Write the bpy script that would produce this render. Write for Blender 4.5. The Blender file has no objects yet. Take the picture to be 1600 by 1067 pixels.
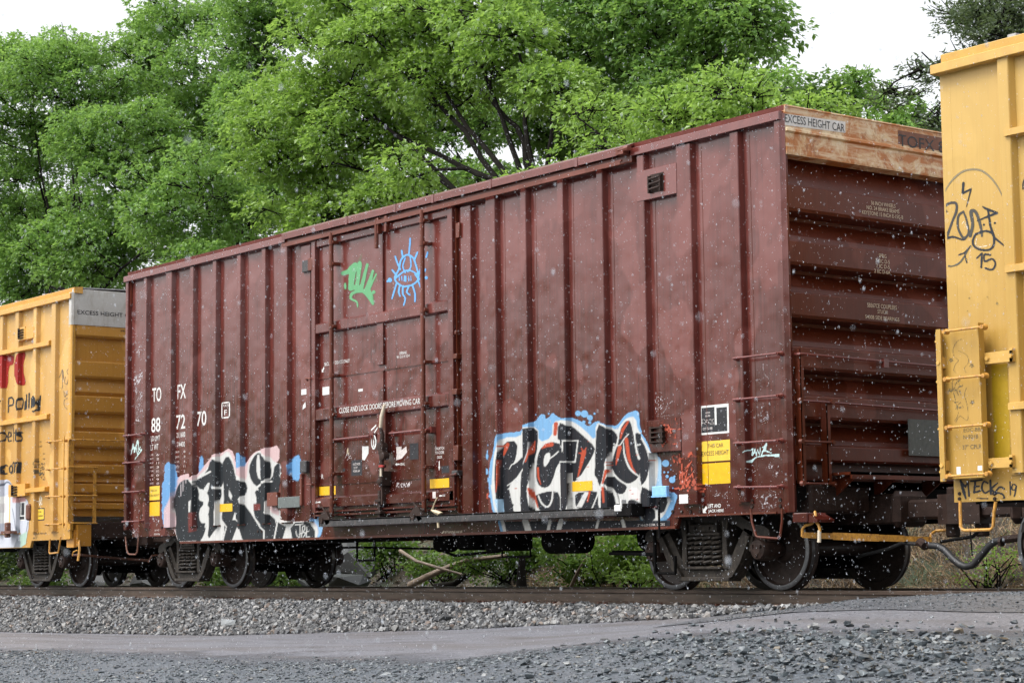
import bpy, bmesh, math, random
import numpy as np
from mathutils import Vector, Matrix
from mathutils.geometry import tessellate_polygon
R = math.radians
random.seed(7); rng = np.random.default_rng(7)
scene = bpy.context.scene
COL = scene.collection

# ------------------------------------------------------------------ camera
CAM = np.array([15.571, -15.785, 0.336]); FPX = 3201.161
_y, _p, _r = R(52.31), R(6.171), R(-0.663)
FWD = np.array([-math.sin(_y)*math.cos(_p), math.cos(_y)*math.cos(_p), math.sin(_p)])
_R0 = np.array([math.cos(_y), math.sin(_y), 0.0]); _U0 = np.cross(_R0, FWD)
RGT = _R0*math.cos(_r)+_U0*math.sin(_r); UPV = -_R0*math.sin(_r)+_U0*math.cos(_r)
cd = bpy.data.cameras.new('camera'); cam = bpy.data.objects.new('camera', cd); COL.objects.link(cam)
cd.sensor_width = 36; cd.lens = FPX/1600*36; cd.clip_start = 0.3; cd.clip_end = 3000
M = Matrix([[RGT[i], UPV[i], -FWD[i]] for i in range(3)]).to_4x4(); M.translation = Vector(CAM)
cam.matrix_world = M
cd.dof.use_dof = True; cd.dof.focus_distance = 24.0; cd.dof.aperture_fstop = 7.1
scene.camera = cam

# ------------------------------------------------------------------ overcast daylight
SUN_EL, SUN_AZ = R(56), R(200)          # high, behind the photographer
w = bpy.data.worlds.new('World'); scene.world = w; w.use_nodes = True
nt = w.node_tree; nt.nodes.clear()
sky = nt.nodes.new('ShaderNodeTexSky'); sky.sky_type = 'NISHITA'; sky.sun_disc = False
sky.sun_elevation = SUN_EL; sky.sun_rotation = SUN_AZ; sky.air_density = 1.0; sky.dust_density = 5.0; sky.ozone_density = 1.0
hs = nt.nodes.new('ShaderNodeHueSaturation'); hs.inputs['Saturation'].default_value = 0.15; hs.inputs['Value'].default_value = 2.1
bg = nt.nodes.new('ShaderNodeBackground'); bg.inputs['Strength'].default_value = 0.15
wo = nt.nodes.new('ShaderNodeOutputWorld')
nt.links.new(sky.outputs[0], hs.inputs['Color']); nt.links.new(hs.outputs[0], bg.inputs['Color']); nt.links.new(bg.outputs[0], wo.inputs['Surface'])
sd = bpy.data.lights.new('sun', 'SUN'); sd.energy = 0.9; sd.angle = R(25); sd.color = (1, 0.97, 0.93)
sun = bpy.data.objects.new('sun', sd); COL.objects.link(sun)
_sd = Vector((math.cos(SUN_EL)*math.sin(SUN_AZ), math.cos(SUN_EL)*math.cos(SUN_AZ), math.sin(SUN_EL)))
sun.rotation_euler = _sd.to_track_quat('Z', 'Y').to_euler()
vs = scene.view_settings; vs.view_transform = 'Standard'; vs.look = 'None'; vs.gamma = 1; vs.exposure = 0.2
scene.cycles.max_bounces = 6; scene.cycles.diffuse_bounces = 3; scene.cycles.glossy_bounces = 2
scene.cycles.transmission_bounces = 3; scene.cycles.transparent_max_bounces = 8
scene.cycles.use_denoising = True

# ------------------------------------------------------------------ measuring helpers (photo pixel -> point on a real plane)
def _ray(px, py): return FWD*FPX + RGT*(px-800) - UPV*(py-533.5)
def PY(px, py, Y=0.0):
    d = _ray(px, py); P = CAM + d*((Y-CAM[1])/d[1]); return float(P[0]), float(P[2])
def PX(px, py, X=0.0):
    d = _ray(px, py); P = CAM + d*((X-CAM[0])/d[0]); return float(P[1]), float(P[2])
def PXYZ(px, py, Y): 
    d = _ray(px, py); return CAM + d*((Y-CAM[1])/d[1])
def proj(P):
    P = np.asarray(P, float); d = P-CAM; z = d@FWD
    return 800+FPX*(d@RGT)/z, 533.5-FPX*(d@UPV)/z

# ------------------------------------------------------------------ mesh builder
class MB:
    def __init__(s): s.v = []; s.f = []; s.sm = []
    def add(s, vs, fs, smooth=False):
        o = len(s.v); s.v += [tuple(map(float, v)) for v in vs]; s.f += [tuple(i+o for i in f) for f in fs]; s.sm += [smooth]*len(fs); return s
    def box(s, x0, x1, y0, y1, z0, z1, ch=0.0):
        x0, x1 = min(x0, x1), max(x0, x1); y0, y1 = min(y0, y1), max(y0, y1); z0, z1 = min(z0, z1), max(z0, z1)
        if ch <= 0:
            v = [(x, y, z) for z in (z0, z1) for y in (y0, y1) for x in (x0, x1)]
            return s.add(v, [(0,2,3,1),(4,5,7,6),(0,1,5,4),(2,6,7,3),(0,4,6,2),(1,3,7,5)])
        c = min(ch, (x1-x0)*.45, (y1-y0)*.45, (z1-z0)*.45)
        bm = bmesh.new(); bmesh.ops.create_cube(bm, size=1)
        for q in bm.verts: q.co = Vector(((x0+x1)/2+q.co.x*(x1-x0), (y0+y1)/2+q.co.y*(y1-y0), (z0+z1)/2+q.co.z*(z1-z0)))
        bmesh.ops.bevel(bm, geom=bm.edges[:], offset=c, segments=1, affect='EDGES')
        return s.bm(bm)
    def bm(s, bm, smooth=False):
        bm.verts.index_update()
        s.add([q.co[:] for q in bm.verts], [[q.index for q in f.verts] for f in bm.faces], smooth); bm.free(); return s
    def prism(s, pts, axis, a, b):
        """pts: 2D outline; axis 'x': pts=(y,z); 'y': pts=(x,z); 'z': pts=(x,y)"""
        n = len(pts)
        def P(p, t): return {'x': (t, p[0], p[1]), 'y': (p[0], t, p[1]), 'z': (p[0], p[1], t)}[axis]
        v = [P(p, a) for p in pts]+[P(p, b) for p in pts]
        tri = tessellate_polygon([[Vector((p[0], p[1], 0)) for p in pts]])
        f = [(i, (i+1) % n, n+(i+1) % n, n+i) for i in range(n)]
        f += [tuple(t) for t in tri]+[tuple(n+i for i in reversed(t)) for t in tri]
        return s.add(v, f)
    def hull(s, a, b):
        """two 4-corner rings joined"""
        return s.add(list(a)+list(b), [(0,1,2,3),(7,6,5,4),(0,4,5,1),(1,5,6,2),(2,6,7,3),(3,7,4,0)])
    def tube(s, pts, r, n=8, caps=True, smooth=True):
        pts = [np.asarray(p, float) for p in pts]; m = len(pts)
        rs = r if hasattr(r, '__len__') else [r]*m
        T = []
        for i in range(m):
            t = pts[min(i+1, m-1)]-pts[max(i-1, 0)]; L = np.linalg.norm(t); T.append(t/(L if L > 1e-9 else 1))
        u = np.cross(T[0], (0, 0, 1)); 
        if np.linalg.norm(u) < 1e-3: u = np.cross(T[0], (1, 0, 0))
        u /= np.linalg.norm(u); v = []
        for i in range(m):
            u = u-T[i]*(u@T[i]); nu = np.linalg.norm(u); u = u/nu if nu > 1e-6 else np.cross(T[i], (0.3, 1, .2)); w_ = np.cross(T[i], u)
            for k in range(n):
                a = 2*math.pi*k/n; v.append(pts[i]+rs[i]*(math.cos(a)*u+math.sin(a)*w_))
        f = [(i*n+k, i*n+(k+1) % n, (i+1)*n+(k+1) % n, (i+1)*n+k) for i in range(m-1) for k in range(n)]
        s.add(v, f, smooth)
        if caps:
            o = len(s.v)-m*n; s.f += [tuple(o+k for k in reversed(range(n))), tuple(o+(m-1)*n+k for k in range(n))]; s.sm += [False]*2
        return s
    def lathe(s, prof, c, axis='y', n=40, smooth=True, caps=True):
        """prof: (offset along axis, radius)"""
        c = np.asarray(c, float); v = []
        for (t, r) in prof:
            for k in range(n):
                a = 2*math.pi*k/n; ca, sa = r*math.cos(a), r*math.sin(a)
                v.append(c+{'y': (ca, t, sa), 'x': (t, ca, sa), 'z': (ca, sa, t)}[axis])
        m = len(prof)
        f = [(i*n+k, i*n+(k+1) % n, (i+1)*n+(k+1) % n, (i+1)*n+k) for i in range(m-1) for k in range(n)]
        if caps: f += [tuple(range(n)), tuple((m-1)*n+k for k in range(n))]
        return s.add(v, f, smooth)
    def build(s, name, mat, parent=None, label=None, loc=None, recalc=True):
        me = bpy.data.meshes.new(name); me.from_pydata(s.v, [], s.f)
        me.polygons.foreach_set('use_smooth', s.sm); me.materials.append(mat); me.update()
        if recalc:
            bm = bmesh.new(); bm.from_mesh(me); bmesh.ops.recalc_face_normals(bm, faces=bm.faces[:]); bm.to_mesh(me); bm.free()
        if any(s.sm) and hasattr(me, 'set_sharp_from_angle'): me.set_sharp_from_angle(angle=R(40))
        o = bpy.data.objects.new(name, me); COL.objects.link(o)
        if loc is not None: o.location = loc
        if parent is not None:
            o.parent = parent; o.matrix_parent_inverse = Matrix.Translation(wloc(parent)).inverted()
        if label: o['label'] = label
        return o
def wloc(o):
    v = Vector((0, 0, 0))
    while o is not None:
        v = v+o.location+o.matrix_parent_inverse.translation; o = o.parent
    return v
def empty(name, loc, label, cat, group=None):
    o = bpy.data.objects.new(name, None); COL.objects.link(o); o.location = loc; o.empty_display_size = .2
    o['label'] = label; o['category'] = cat
    if group: o['group'] = group
    return o
def tag(o, label, cat, group=None, kind=None):
    if label: o['label'] = label
    if cat: o['category'] = cat
    if group: o['group'] = group
    if kind: o['kind'] = kind
    return o
def npmesh(name, V, F, mat, smooth=False, cols=None):
    """V (n,3), F (m,k) numpy"""
    me = bpy.data.meshes.new(name); V = np.asarray(V, np.float32); F = np.asarray(F, np.int32); m, k = F.shape
    me.vertices.add(len(V)); me.vertices.foreach_set('co', V.ravel())
    me.loops.add(m*k); me.loops.foreach_set('vertex_index', F.ravel())
    me.polygons.add(m); me.polygons.foreach_set('loop_start', np.arange(0, m*k, k, dtype=np.int32))
    me.polygons.foreach_set('use_smooth', np.full(m, smooth)); me.materials.append(mat)
    if cols is not None:
        a = me.color_attributes.new('Col', 'FLOAT_COLOR', 'POINT'); a.data.foreach_set('color', np.asarray(cols, np.float32).ravel())
    me.update(calc_edges=True); me.validate()
    o = bpy.data.objects.new(name, me); COL.objects.link(o); return o
def adopt(o, parent, label=None):
    o.parent = parent; o.matrix_parent_inverse = Matrix.Translation(wloc(parent)).inverted()
    if label: o['label'] = label
    return o

# ------------------------------------------------------------------ materials
class NG:
    def __init__(s, name):
        s.m = bpy.data.materials.new(name); s.m.use_nodes = True; s.t = s.m.node_tree; s.t.nodes.clear()
        s.out = s.t.nodes.new('ShaderNodeOutputMaterial')
    def n(s, typ, **kw):
        q = s.t.nodes.new(typ)
        for k, v in kw.items():
            if k.startswith('i_'): q.inputs[k[2:].replace('_', ' ')].default_value = v
            else: setattr(q, k, v)
        return q
    def l(s, a, b): s.t.links.new(a, b)
    def coord(s, scale=(1, 1, 1), kind='Object', loc=(0, 0, 0)):
        if not hasattr(s, 'tc'): s.tc = s.n('ShaderNodeTexCoord')
        mp = s.n('ShaderNodeMapping'); mp.inputs['Scale'].default_value = scale; mp.inputs['Location'].default_value = loc
        s.l(s.tc.outputs[kind], mp.inputs['Vector']); return mp.outputs[0]
    def noise(s, scale=1, detail=4, vec=None, rough=.55, dist=0):
        q = s.n('ShaderNodeTexNoise'); q.inputs['Scale'].default_value = scale; q.inputs['Detail'].default_value = detail
        q.inputs['Roughness'].default_value = rough; q.inputs['Distortion'].default_value = dist
        if vec is not None: s.l(vec, q.inputs['Vector'])
        return q.outputs['Fac']
    def ramp(s, fac, stops):
        q = s.n('ShaderNodeValToRGB'); e = q.color_ramp.elements
        while len(e) < len(stops): e.new(0.5)
        for el, (p, c) in zip(e, stops):
            el.position = p; el.color = (c, c, c, 1) if not hasattr(c, '__len__') else (*c[:3], 1)
        s.l(fac, q.inputs[0]); return q.outputs[0]
    def mix(s, fac, a, b, mode='MIX'):
        q = s.n('ShaderNodeMix', data_type='RGBA', blend_type=mode)
        for sock, val in ((q.inputs[0], fac), (q.inputs[6], a), (q.inputs[7], b)):
            if isinstance(val, bpy.types.NodeSocket): s.l(val, sock)
            elif hasattr(val, '__len__'): sock.default_value = (*val[:3], 1)
            else: sock.default_value = val
        return q.outputs[2]
    def math(s, op, a, b=0.0, clamp=False):
        q = s.n('ShaderNodeMath', operation=op, use_clamp=clamp)
        for sock, val in ((q.inputs[0], a), (q.inputs[1], b)):
            if isinstance(val, bpy.types.NodeSocket): s.l(val, sock)
            else: sock.default_value = val
        return q.outputs[0]
    def bsdf(s, color, rough=.5, metal=0.0, bump=None, bstr=.3, bdist=.01, spec=.5, alpha=None, coat=0.0):
        q = s.n('ShaderNodeBsdfPrincipled')
        for sock, val in ((q.inputs['Base Color'], color), (q.inputs['Roughness'], rough), (q.inputs['Metallic'], metal), (q.inputs['Specular IOR Level'], spec), (q.inputs['Coat Weight'], coat)):
            if isinstance(val, bpy.types.NodeSocket): s.l(val, sock)
            elif hasattr(val, '__len__'): sock.default_value = (*val[:3], 1)
            else: sock.default_value = val
        if alpha is not None: s.l(alpha, q.inputs['Alpha'])
        if bump is not None:
            b = s.n('ShaderNodeBump'); b.inputs['Strength'].default_value = bstr; b.inputs['Distance'].default_value = bdist
            s.l(bump, b.inputs['Height']); s.l(b.outputs[0], q.inputs['Normal'])
        s.l(q.outputs[0], s.out.inputs['Surface']); s.q = q; return s.m

def car_paint(name, faded, wet, grime, streak=.5, rough=(.28, .5), rust=None, zlo=0.9, zhi=4.8, bstr=.25, spec=.5, blo=.45):
    """weathered freight-car paint: faded and streaked, with sky and tree reflections painted in"""
    g = NG(name)
    big = g.noise(.55, 3, g.coord((1, 1, 1)), dist=.6)
    blot = g.noise(1.5, 2, g.coord((1, 1, .75), loc=(3, 1, 7)), rough=.4, dist=.3)
    st = g.noise(1, 5, g.coord((26, 26, .55)), rough=.65)
    st2 = g.noise(1, 4, g.coord((70, 70, 1.1), loc=(5, 2, 1)), rough=.7)
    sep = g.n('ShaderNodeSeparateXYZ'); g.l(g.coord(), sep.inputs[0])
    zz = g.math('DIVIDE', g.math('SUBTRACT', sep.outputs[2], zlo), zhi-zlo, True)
    a = g.math('ADD', g.math('MULTIPLY', zz, .42), g.math('MULTIPLY', big, .55))  # height term paints in bright sky reflection above, dark trees and ground below
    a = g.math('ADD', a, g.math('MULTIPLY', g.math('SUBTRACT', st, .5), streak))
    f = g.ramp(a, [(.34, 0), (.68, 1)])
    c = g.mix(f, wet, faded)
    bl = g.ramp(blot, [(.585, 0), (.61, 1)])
    c = g.mix(g.math('MULTIPLY', bl, blo), c, tuple(min(1, q*1.35+.02) for q in faded))  # pale blotches: sky reflections painted into the colour
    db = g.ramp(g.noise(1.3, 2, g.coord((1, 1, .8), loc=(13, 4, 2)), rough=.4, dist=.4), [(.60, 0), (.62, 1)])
    c = g.mix(g.math('MULTIPLY', db, blo*.7), c, wet)  # dark blotches: wet paint and dark reflections put into the colour
    c = g.mix(g.math('MULTIPLY', g.ramp(st2, [(.55, 0), (.8, 1)]), .35), c, grime)
    if rust:
        rs = g.ramp(g.noise(3.2, 8, g.coord((1, 1, .5), loc=(2, 9, 4)), rough=.75), [(.66, 0), (.74, 1)])
        c = g.mix(g.math('MULTIPLY', rs, .8), c, rust)
    ro = g.math('ADD', g.math('MULTIPLY', g.noise(2.2, 3, g.coord((1, 1, .6), loc=(8, 8, 3))), rough[1]-rough[0]), rough[0])
    h = g.math('ADD', g.math('MULTIPLY', g.noise(2.1, 2, g.coord((1, 1, 1), loc=(1, 5, 5))), 1.0), g.math('MULTIPLY', g.noise(55, 3, g.coord()), .022))
    return g.bsdf(c, ro, 0, h, bstr, .03, spec=spec)
def plain(name, col, rough=.6, var=.25, scale=8, metal=0, bstr=.3, spec=.5, dirt=None):
    g = NG(name); n_ = g.noise(scale, 5, g.coord(), rough=.65)
    c = g.mix(g.ramp(n_, [(.3, 0), (.7, 1)]), tuple(q*(1-var) for q in col), tuple(min(1, q*(1+var)) for q in col))
    if dirt:
        d = g.noise(scale*2.3, 6, g.coord((1, 1, .4), loc=(4, 4, 4)), rough=.7)
        c = g.mix(g.ramp(d, [(.5, 0), (.68, 1)]), c, dirt)
    return g.bsdf(c, rough, metal, g.noise(scale*6, 3, g.coord()), bstr, .004, spec)

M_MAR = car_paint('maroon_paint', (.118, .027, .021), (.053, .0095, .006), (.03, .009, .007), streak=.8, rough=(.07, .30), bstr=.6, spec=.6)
M_MARD = car_paint('maroon_end_paint', (.120, .026, .012), (.085, .017, .006), (.02, .007, .005), zlo=1, zhi=6, rough=(.25, .45), spec=.4)
M_MART = plain('maroon_trim_paint', (.134, .031, .025), .2, .18, 5, spec=.75)
M_YEL = car_paint('yellow_paint', (.51, .30, .085), (.44, .23, .045), (.30, .14, .03), streak=.35, rust=(.22, .07, .02))
M_YELE = car_paint('yellow_end_paint', (.50, .25, .045), (.42, .19, .028), (.20, .08, .015), streak=.4, rust=(.18, .06, .02))
M_YEL2 = car_paint('pale_yellow_paint', (.47, .295, .075), (.40, .235, .045), (.24, .13, .03), streak=.55, rough=(.35, .5), rust=(.26, .10, .03), blo=.12)
M_YELT = plain('yellow_trim_paint', (.56, .29, .05), .32, .14, 5)
M_YELT2 = plain('pale_yellow_trim_paint', (.52, .31, .075), .35, .12, 5)
M_GREYP = plain('grey_end_paint', (.46, .45, .42), .5, .1, 3, dirt=(.36, .33, .28))
M_WHITE = plain('white_lettering', (.60, .60, .58), .6, .12, 30)
M_WHITE2 = plain('worn_white_lettering', (.55, .50, .48), .6, .2, 30)
M_CREAMLET = plain('cream_lettering', (.62, .55, .42), .6, .15, 30)
M_BLACKL = plain('black_lettering', (.02, .022, .026), .5, .3, 30)
M_REDL = plain('red_lettering', (.33, .025, .02), .45, .2, 10)
M_REFL = plain('yellow_reflective_tape', (.66, .38, .005), .5, .07, 12)
M_YSTK = plain('yellow_sticker', (.68, .45, .04), .5, .06, 14)
M_CHAR = plain('charcoal_sticker', (.03, .03, .033), .6, .3, 20, spec=.2)
M_STEEL = plain('dark_truck_steel', (.03, .025, .022), .45, .4, 14, bstr=.6, dirt=(.10, .085, .07))
M_CAST = plain('muddy_cast_steel', (.030, .025, .021), .55, .4, 12, bstr=.8, spec=.2, dirt=(.065, .052, .040))
M_UND = plain('underframe_black', (.006, .0055, .0055), .8, .4, 10, spec=.08)
M_UNDB = plain('coupler_brown_steel', (.032, .019, .015), .6, .4, 8, bstr=.5, spec=.2)
M_WHEEL = plain('wheel_steel', (.026, .017, .014), .5, .35, 10, spec=.25)
M_TREAD = plain('polished_wheel_rim', (.13, .13, .135), .3, .2, 20, metal=.7)
M_RUBBER = plain('hose_rubber', (.012, .012, .013), .5, .3, 20)
M_RUSTP = plain('rusty_pipe', (.13, .05, .03), .55, .4, 18)
M_YPIPE = plain('worn_yellow_steel', (.50, .25, .045), .4, .3, 16, dirt=(.2, .08, .03))
M_TRACKB = plain('worn_black_track', (.03, .029, .03), .4, .5, 12, dirt=(.09, .07, .065))
M_BOARD = plain('grey_grating', (.10, .115, .11), .6, .2, 20)
M_CREAM = plain('cream_handle', (.6, .52, .4), .5, .1, 20)
M_BLUEP = plain('light_blue_paint', (.22, .45, .75), .5, .1, 20)
M_TAN = plain('tan_strap', (.5, .42, .28), .7, .2, 20)
M_ALU = plain('dull_aluminium', (.33, .33, .33), .4, .25, 14, metal=.4)
# ------------------------------------------------------------------ spray-paint canvases draped over the relief of a car side
def paint_mat(name, rough=.5, wear=.5, edge=.12):
    g = NG(name); a = g.n('ShaderNodeAttribute', attribute_name='Col')
    st = g.noise(1, 4, g.coord((30, 30, 1.2)), rough=.7); fi = g.noise(60, 3, g.coord())
    c = g.mix(g.math('MULTIPLY', g.ramp(st, [(.45, 0), (.75, 1)]), wear*.5), a.outputs['Color'], (.10, .07, .065))
    al = g.math('ADD', a.outputs['Alpha'], g.math('MULTIPLY', g.math('SUBTRACT', fi, .5), edge*2.2))
    al = g.math('MULTIPLY', al, a.outputs['Alpha'])
    al = g.ramp(al, [(.08, 0), (.55, 1)])
    return g.bsdf(c, rough, 0, g.noise(2.1, 2, g.coord((1, 1, 1), loc=(1, 5, 5))), .2, .03, spec=.12, alpha=al)
class Canvas:
    """colour + alpha stored on a fine grid of real surface points; shapes are given in measured coordinates"""
    def __init__(s, PX_, PY_): s.x = PX_; s.y = PY_; s.c = np.zeros(PX_.shape+(3,)); s.a = np.zeros(PX_.shape); s.tf = (0, 0, 1)
    def T(s, p): p = np.asarray(p, float); return p/s.tf[2]+np.array(s.tf[:2])
    def _put(s, cov, col, sl):
        cov = np.clip(cov, 0, 1); a0 = s.a[sl]; c0 = s.c[sl]; an = cov+a0*(1-cov)
        s.c[sl] = np.where(an[..., None] > 1e-4, (np.array(col)*cov[..., None]+c0*(a0*(1-cov))[..., None])/np.maximum(an, 1e-4)[..., None], c0); s.a[sl] = an
        # keep colour defined next to painted points so edges do not go black
    def _win(s, lo, hi, m):
        k = (s.x > lo[0]-m) & (s.x < hi[0]+m) & (s.y > lo[1]-m) & (s.y < hi[1]+m)
        if not k.any(): return None
        i = np.where(k.any(1))[0]; j = np.where(k.any(0))[0]; return (slice(i[0], i[-1]+1), slice(j[0], j[-1]+1))
    def poly(s, pts, col, soft=.5, grow=0, op=1.0, noise=0):
        P = s.T(pts)
        for _ in range(0 if len(P) < 4 else (2 if soft >= .9 else (1 if len(P) > 4 else 0))):
            Q = np.roll(P, -1, 0); P = np.stack([P*.75+Q*.25, P*.25+Q*.75], 1).reshape(-1, 2)
        sl = s._win(P.min(0), P.max(0), soft*2+grow+1)
        if sl is None: return
        x, y = s.x[sl], s.y[sl]; ins = np.zeros(x.shape, bool); d = np.full(x.shape, 1e9)
        for (ax, ay), (bx, by) in zip(P, np.roll(P, -1, 0)):
            cnd = ((ay > y) != (by > y)); 
            if abs(by-ay) > 1e-9: ins ^= cnd & (x < (bx-ax)*(y-ay)/(by-ay)+ax)
            L = (bx-ax)**2+(by-ay)**2+1e-9; t = np.clip(((x-ax)*(bx-ax)+(y-ay)*(by-ay))/L, 0, 1)
            d = np.minimum(d, np.hypot(x-ax-t*(bx-ax), y-ay-t*(by-ay)))
        sd = np.where(ins, d, -d)+grow
        if noise: sd = sd+noise*s.nz(x, y)
        s._put(np.clip(sd/(soft*2)+.5, 0, 1)*op, col, sl)
    def nz(s, x, y):
        return np.sin(x*1.9+np.sin(y*1.3)*2)*np.sin(y*2.3+np.sin(x*.9)*2)*.6+np.sin(x*.7+y*.5)*.4
    def stroke(s, pts, wd, col, soft=.35, op=1.0, noise=0):
        P = s.T(pts); w_ = (np.asarray(wd, float) if hasattr(wd, '__len__') else np.full(len(P), float(wd)))/s.tf[2]/2
        sl = s._win(P.min(0), P.max(0), w_.max()+soft*2+1)
        if sl is None: return
        x, y = s.x[sl], s.y[sl]; sd = np.full(x.shape, -1e9)
        for i in range(len(P)-1):
            (ax, ay), (bx, by) = P[i], P[i+1]; L = (bx-ax)**2+(by-ay)**2+1e-9
            t = np.clip(((x-ax)*(bx-ax)+(y-ay)*(by-ay))/L, 0, 1)
            sd = np.maximum(sd, w_[i]+(w_[i+1]-w_[i])*t-np.hypot(x-ax-t*(bx-ax), y-ay-t*(by-ay)))
        if noise: sd = sd+noise*s.nz(x, y)
        s._put(np.clip(sd/(soft*2)+.5, 0, 1)*op, col, sl)
    def dot(s, x, y, r, col, soft=.6, op=1.0): s.stroke([(x, y), (x+.01, y)], 2*r, col, soft, op)
    def curve(s, pts, wd, col, soft=.35, op=1.0, n=6, closed=False, noise=0):
        P = [np.asarray(p, float) for p in pts]
        if closed: P = P+P[:1]
        out = []
        for i in range(len(P)-1):
            p0 = P[i-1] if i > 0 else (P[-2] if closed else P[0]); p1, p2 = P[i], P[i+1]
            p3 = P[i+2] if i+2 < len(P) else (P[1] if closed else P[-1])
            for k in range(n):
                t = k/n; out.append(.5*((2*p1)+(-p0+p2)*t+(2*p0-5*p1+4*p2-p3)*t*t+(-p0+3*p1-3*p2+p3)*t**3))
        out.append(P[-1])
        if hasattr(wd, '__len__'): wd = np.interp(np.linspace(0, len(P)-1, len(out)), range(len(P)), wd)
        s.stroke(out, wd, col, soft, op, noise)
def relief_y(boxes, base, X, Z):
    y = np.full(X.shape, base)
    for (x0, x1, z0, z1, yf, sl) in boxes:     # sl = width of the sloping side faces, outside x0..x1
        if sl > 0:
            t = np.clip(np.minimum(X-(x0-sl), (x1+sl)-X)/sl, 0, 1)
        else: t = ((X >= x0-1e-6) & (X <= x1+1e-6)).astype(float)
        t = t*((Z >= z0-1e-6) & (Z <= z1+1e-6)); y = np.minimum(y, base+(yf-base)*t)
    return y
def drape(name, boxes, base, x0, x1, z0, z1, dx, dz, eps, paint, mat, parent, label=None, yref=.04):
    e = .003; B = [(a-e, b+e, c-e, d+e, y, s) for (a, b, c, d, y, s) in boxes if b+s > x0 and a-s < x1 and d > z0 and c < z1]
    xs = list(np.arange(x0, x1+dx/2, dx)); zs = list(np.arange(z0, z1+dz/2, dz)); bx = []; bz = []
    for (a, b, c, d, y, s) in B:
        bx += [a, b, a-max(s, 1e-4), b+max(s, 1e-4)]; bz += [c, d, c-1e-4, d+1e-4]
    bx = [q for q in bx if x0 < q < x1]; bz = [q for q in bz if z0 < q < z1]
    xs = np.array(sorted([q for q in xs if not any(abs(q-r) < dx*.3 for r in bx)]+sorted(set(bx)))); zs = np.array(sorted([q for q in zs if not any(abs(q-r) < dz*.3 for r in bz)]+sorted(set(bz))))
    X, Z = np.meshgrid(xs, zs); Y = relief_y(B, base, X, Z)-eps
    P = np.stack([X, np.full(X.shape, yref), Z], -1); px, py = proj(P)
    cv = Canvas(px, py); paint(cv)
    n, m = X.shape; idx = np.arange(n*m).reshape(n, m)
    F = np.stack([idx[:-1, :-1], idx[:-1, 1:], idx[1:, 1:], idx[1:, :-1]], -1).reshape(-1, 4)
    A = cv.a.ravel(); keep = (A[F] > .02).any(1)
    # carry colours one step outwards into unpainted points
    C = cv.c.copy(); al = cv.a.copy()
    for _ in range(2):
        Ws = np.zeros(al.shape); Cs = np.zeros(C.shape); have = al > .004
        for ax in (0, 1):
            for sh in (1, -1):
                hv = np.roll(have, sh, ax); Ws += hv; Cs += np.roll(C, sh, ax)*hv[..., None]
        mask = (~have) & (Ws > 0); C[mask] = Cs[mask]/Ws[mask][..., None]; al = np.where(mask, .005, al)
    F = F[keep]; used = np.unique(F); rm = np.full(n*m, -1); rm[used] = np.arange(len(used)); F = rm[F]
    V = np.stack([X.ravel(), Y.ravel(), Z.ravel()], -1)[used]
    cols = np.concatenate([C.reshape(-1, 3), cv.a.reshape(-1, 1)], 1)[used]
    o = npmesh(name, V, F, mat, cols=cols); return adopt(o, parent, label)

# ------------------------------------------------------------------ lettering as real thin letters
_dg = None
def text_mesh(s, width, height, thick=0.0):
    """letters in the XZ plane, left-bottom at the origin, scaled to width x height; returns V, F"""
    cu = bpy.data.curves.new('txt', 'FONT'); cu.body = s; cu.size = 1; cu.resolution_u = 3; cu.offset = thick; cu.space_line = .95
    o = bpy.data.objects.new('txt', cu); COL.objects.link(o)
    bpy.context.view_layer.update(); dg = bpy.context.evaluated_depsgraph_get()
    me = o.evaluated_get(dg).to_mesh()
    V = np.array([v.co[:] for v in me.vertices]); F = [tuple(p.vertices) for p in me.polygons]
    o.evaluated_get(dg).to_mesh_clear(); bpy.data.objects.remove(o); bpy.data.curves.remove(cu)
    lo, hi = V.min(0), V.max(0); V = (V-lo)/np.maximum(hi-lo, 1e-6)
    return np.stack([V[:, 0]*width, np.zeros(len(V)), V[:, 1]*height], 1), F
def side_text(mb, s, p0, p1, hpx, Y, thick=0.0, back=.0015):
    """text on a plane Y=const, from left-baseline pixel p0 to right-baseline pixel p1, height in pixels at p0"""
    x0, z0 = PY(*p0, Y); x1, z1 = PY(*p1, Y); _, zt = PY(p0[0], p0[1]-hpx, Y)
    V, F = text_mesh(s, x1-x0, zt-z0, thick); V[:, 0] += x0; V[:, 2] += (z0+z1)/2; V[:, 1] = Y-back; mb.add(V, F)
def end_text(mb, s, p0, p1, hpx, X, thick=0.0, back=.002):
    y0, z0 = PX(*p0, X); y1, z1 = PX(*p1, X); _, zt = PX(p0[0], p0[1]-hpx, X)
    V, F = text_mesh(s, y1-y0, zt-z0, thick); W = V.copy(); W[:, 0] = X+back; W[:, 1] = y0+V[:, 0]; W[:, 2] = (z0+z1)/2+V[:, 2]; mb.add(W, F)
def side_quad(mb, p0, p1, Y, back=.0012, flatz=True):
    """rectangle on plane Y between two corner pixels (top-left, bottom-right)"""
    x0, z0 = PY(*p0, Y); x1, z1 = PY(*p1, Y)
    mb.add([(x0, Y-back, z1), (x1, Y-back, z1), (x1, Y-back, z0), (x0, Y-back, z0)], [(0, 1, 2, 3)])
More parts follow.
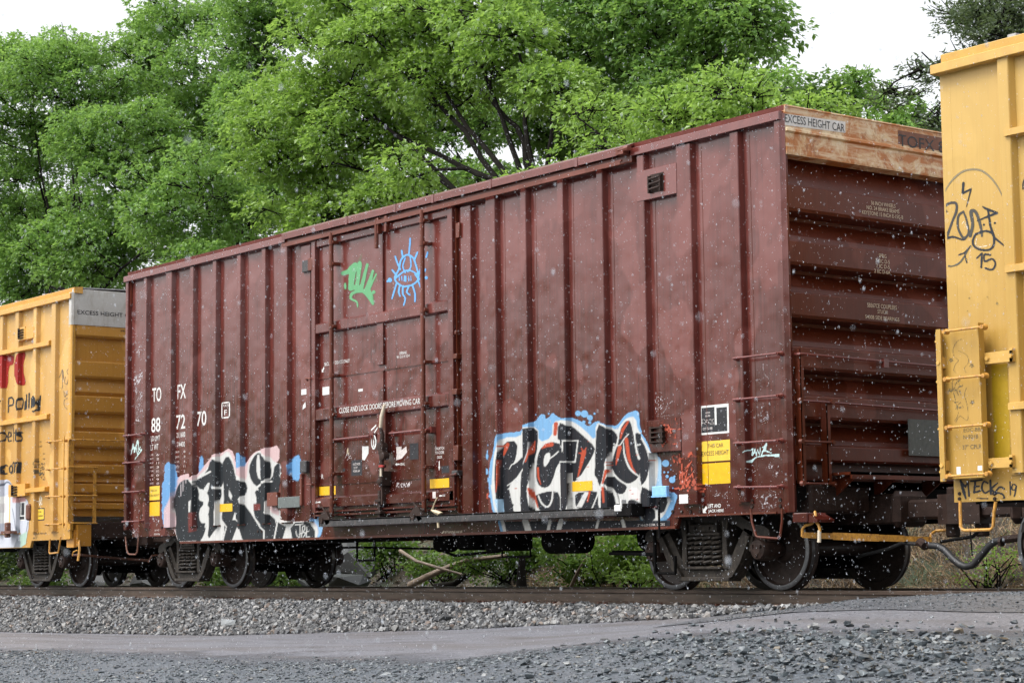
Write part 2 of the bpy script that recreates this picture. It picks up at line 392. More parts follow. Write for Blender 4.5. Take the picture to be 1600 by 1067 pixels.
# ------------------------------------------------------------------ freight-car truck (bogie)
YC = 1.55                      # track centre line; near rail 0.80, far rail 2.30
def mk_bogie():
    """local: x along the track from truck centre, y across from track centre, z above rail"""
    root = None; P = {}
    fr = MB()
    for s in (-1, 1):
        y0, y1 = s*1.00, s*1.14
        # upper arch over the journals, drops to pedestals
        top = [(-1.05, .58), (-1.03, .67), (-.96, .715), (-.80, .74), (-.68, .79), (-.55, .86), (-.42, .89), (.42, .89), (.55, .86), (.68, .79), (.80, .74), (.96, .715), (1.03, .67), (1.05, .58),
               (.98, .58), (.74, .61), (.62, .68), (.50, .745), (.38, .765), (-.38, .765), (-.50, .745), (-.62, .68), (-.74, .61), (-.98, .58)]
        fr.prism(top, 'y', y0, y1)
        # diagonal tension members and spring seat
        dg = [(-.78, .66), (-.64, .70), (-.50, .50), (-.40, .34), (-.32, .245), (.32, .245), (.40, .34), (.50, .50), (.64, .70), (.78, .66), (.72, .50), (.60, .30), (.48, .15), (.36, .105), (-.36, .105), (-.48, .15), (-.60, .30), (-.72, .50)]
        fr.prism(dg, 'y', y0-s*.0, y1+s*.0)
        # raised flanges along the diagonals and the seat
        for q in (-1, 1):
            fr.prism([(q*.76, .60), (q*.70, .63), (q*.50, .33), (q*.38, .18), (q*.36, .115), (q*.47, .16), (q*.60, .31)], 'y', y1, y1+s*.045)
            fr.prism([(q*.30, .25), (q*.30, .80), (q*.40, .80), (q*.365, .6), (q*.38, .40), (q*.42, .25)], 'y', y0, y1+s*.02)              # columns
            fr.box(q*.93-.05, q*.93+.05, y0, y1+s*.015, .36, .60)               # pedestal leg outside
            fr.box(q*.75-.03, q*.75+.03, y0, y1+s*.01, .44, .60)
        fr.box(-.42, .42, y0-s*.02, y1+s*.05, .105, .155, .01)
        fr.box(-.30, .30, y0, y1+s*.06, .24, .275, .01)                          # spring seat
        fr.box(-.29, .29, y0, y1+s*.06, .625, .66, .01)                          # bolster end under side
        fr.box(-.21, .21, y0-s*.1, y1+s*.05, .66, .76, .015)
        fr.box(-.235, -.205, y0, y1+s*.04, .66, .80); fr.box(.205, .235, y0, y1+s*.04, .66, .80)
        for q in (-.12, .12): fr.lathe([(0, .02), (s*.02, .02)], (q, y1+s*.05, .71), 'y', 6, False)
    fr.box(-.2, .2, -1.02, 1.02, .50, .80, .03)                                  # bolster across
    P['side_frame'] = (fr, M_CAST)
    spg = MB()
    for s in (-1, 1):
        for cx in (-.20, -.07, .07, .20):
            pts = []
            for i in range(6*14+1):
                a = 2*math.pi*i/14+(.4 if cx else 0); pts.append((cx+.068*math.cos(a), s*1.12+.068*math.sin(a)+(.02*s if abs(cx) < .1 else 0), .285+.33*i/(6*14)))
            spg.tube(pts, .0185, 6)
    P['spring'] = (spg, M_CAST)
    br = MB()
    for s in (-1, 1):
        for q in (-.889, .889):
            br.lathe([(s*.93, .12), (s*1.10, .125), (s*1.17, .12), (s*1.19, .105), (s*1.20, .06), (s*1.205, .055)], (q, 0, .457), 'y', 24)
            br.box(q-.12, q+.12, s*.98, s*1.12, .54, .62, .01)
            for k in range(3):
                a = 2*math.pi*k/3+.5; br.lathe([(s*1.19, .018), (s*1.222, .018)], (q+.07*math.cos(a), 0, .457+.07*math.sin(a)), 'y', 6, False)
    P['journal_bearing'] = (br, M_UNDB)
    bk = MB()
    for q in (-.36, .36):
        bk.box(q-.04, q+.04, -.8, .8, .36, .46, .01)
        for s in (-1, 1): bk.prism([(q+math.copysign(.05, q), .25), (q+math.copysign(.09, q), .25), (q+math.copysign(.07, q), .62), (q+math.copysign(.03, q), .62)], 'y', s*.70, s*.80)
    bk.tube([(-.4, .1, .3), (.4, .1, .3)], .03); bk.box(-.05, .05, -.08, .02, .2, .9)
    bk.box(-.62, .62, .35, 1.0, .24, .50, .06)
    P['brake_gear'] = (bk, M_UND)
    prof = []
    WO = [(0, .0), (.0, .09), (-.01, .12), (.055, .16), (.075, .30), (.045, .385), (-.002, .400), (-.006, .425), (0, .445), (.008, .4555), (.098, .458), (.105, .470), (.118, .482), (.133, .482), (.138, .45), (.138, .39), (.10, .37), (.11, .16), (.14, .09), (.14, 0)]
    return P, WO
_BP, _WO = mk_bogie()
_bogies = {}
def bogie(parent, X, mirror=False):
    loc = (X, YC, 0)
    if not _bogies:
        fr = _BP['side_frame'][0].build('truck', _BP['side_frame'][1], parent, None, loc)
        kids = [_BP[k][0].build(k, _BP[k][1], fr, None, (0, 0, 0)) for k in ('spring', 'journal_bearing', 'brake_gear')]
        wm = MB()
        for s in (-1, 1):
            pr = [(s*(.835-t), r) for t, r in _WO]; wm.lathe(pr, (0, 0, 0), 'y', 64)
        wm.tube([(0, -1.0, 0), (0, 1.0, 0)], .08, 16)
        rim = MB()
        for s in (-1, 1): rim.lathe([(s*.8365, .402), (s*.842, .404), (s*.843, .440), (s*.836, .454), (s*.74, .4592), (s*.7385, .44)], (0, 0, 0), 'y', 64, True, False)
        for k, q in enumerate((-.889, .889)):
            wh = wm.build('wheelset', M_WHEEL, fr, None, (q, 0, .457)) if k == 0 else kids[-1].copy()
            if k: wh = None
            if wh is not None: kids.append(wh)
        for o_ in kids:
            o_.matrix_parent_inverse = Matrix.Identity(4)
        w0 = kids[-1]; w1 = w0.copy(); COL.objects.link(w1); w1.location = (.889, 0, .457); kids.append(w1)
        for wq in (-.889, .889):
            r_ = rim.build('wheel_rim', M_TREAD, fr, None, (wq, 0, .457)); r_.matrix_parent_inverse = Matrix.Identity(4); kids.append(r_)
        fr.matrix_parent_inverse = Matrix.Translation(wloc(parent)).inverted()
        _bogies['m'] = (fr, kids); return fr
    fr0, kids = _bogies['m']; fr = fr0.copy(); COL.objects.link(fr); fr.parent = parent; fr.location = loc
    fr.matrix_parent_inverse = Matrix.Translation(wloc(parent)).inverted()
    for k in kids:
        c = k.copy(); COL.objects.link(c); c.parent = fr; c.matrix_parent_inverse = Matrix.Identity(4)
    return fr
# ================================================================== the maroon boxcar
def xs(px, py=470, Y=0.0): return PY(px, py, Y)[0]
L0, R0 = -15.50, 0.0; ZT = 5.21; BASE = .075; W3 = 3.1
car = empty('boxcar', (-7.7, YC, 0), 'maroon red boxcar with graffiti and a rusty cream panel at the top of its end', 'boxcar')
# --- side sheet (thin steel body), skirt deeper between the trucks
body = MB()
ZS, ZK = .838, .708; XK0, XK1 = -13.68, -1.93
def outline(x0, x1): return [(x0+.17, ZS), (XK0-.1, ZS), (XK0, ZK), (XK1, ZK), (XK1+.06, ZS), (x1-.17, ZS), (x1-.17, 5.14), (x0+.17, 5.14)]
body.prism(outline(L0, R0), 'y', BASE, BASE+.05)
body.prism(outline(L0, R0), 'y', W3-BASE-.05, W3-BASE)
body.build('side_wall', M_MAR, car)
fl = MB(); fl.box(L0+.06, R0-.12, BASE+.05, W3-BASE-.05, .98, 1.12); fl.build('floor', M_UND, car)
# --- posts: hat sections.  (px at y=470, face width m, z bottom)
posts = []
def add_post(x, w_, zb=.975, zt=5.10, y=0.0, sl=.022): posts.append((x-w_/2, x+w_/2, zb, zt, y, sl))
PXL = [(226.8, 440, .10), (263.5, 432, .20), (299.4, 425, .11), (334.8, 415, .11), (372.8, 405, .11), (411.5, 394, .11), (443.2, 386, .19)]
PXR = [(765.0, 305, .20), (816.3, 292, .11), (874.0, 275, .11), (935.3, 260, .11), (999.5, 247, .12), (1066.0, 225, .24), (1145.3, 205, .13)]
for px, py, w_ in PXL+PXR: add_post(PY(px, py)[0], w_)
XDL, XDR = PY(479, 378)[0], PY(726.5, 315)[0]            # door posts
add_post(XDL-.05, .26, .975, 5.0, .012, .012); add_post(XDR, .22, .975, 5.0, .0, .015)
for i, (a, b, c, d, y, s) in enumerate(posts):
    m = MB(); m.prism([(a-s, BASE), (a, y+.008), (a+.008, y), (b-.008, y), (b, y+.008), (b+s, BASE)], 'z', c, d)
    m.box(a-.055, b+.055, BASE-.02, BASE+.001, c-.02, c+.001) if i not in (14, 15) else None
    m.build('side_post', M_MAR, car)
# far side posts
for k in range(20):
    x = L0+.4+k*.77; m = MB(); m.prism([(x-.07, W3-BASE), (x-.05, W3), (x+.05, W3), (x+.07, W3-BASE)], 'z', .98, 5.1)
    if k in (0, 19): m.build('side_post', M_MAR, car)
# corner posts
cp = MB(); cp.prism([(R0-.13, .012), (R0-.12, 0), (R0-.045, 0), (R0-.005, .03), (R0+.008, .038), (R0-.012, .045), (R0-.012, .085), (R0-.15, .085), (R0-.15, .14), (R0-.19, .14), (R0-.19, .074), (R0-.13, .074)], 'z', .845, 5.19); cp.build('corner_post', M_MAR, car)
cp = MB(); cp.prism([(L0+.09, .012), (L0+.08, 0), (L0+.01, 0), (L0-.01, .02), (L0-.01, .14), (L0+.19, .14), (L0+.19, .074), (L0+.09, .074)], 'z', .96, 5.19); cp.build('corner_post', M_MAR, car)
for x in (L0, R0-.12):
    cp = MB(); cp.box(x, x+.12, W3-.14, W3, .9, 5.19); cp.build('corner_post', M_MAR, car)
# --- eave: fascia + roof edge band
XH0, XH1 = PY(447, 380)[0], PY(987, 237)[0]
ev = MB()
def fascia(x0, x1, z0, z1, y0, y1): ev.prism([(y0+.004, z0), (y0, z0+.004), (y0, z1-.006), (y0+.008, z1), (y1, z1+.012), (y1, z0)], 'x', x0, x1)
fascia(L0-.02, XH0, 5.115, ZT, -.028, .13); fascia(XH1, R0-.02, 5.115, ZT, -.028, .13)
ev.prism([(.045, ZT+.012), (.035, ZT+.07), (.06, ZT+.078), (.2, ZT+.08), (.2, ZT)], 'x', L0+.03, R0-.01)
ev.build('roof_eave', M_MART, car)
hd = MB()   # door hood: sloping canopy over the door track
hd.prism([(-.06, 5.15), (-.065, 5.235), (-.055, 5.245), (.05, 5.29), (.05, 5.26), (-.05, 5.21), (-.048, 5.15)], 'x', XH0-.02, XH1)
for px in (545, 621, 680, 770, 905): 
    x = PY(px, 300)[0]; hd.box(x, x+.05, -.068, .05, 5.14, 5.252)
hd.build('door_hood', M_MART, car)
tr = MB(); tr.box(XH0+.0, XH1-.1, -.085, -.055, 5.065, 5.085); tr.box(XH0+.02, XH1-.12, -.085, -.075, 5.03, 5.066); tr.box(XH0, XH1, .0, .08, 5.05, 5.15)
tr.tube([(XH1-.12, -.09, 5.19), (XH1+.06, -.09, 5.20)], .035, 8); tr.box(XH1-.16, XH1-.02, -.12, -.03, 5.14, 5.22)
tr.build('upper_door_track', M_MARD, car)
# roof with ribs
rf = MB(); hw = W3/2
for k in range(2):
    ys = [(.2, 5.275), (hw, 5.288)] if k == 0 else [(W3-.2, 5.275), (hw, 5.288)]
    rf.hull([(L0+.03, ys[0][0], ys[0][1]-.02), (R0-.02, ys[0][0], ys[0][1]-.02), (R0-.02, ys[0][0], ys[0][1]), (L0+.03, ys[0][0], ys[0][1])],
            [(L0+.03, ys[1][0], ys[1][1]-.02), (R0-.02, ys[1][0], ys[1][1]-.02), (R0-.02, ys[1][0], ys[1][1]), (L0+.03, ys[1][0], ys[1][1])])
rf.prism([(W3-.2, 5.2), (W3-.2, 5.275), (W3-.04, 5.26), (W3, 5.2)], 'x', L0+.03, R0-.02)
for k in range(13):
    x = L0+.7+k*1.18; rf.box(x-.05, x+.05, .16, W3-.16, 5.27, 5.300)
rf.build('roof', M_MART, car)

# --- ends: stacked horizontal corrugations
def corrugated_end(parent, X, sgn, ledges, ztop, y0, y1, mat, zbot, inset=.02, bulge=.23):
    m = MB(); pr = [(X-sgn*(inset+bulge*.9), ztop)]
    for i, z in enumerate(ledges):
        nz_ = ledges[i+1] if i+1 < len(ledges) else zbot
        per = z-nz_
        pr += [(X-sgn*(inset+.085), z+.024), (X-sgn*(inset+.008), z+.004), (X-sgn*inset, z-.006), (X-sgn*inset, z-per*.40), (X-sgn*(inset+.018), z-per*.455), (X-sgn*(inset+bulge), z-per*.50)]
        if i+1 < len(ledges): pr += [(X-sgn*(inset+bulge*1.05), z-per*.56), (X-sgn*(inset+bulge*.5), z-per*.86)]
    pr += [(X-sgn*(inset+bulge), zbot), (X-sgn*(inset+bulge+.05), zbot), (X-sgn*(inset+bulge+.05), ztop)]
    m.prism([(x, z) for x, z in pr], 'y', y0, y1); return m.build('end_wall', mat, parent)
LED = [4.405, 3.79, 3.225, 2.63, 2.10, 1.56]
corrugated_end(car, R0, 1, LED, 4.75, .082, W3-.13, M_MARD, 1.20)
corrugated_end(car, L0, -1, LED, 4.75, .13, W3-.13, M_MARD, 1.20)
# rusty top panel of the near end
g = NG('rusted_cream_paint')
n1 = g.noise(2.4, 7, g.coord((1, 1, 1.1)), rough=.72, dist=.7); n2 = g.noise(7, 6, g.coord((1, 1, .45), loc=(3, 3, 3)), rough=.75); n3 = g.noise(1, 4, g.coord((8, 1.2, 16), loc=(1, 2, 3)), rough=.6)
c = g.mix(g.ramp(n2, [(.3, 0), (.75, 1)]), (.68, .60, .44), (.58, .37, .15))
c = g.mix(g.ramp(n1, [(.42, 0), (.53, 1)]), c, (.42, .155, .035)); c = g.mix(g.ramp(n3, [(.5, 0), (.66, .7)]), c, (.70, .60, .42))
c = g.mix(g.ramp(g.noise(4.2, 8, g.coord((1, 1, 1), loc=(9, 2, 6)), rough=.8), [(.55, 0), (.66, 1)]), c, (.27, .095, .03))
M_RPAN = g.bsdf(c, .45, 0, g.noise(40, 4, g.coord()), .3, .004)
for X, sg, mt in ((R0, 1, M_RPAN), (L0, -1, M_MARD)):
    m = MB(); p = [(X-sg*.12, 4.715), (X+sg*.018, 4.735), (X+sg*.02, 4.755), (X-sg*.0, 4.975), (X+sg*.028, 4.995), (X+sg*.022, 5.02), (X+sg*.004, 5.04), (X+sg*.004, 5.262), (X+sg*.016, 5.27), (X+sg*.01, 5.285), (X-sg*.12, 5.285)]
    ya, yb = .045, W3-.045; m.prism(p, 'y', ya, yb); m.build('end_top_panel', mt, car)
pl = MB(); pl.box(R0+.004, R0+.0065, *[PX(a, 195, 0)[0] for a in (1402, 1520)], 4.985+.075, 5.22)
pl.build('dark_number_patch', plain('dark_rust_patch', (.16, .06, .03), .5, .3, 9), car, 'dark rust brown patch behind the car number')
st = MB()
def end_quad(mb, pts, X): mb.add([(X, *PX(a, b, X)) for a, b in pts], [(0, 1, 2, 3)])
st2 = MB(); end_quad(st2, [(1226, 195.5), (1321, 208), (1321, 190.5), (1226, 178)], R0+.0065); st2.build('white_sticker_strip', plain('white_sticker', (.62, .63, .62), .5, .1, 20), car)
tx = MB(); end_text(tx, 'EXCESS HEIGHT CAR', (1226.5, 192.5), (1319.5, 205), 12.5, R0+.0075, .0); tx.build('excess_height_lettering', M_BLACKL, car)
tx = MB(); end_text(tx, 'TOFX 887270', (1404, 228.5), (1528, 248), 18, R0+.0075, -.0); tx.build('end_number_lettering', M_BLACKL, car)
for nm, rows in (('wheel_note', [('36 INCH WHEELS', 1361, 1399, 322, 6), ('NO. 24 BRAKE BEAMS', 1354, 1405, 329.5, 6), ('KEYSTONE 15 INCH E-15G-B', 1347, 1411, 337.5, 6)]),
                 ('spring_note', [('SPRG', 1373, 1385, 403, 6), ('7 OC D-5', 1368, 1390, 411, 6), ('7 IC D-5', 1369, 1390, 419, 6), ('2 IIC D-6A', 1366, 1391, 427, 6)]),
                 ('coupler_note', [('SBE67CE COUPLERS', 1355, 1401, 481, 6.5), ('STUCKI', 1371, 1387, 490, 6), ('5400B SIDE BEARINGS', 1352, 1405, 499, 6)])):
    tx = MB()
    for s_, a, b, y_, h in rows: end_text(tx, s_, (a, y_-(b-a)*.02), (b, y_+(b-a)*.06), h, R0-.016, 0)
    tx.build(nm+'_lettering', M_CREAMLET, car)
# --- end hardware: grab bar, ladder, platform, placard board
eh = MB()
eh.tube([(R0+.0, .10, 2.545), (R0+.07, .10, 2.545), (R0+.07, 2.9, 2.51), (R0, 2.9, 2.51)], .014, 8)
eh.tube([(R0+.07, .12, 2.04), (R0+.07, .60, 2.035), (R0+.07, 2.9, 2.00)], .014, 8)
eh.box(R0+.05, R0+.09, 1.42, 1.5, 2.46, 2.56); eh.build('end_grab_bar', M_MART, car)
la = MB()
for y in (.13, .52): la.box(R0+.045, R0+.055, y, y+.05, 1.15, 2.62 if y < .3 else 2.06); la.box(R0-.04, R0+.055, y, y+.008, 1.15, 2.6 if y < .3 else 2.06)
for z in (1.60, 1.15): la.tube([(R0+.075, .10, z), (R0+.075, .60, z)], .013, 8)
for z in (2.04, 1.60, 1.15):
    for y in (.10, .585): la.lathe([(0, .03), (.04, .026)], (R0+.055, y, z), 'x', 8)
la.build('end_ladder', M_MARD, car)
bd = MB(); bd.box(R0+.03, R0+.05, 1.85, 2.62, 1.49, 1.90); bd.build('placard_board', M_BOARD, car)
pf = MB(); pf.box(R0-.1, R0+.30, .62, 2.6, 1.245, 1.275); pf.box(R0+.28, R0+.30, .62, 2.6, 1.20, 1.275)
for y in (.75, 1.4, 2.2): pf.prism([(R0-.1, 1.0), (R0-.1, 1.24), (R0+.26, 1.24)], 'y', y, y+.02)
pf.build('end_platform', M_MARD, car)
eb = MB(); eb.box(R0-.02, R0+.20, .02, .32, .73, .835, .01); eb.prism([(R0+.20, .73), (R0+.20, .82), (R0+.33, .76), (R0+.33, .73)], 'y', .04, .30); eb.build('end_sill_bracket', M_MAR, car)

# --- side ladders
def side_ladder(rungs, parent, mat, name='side_ladder', out=-.075, r=.012):
    m = MB()
    for (xa, za, xb, zb) in rungs:
        m.tube([(xa, out, za), (xb, out, zb)], r, 8)
        for x, z in ((xa, za), (xb, zb)): m.lathe([(0, .03), (-.03, .03), (-.05, .018), (out-.012, .018)], (x, .012, z), 'y', 8)
    return m.build(name, mat, parent)
side_ladder([(*PY(1146, 560, -.07), *PY(1214, 552, -.07)), (*PY(1146, 624.5, -.07), *PY(1214, 618, -.07)), (*PY(1147, 692.5, -.07), *PY(1214.5, 688, -.07)), (*PY(1147.5, 761, -.07), *PY(1215, 760, -.07))], car, M_MART)
side_ladder([(*PY(193, 681, -.07), *PY(220, 678, -.07)), (*PY(192, 723.5, -.07), *PY(219.5, 721, -.07)), (*PY(191.5, 769, -.07), *PY(219, 767, -.07)), (*PY(191, 815, -.07), *PY(218, 813.5, -.07))], car, M_MART)
def stirrup(pts, parent, mat, Y=-.03, r=.014):
    m = MB(); m.tube([(*[PY(a, b, Y)[0]], Y, PY(a, b, Y)[1]) for a, b in pts], r, 8); return m.build('stirrup_step', mat, parent)
stirrup([(1173, 795), (1175, 815), (1181, 836), (1184, 838.5), (1216, 841), (1219, 838), (1222, 815), (1222, 795)], car, M_MARD)
stirrup([(196, 838), (198, 858), (200, 864), (202, 865.5), (212, 866), (214.5, 862), (216, 845), (216, 832)], car, M_RUSTP)

# --- the plug door
XD0, XD1 = PY(489, 600)[0], PY(710, 600)[0]; ZD0, ZD1 = 1.10, 5.02; DY = .045
dr = MB(); dr.box(XD0, XD1, DY, BASE+.02, ZD0, ZD1)
for z in (3.02,): dr.box(XD0+.1, XD1-.1, DY-.012, DY, z-.015, z+.015)
dr.box(XD0+.1, XD1-.1, DY-.012, DY, 1.475, 1.50)
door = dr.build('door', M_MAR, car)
def dpart(m, name, mat=M_MAR, label=None): return m.build(name, mat, door, label)
m = MB()
m.box(XD0, XD0+.10, -.03, DY, ZD0-.02, ZD1, .006); m.box(XD1-.11, XD1, -.02, DY, ZD0, ZD1+.03, .006)
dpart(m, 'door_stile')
m = MB(); XC = PY(596, 560)[0]
m.box(XC-.13, XC+.02, .012, DY, 3.08, 4.93, .005); m.box(XC-.13, XC+.02, .012, DY, 2.50, 3.0, .005); m.box(XC-.11, XC+.10, -.005, DY, 1.86, 2.46, .005); m.box(XC+.075, XC+.14, -.035, DY, 1.88, 2.46, .005)
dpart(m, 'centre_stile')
for z, h in ((3.735, .14), (2.49, .16)):
    m = MB(); m.prism([(DY, z-h/2-.02), (-.015, z-h/2), (-.02, z-h/2+.01), (-.02, z+h/2-.01), (-.012, z+h/2), (DY, z+h/2+.025)], 'x', XD0+.09, XD1-.1); dpart(m, 'door_rail')
m = MB(); m.prism([(DY, 1.15), (-.02, 1.165), (-.02, 1.285), (DY, 1.31)], 'x', XD0+.02, XD1-.02); dpart(m, 'door_rail')
m = MB(); m.box(XD0+.02, XD1-.02, -.01, DY, 4.93, 5.02, .006); dpart(m, 'door_rail')
m = MB(); m.box(XD0-.0, XD1+.02, -.025, DY, 1.085, 1.11, .004); m.box(XD0, XD1, -.01, DY, 1.035, 1.06); dpart(m, 'door_sill')
# lock rods
for px in (518.5, 661.5):
    m = MB(); x = PY(px, 570, -.07)[0]
    m.tube([(x, -.075, 1.02), (x, -.075, 5.07)], .032, 12)
    for z in (1.22, 1.62, 2.09, 2.46, 3.02, 3.72, 4.62, 4.93):
        m.box(x-.055, x+.06, -.085, DY, z-.02, z+.02, .004); m.lathe([(-.035, .043), (.035, .043)], (x, -.075, z), 'z', 10)
    dpart(m, 'lock_rod', M_MARD)
    m = MB()   # roller crank at the bottom
    m.prism([(x-.20, .90), (x-.22, 1.0), (x-.10, 1.10), (x-.02, 1.10), (x+.05, 1.0), (x+.07, .93), (x-.02, .90), (x-.07, .97), (x-.12, .97)], 'y', -.16, -.10)
    m.lathe([(-.18, .045), (-.11, .045)], (x-.13, 0, .965), 'y', 14); m.tube([(x+.02, -.075, 1.05), (x-.05, -.13, 1.04)], .035)
    m.tube([(x-.1, -.13, 1.10), (x-.16, -.14, 1.16), (x-.2, -.14, 1.14)], .012)
    dpart(m, 'roller_crank', M_UNDB)
# upper door hanger straps on the top rail
m = MB()
for px in (608, 595): 
    x = PY(px, 350)[0]; m.box(x-.03, x+.03, -.07, 0, 4.90, 5.12, .005)
m.tube([(XC-.02, -.06, 4.7), (XC-.02, -.06, 5.1)], .03, 8); dpart(m, 'hanger_bracket', M_MARD)
# grab bars on the door
for (a, b, c_, d_) in ((521, 687, 577, 681), (609, 677, 668, 671)):
    m = MB(); x0, z0 = PY(a, b, -.06); x1, z1 = PY(c_, d_, -.06); m.tube([(x0, 0, z0), (x0, -.065, z0), (x1, -.065, z1), (x1, 0, z1)], .016, 8)
    for x, z in ((x0, z0), (x1, z1)): m.box(x-.03, x+.03, -.02, DY, z-.04, z+.04)
    dpart(m, 'grab_bar', M_MART)
# lock lever
m = MB(); xh, zh = PY(601, 632, -.12); xh2, zh2 = PY(594.5, 668, -.12)
m.tube([(xh, -.12, zh), ((xh+xh2)/2-.005, -.13, (zh+zh2)/2), (xh2, -.12, zh2)], [.02, .028, .022], 8); dpart(m, 'lever_grip', M_CREAM)
m = MB(); m.tube([(xh2, -.12, zh2), (xh2+.03, -.11, zh2-.1), (PY(596, 700, -.1)[0], -.1, PY(596, 700, -.1)[1]), (PY(596.5, 752, -.1)[0], -.1, PY(596.5, 752, -.1)[1])], [.022, .03, .034, .03], 8)
for px, py, r in ((597, 698, .07), (598, 706, .05), (600, 712, .06), (596, 728, .03), (596, 752, .05)):
    x, z = PY(px, py, -.08); m.lathe([(-.13, r*.6), (-.12, r), (-.05, r), (-.02, r*.8)], (x, 0, z), 'y', 12)
x, z = PY(596, 752, -.08); m.box(x-.05, x+.06, -.1, DY, z-.06, z+.14, .006); m.box(x-.02, x+.015, -.08, DY, 1.15, z)
for py in (782, 800): x, z = PY(591, py, -.08); m.box(x-.07, x+.06, -.09, DY, z-.02, z+.02, .004)
m.box(XC-.02, XC+.03, -.06, DY, .98, 1.35); dpart(m, 'lock_lever', M_UNDB)
m = MB(); x0, z0 = PY(594.5, 731, -.13); x1, z1 = PY(594.3, 744, -.13); m.tube([(x0, -.12, z0), (x1, -.12, z1)], .018, 8); dpart(m, 'cream_tag', M_CREAM)
m = MB(); x0, z0 = PY(595.5, 728, -.14); m.box(x0-.05, x0+.05, -.15, -.12, z0-.015, z0+.015); dpart(m, 'red_seal', M_REDL)
# tan cable hanging near the right crank
m = MB(); pts = [(683, 777), (678, 788), (675, 797), (682, 800), (689, 802), (684, 806), (685, 824)]
m.tube([(PY(a, b, -.14)[0], -.14, PY(a, b, -.14)[1]) for a, b in pts], [.008, .008, .02, .03, .03, .02, .018], 6); dpart(m, 'seal_cable', M_TAN)
# black latch plates and hinges at the edges of the door opening
m = MB()
for (a, b, c_, d_, yy) in ((471.5, 408, 482, 424, -.03), (468, 720, 478, 738, -.05), (705, 735, 714, 742, -.05)):
    x0, z0 = PY(a, b, yy); x1, z1 = PY(c_, d_, yy); m.box(x0, x1, yy, BASE, z1, z0, .01)
m.build('latch_plate', M_TRACKB, car)
m = MB()
for (a, b, c_, d_) in ((481, 404, 488, 422), (712, 349, 718, 371), (710, 517, 713, 522), (708, 553, 714, 560), (706, 608, 714, 616), (708, 696, 716, 719)):
    x0, z0 = PY(a, b, -.03); x1, z1 = PY(c_, d_, -.03); m.box(x0, x1, -.035, BASE, z1, z0, .006)
m.tube([(XD0-.10, -.02, 3.0), (XD0-.1, -.06, 3.03), (XD0+.02, -.05, 3.02)], .014); m.tube([(XD0-.12, -.03, 1.5), (XD0+.05, -.05, 1.49)], .014); m.tube([(XD1-.06, -.03, 1.49), (XD1+.1, -.05, 1.5)], .014)
m.build('door_latch', M_MARD, car)
# door opening jamb shadows gap (dark gasket)
m = MB(); m.box(XD0-.03, XD0-.004, .03, BASE-.003, 1.0, 5.02); m.box(XD1+.004, XD1+.025, .03, BASE-.003, 1.0, 5.02); m.build('door_gasket', M_MARD, car)
# lower door track
XT0, XT1 = PY(499, 824, -.15)[0], PY(978, 803, -.15)[0]
m = MB(); m.box(XT0, XT1, -.16, -.148, .895, .975); m.box(XT0, XT1, -.16, -.04, .955, .972); m.box(XT0, XT1, -.16, .08, .88, .896)
m.build('lower_door_track', M_TRACKB, car)
m = MB(); xq, zq = PY(975, 800, -.13); m.box(xq-.1, xq+.17, -.17, .05, zq-.05, zq+.10, .01)
m.build('track_stop', M_UND, car)
m = MB(); xq, zq = PY(966, 795, -.17); m.box(xq-.07, xq+.06, -.18, -.10, zq-.03, zq+.05, .01); m.box(xq+.04, xq+.07, -.18, -.1, zq, zq+.11, .005); m.build('white_stop_plate', M_WHITE, car)
# --- small fittings on the side
m = MB(); x0, z1 = PY(995, 270); x1, _ = PY(1058, 260); z0 = PY(995, 316)[1]
m.box(PY(995.5, 300)[0], PY(1057.5, 290)[0], -.006, BASE, PY(997, 315.5)[1], PY(997, 268.5)[1], .003); m.build('placard_plate', M_MART, car)
m = MB(); cx, cz = PY(1023, 287, -.03); m.box(cx-.11, cx+.13, -.01, 0.0, cz-.10, cz+.12)
for k in range(3): m.tube([(cx-.09, -.04, cz-.06+k*.06), (cx+.1, -.045, cz-.05+k*.06)], .014, 6)
m.box(cx-.11, cx-.09, -.05, 0, cz-.1, cz+.1); m.box(cx+.09, cx+.11, -.05, 0, cz-.1, cz+.1); m.build('card_holder', M_UNDB, car)
m = MB(); xa, za = PY(1016, 658); xb, zb = PY(1060, 702)
m.box(PY(1014, 680)[0], PY(1064, 680)[0], -.006, BASE, PY(1016, 707)[1], PY(1016, 657)[1], .003); m.build('placard_plate', M_MAR, car)
m = MB(); cx, cz = PY(1027, 679, -.03)
for k in range(4): m.box(cx-.12, cx+.12, -.055, 0, cz-.09+k*.055, cz-.075+k*.055)
m.box(cx-.12, cx-.09, -.05, 0, cz-.1, cz+.1); m.box(cx+.05, cx+.10, -.05, 0, cz-.1, cz+.1); m.build('card_holder', M_UNDB, car)
m = MB(); cx, cz = PY(1030, 766, -.02); m.box(cx-.13, cx+.12, -.02, .03, cz-.06, cz+.05, .006); m.box(cx-.13, cx+.14, -.03, .03, cz-.075, cz-.06)
m.build('blue_card_board', M_BLUEP, car)
m = MB(); x0, z0 = PY(434, 777, -.01); x1, z1 = PY(468, 792, -.01); m.box(x0, x1, -.01, BASE, z1, z0, .004); m.build('defect_card_board', M_BOARD, car)
m = MB(); x0, z0 = PY(470, 745, -.02); m.box(x0-.02, x0+.03, -.03, BASE, 1.2, 1.66, .005); m.box(PY(418, 770)[0], PY(434, 770)[0], -.012, BASE, 1.22, 1.42, .004); m.build('side_bracket', M_MARD, car)
m = MB()   # rivets on the sill
for px, py in [(a, 807) for a in (1050, 1064, 1078, 1093)]+[(1098, 780), (1174, 790), (1174, 799), (1218, 788), (1218, 798), (700, 815), (706, 815), (402, 838), (408, 838), (258, 832), (252, 832)]:
    x, z = PY(px, py-8, .06); m.lathe([(.0, .022), (-.014, .018)], (x, BASE, z), 'y', 8)
m.build('rivet', M_UNDB, car)
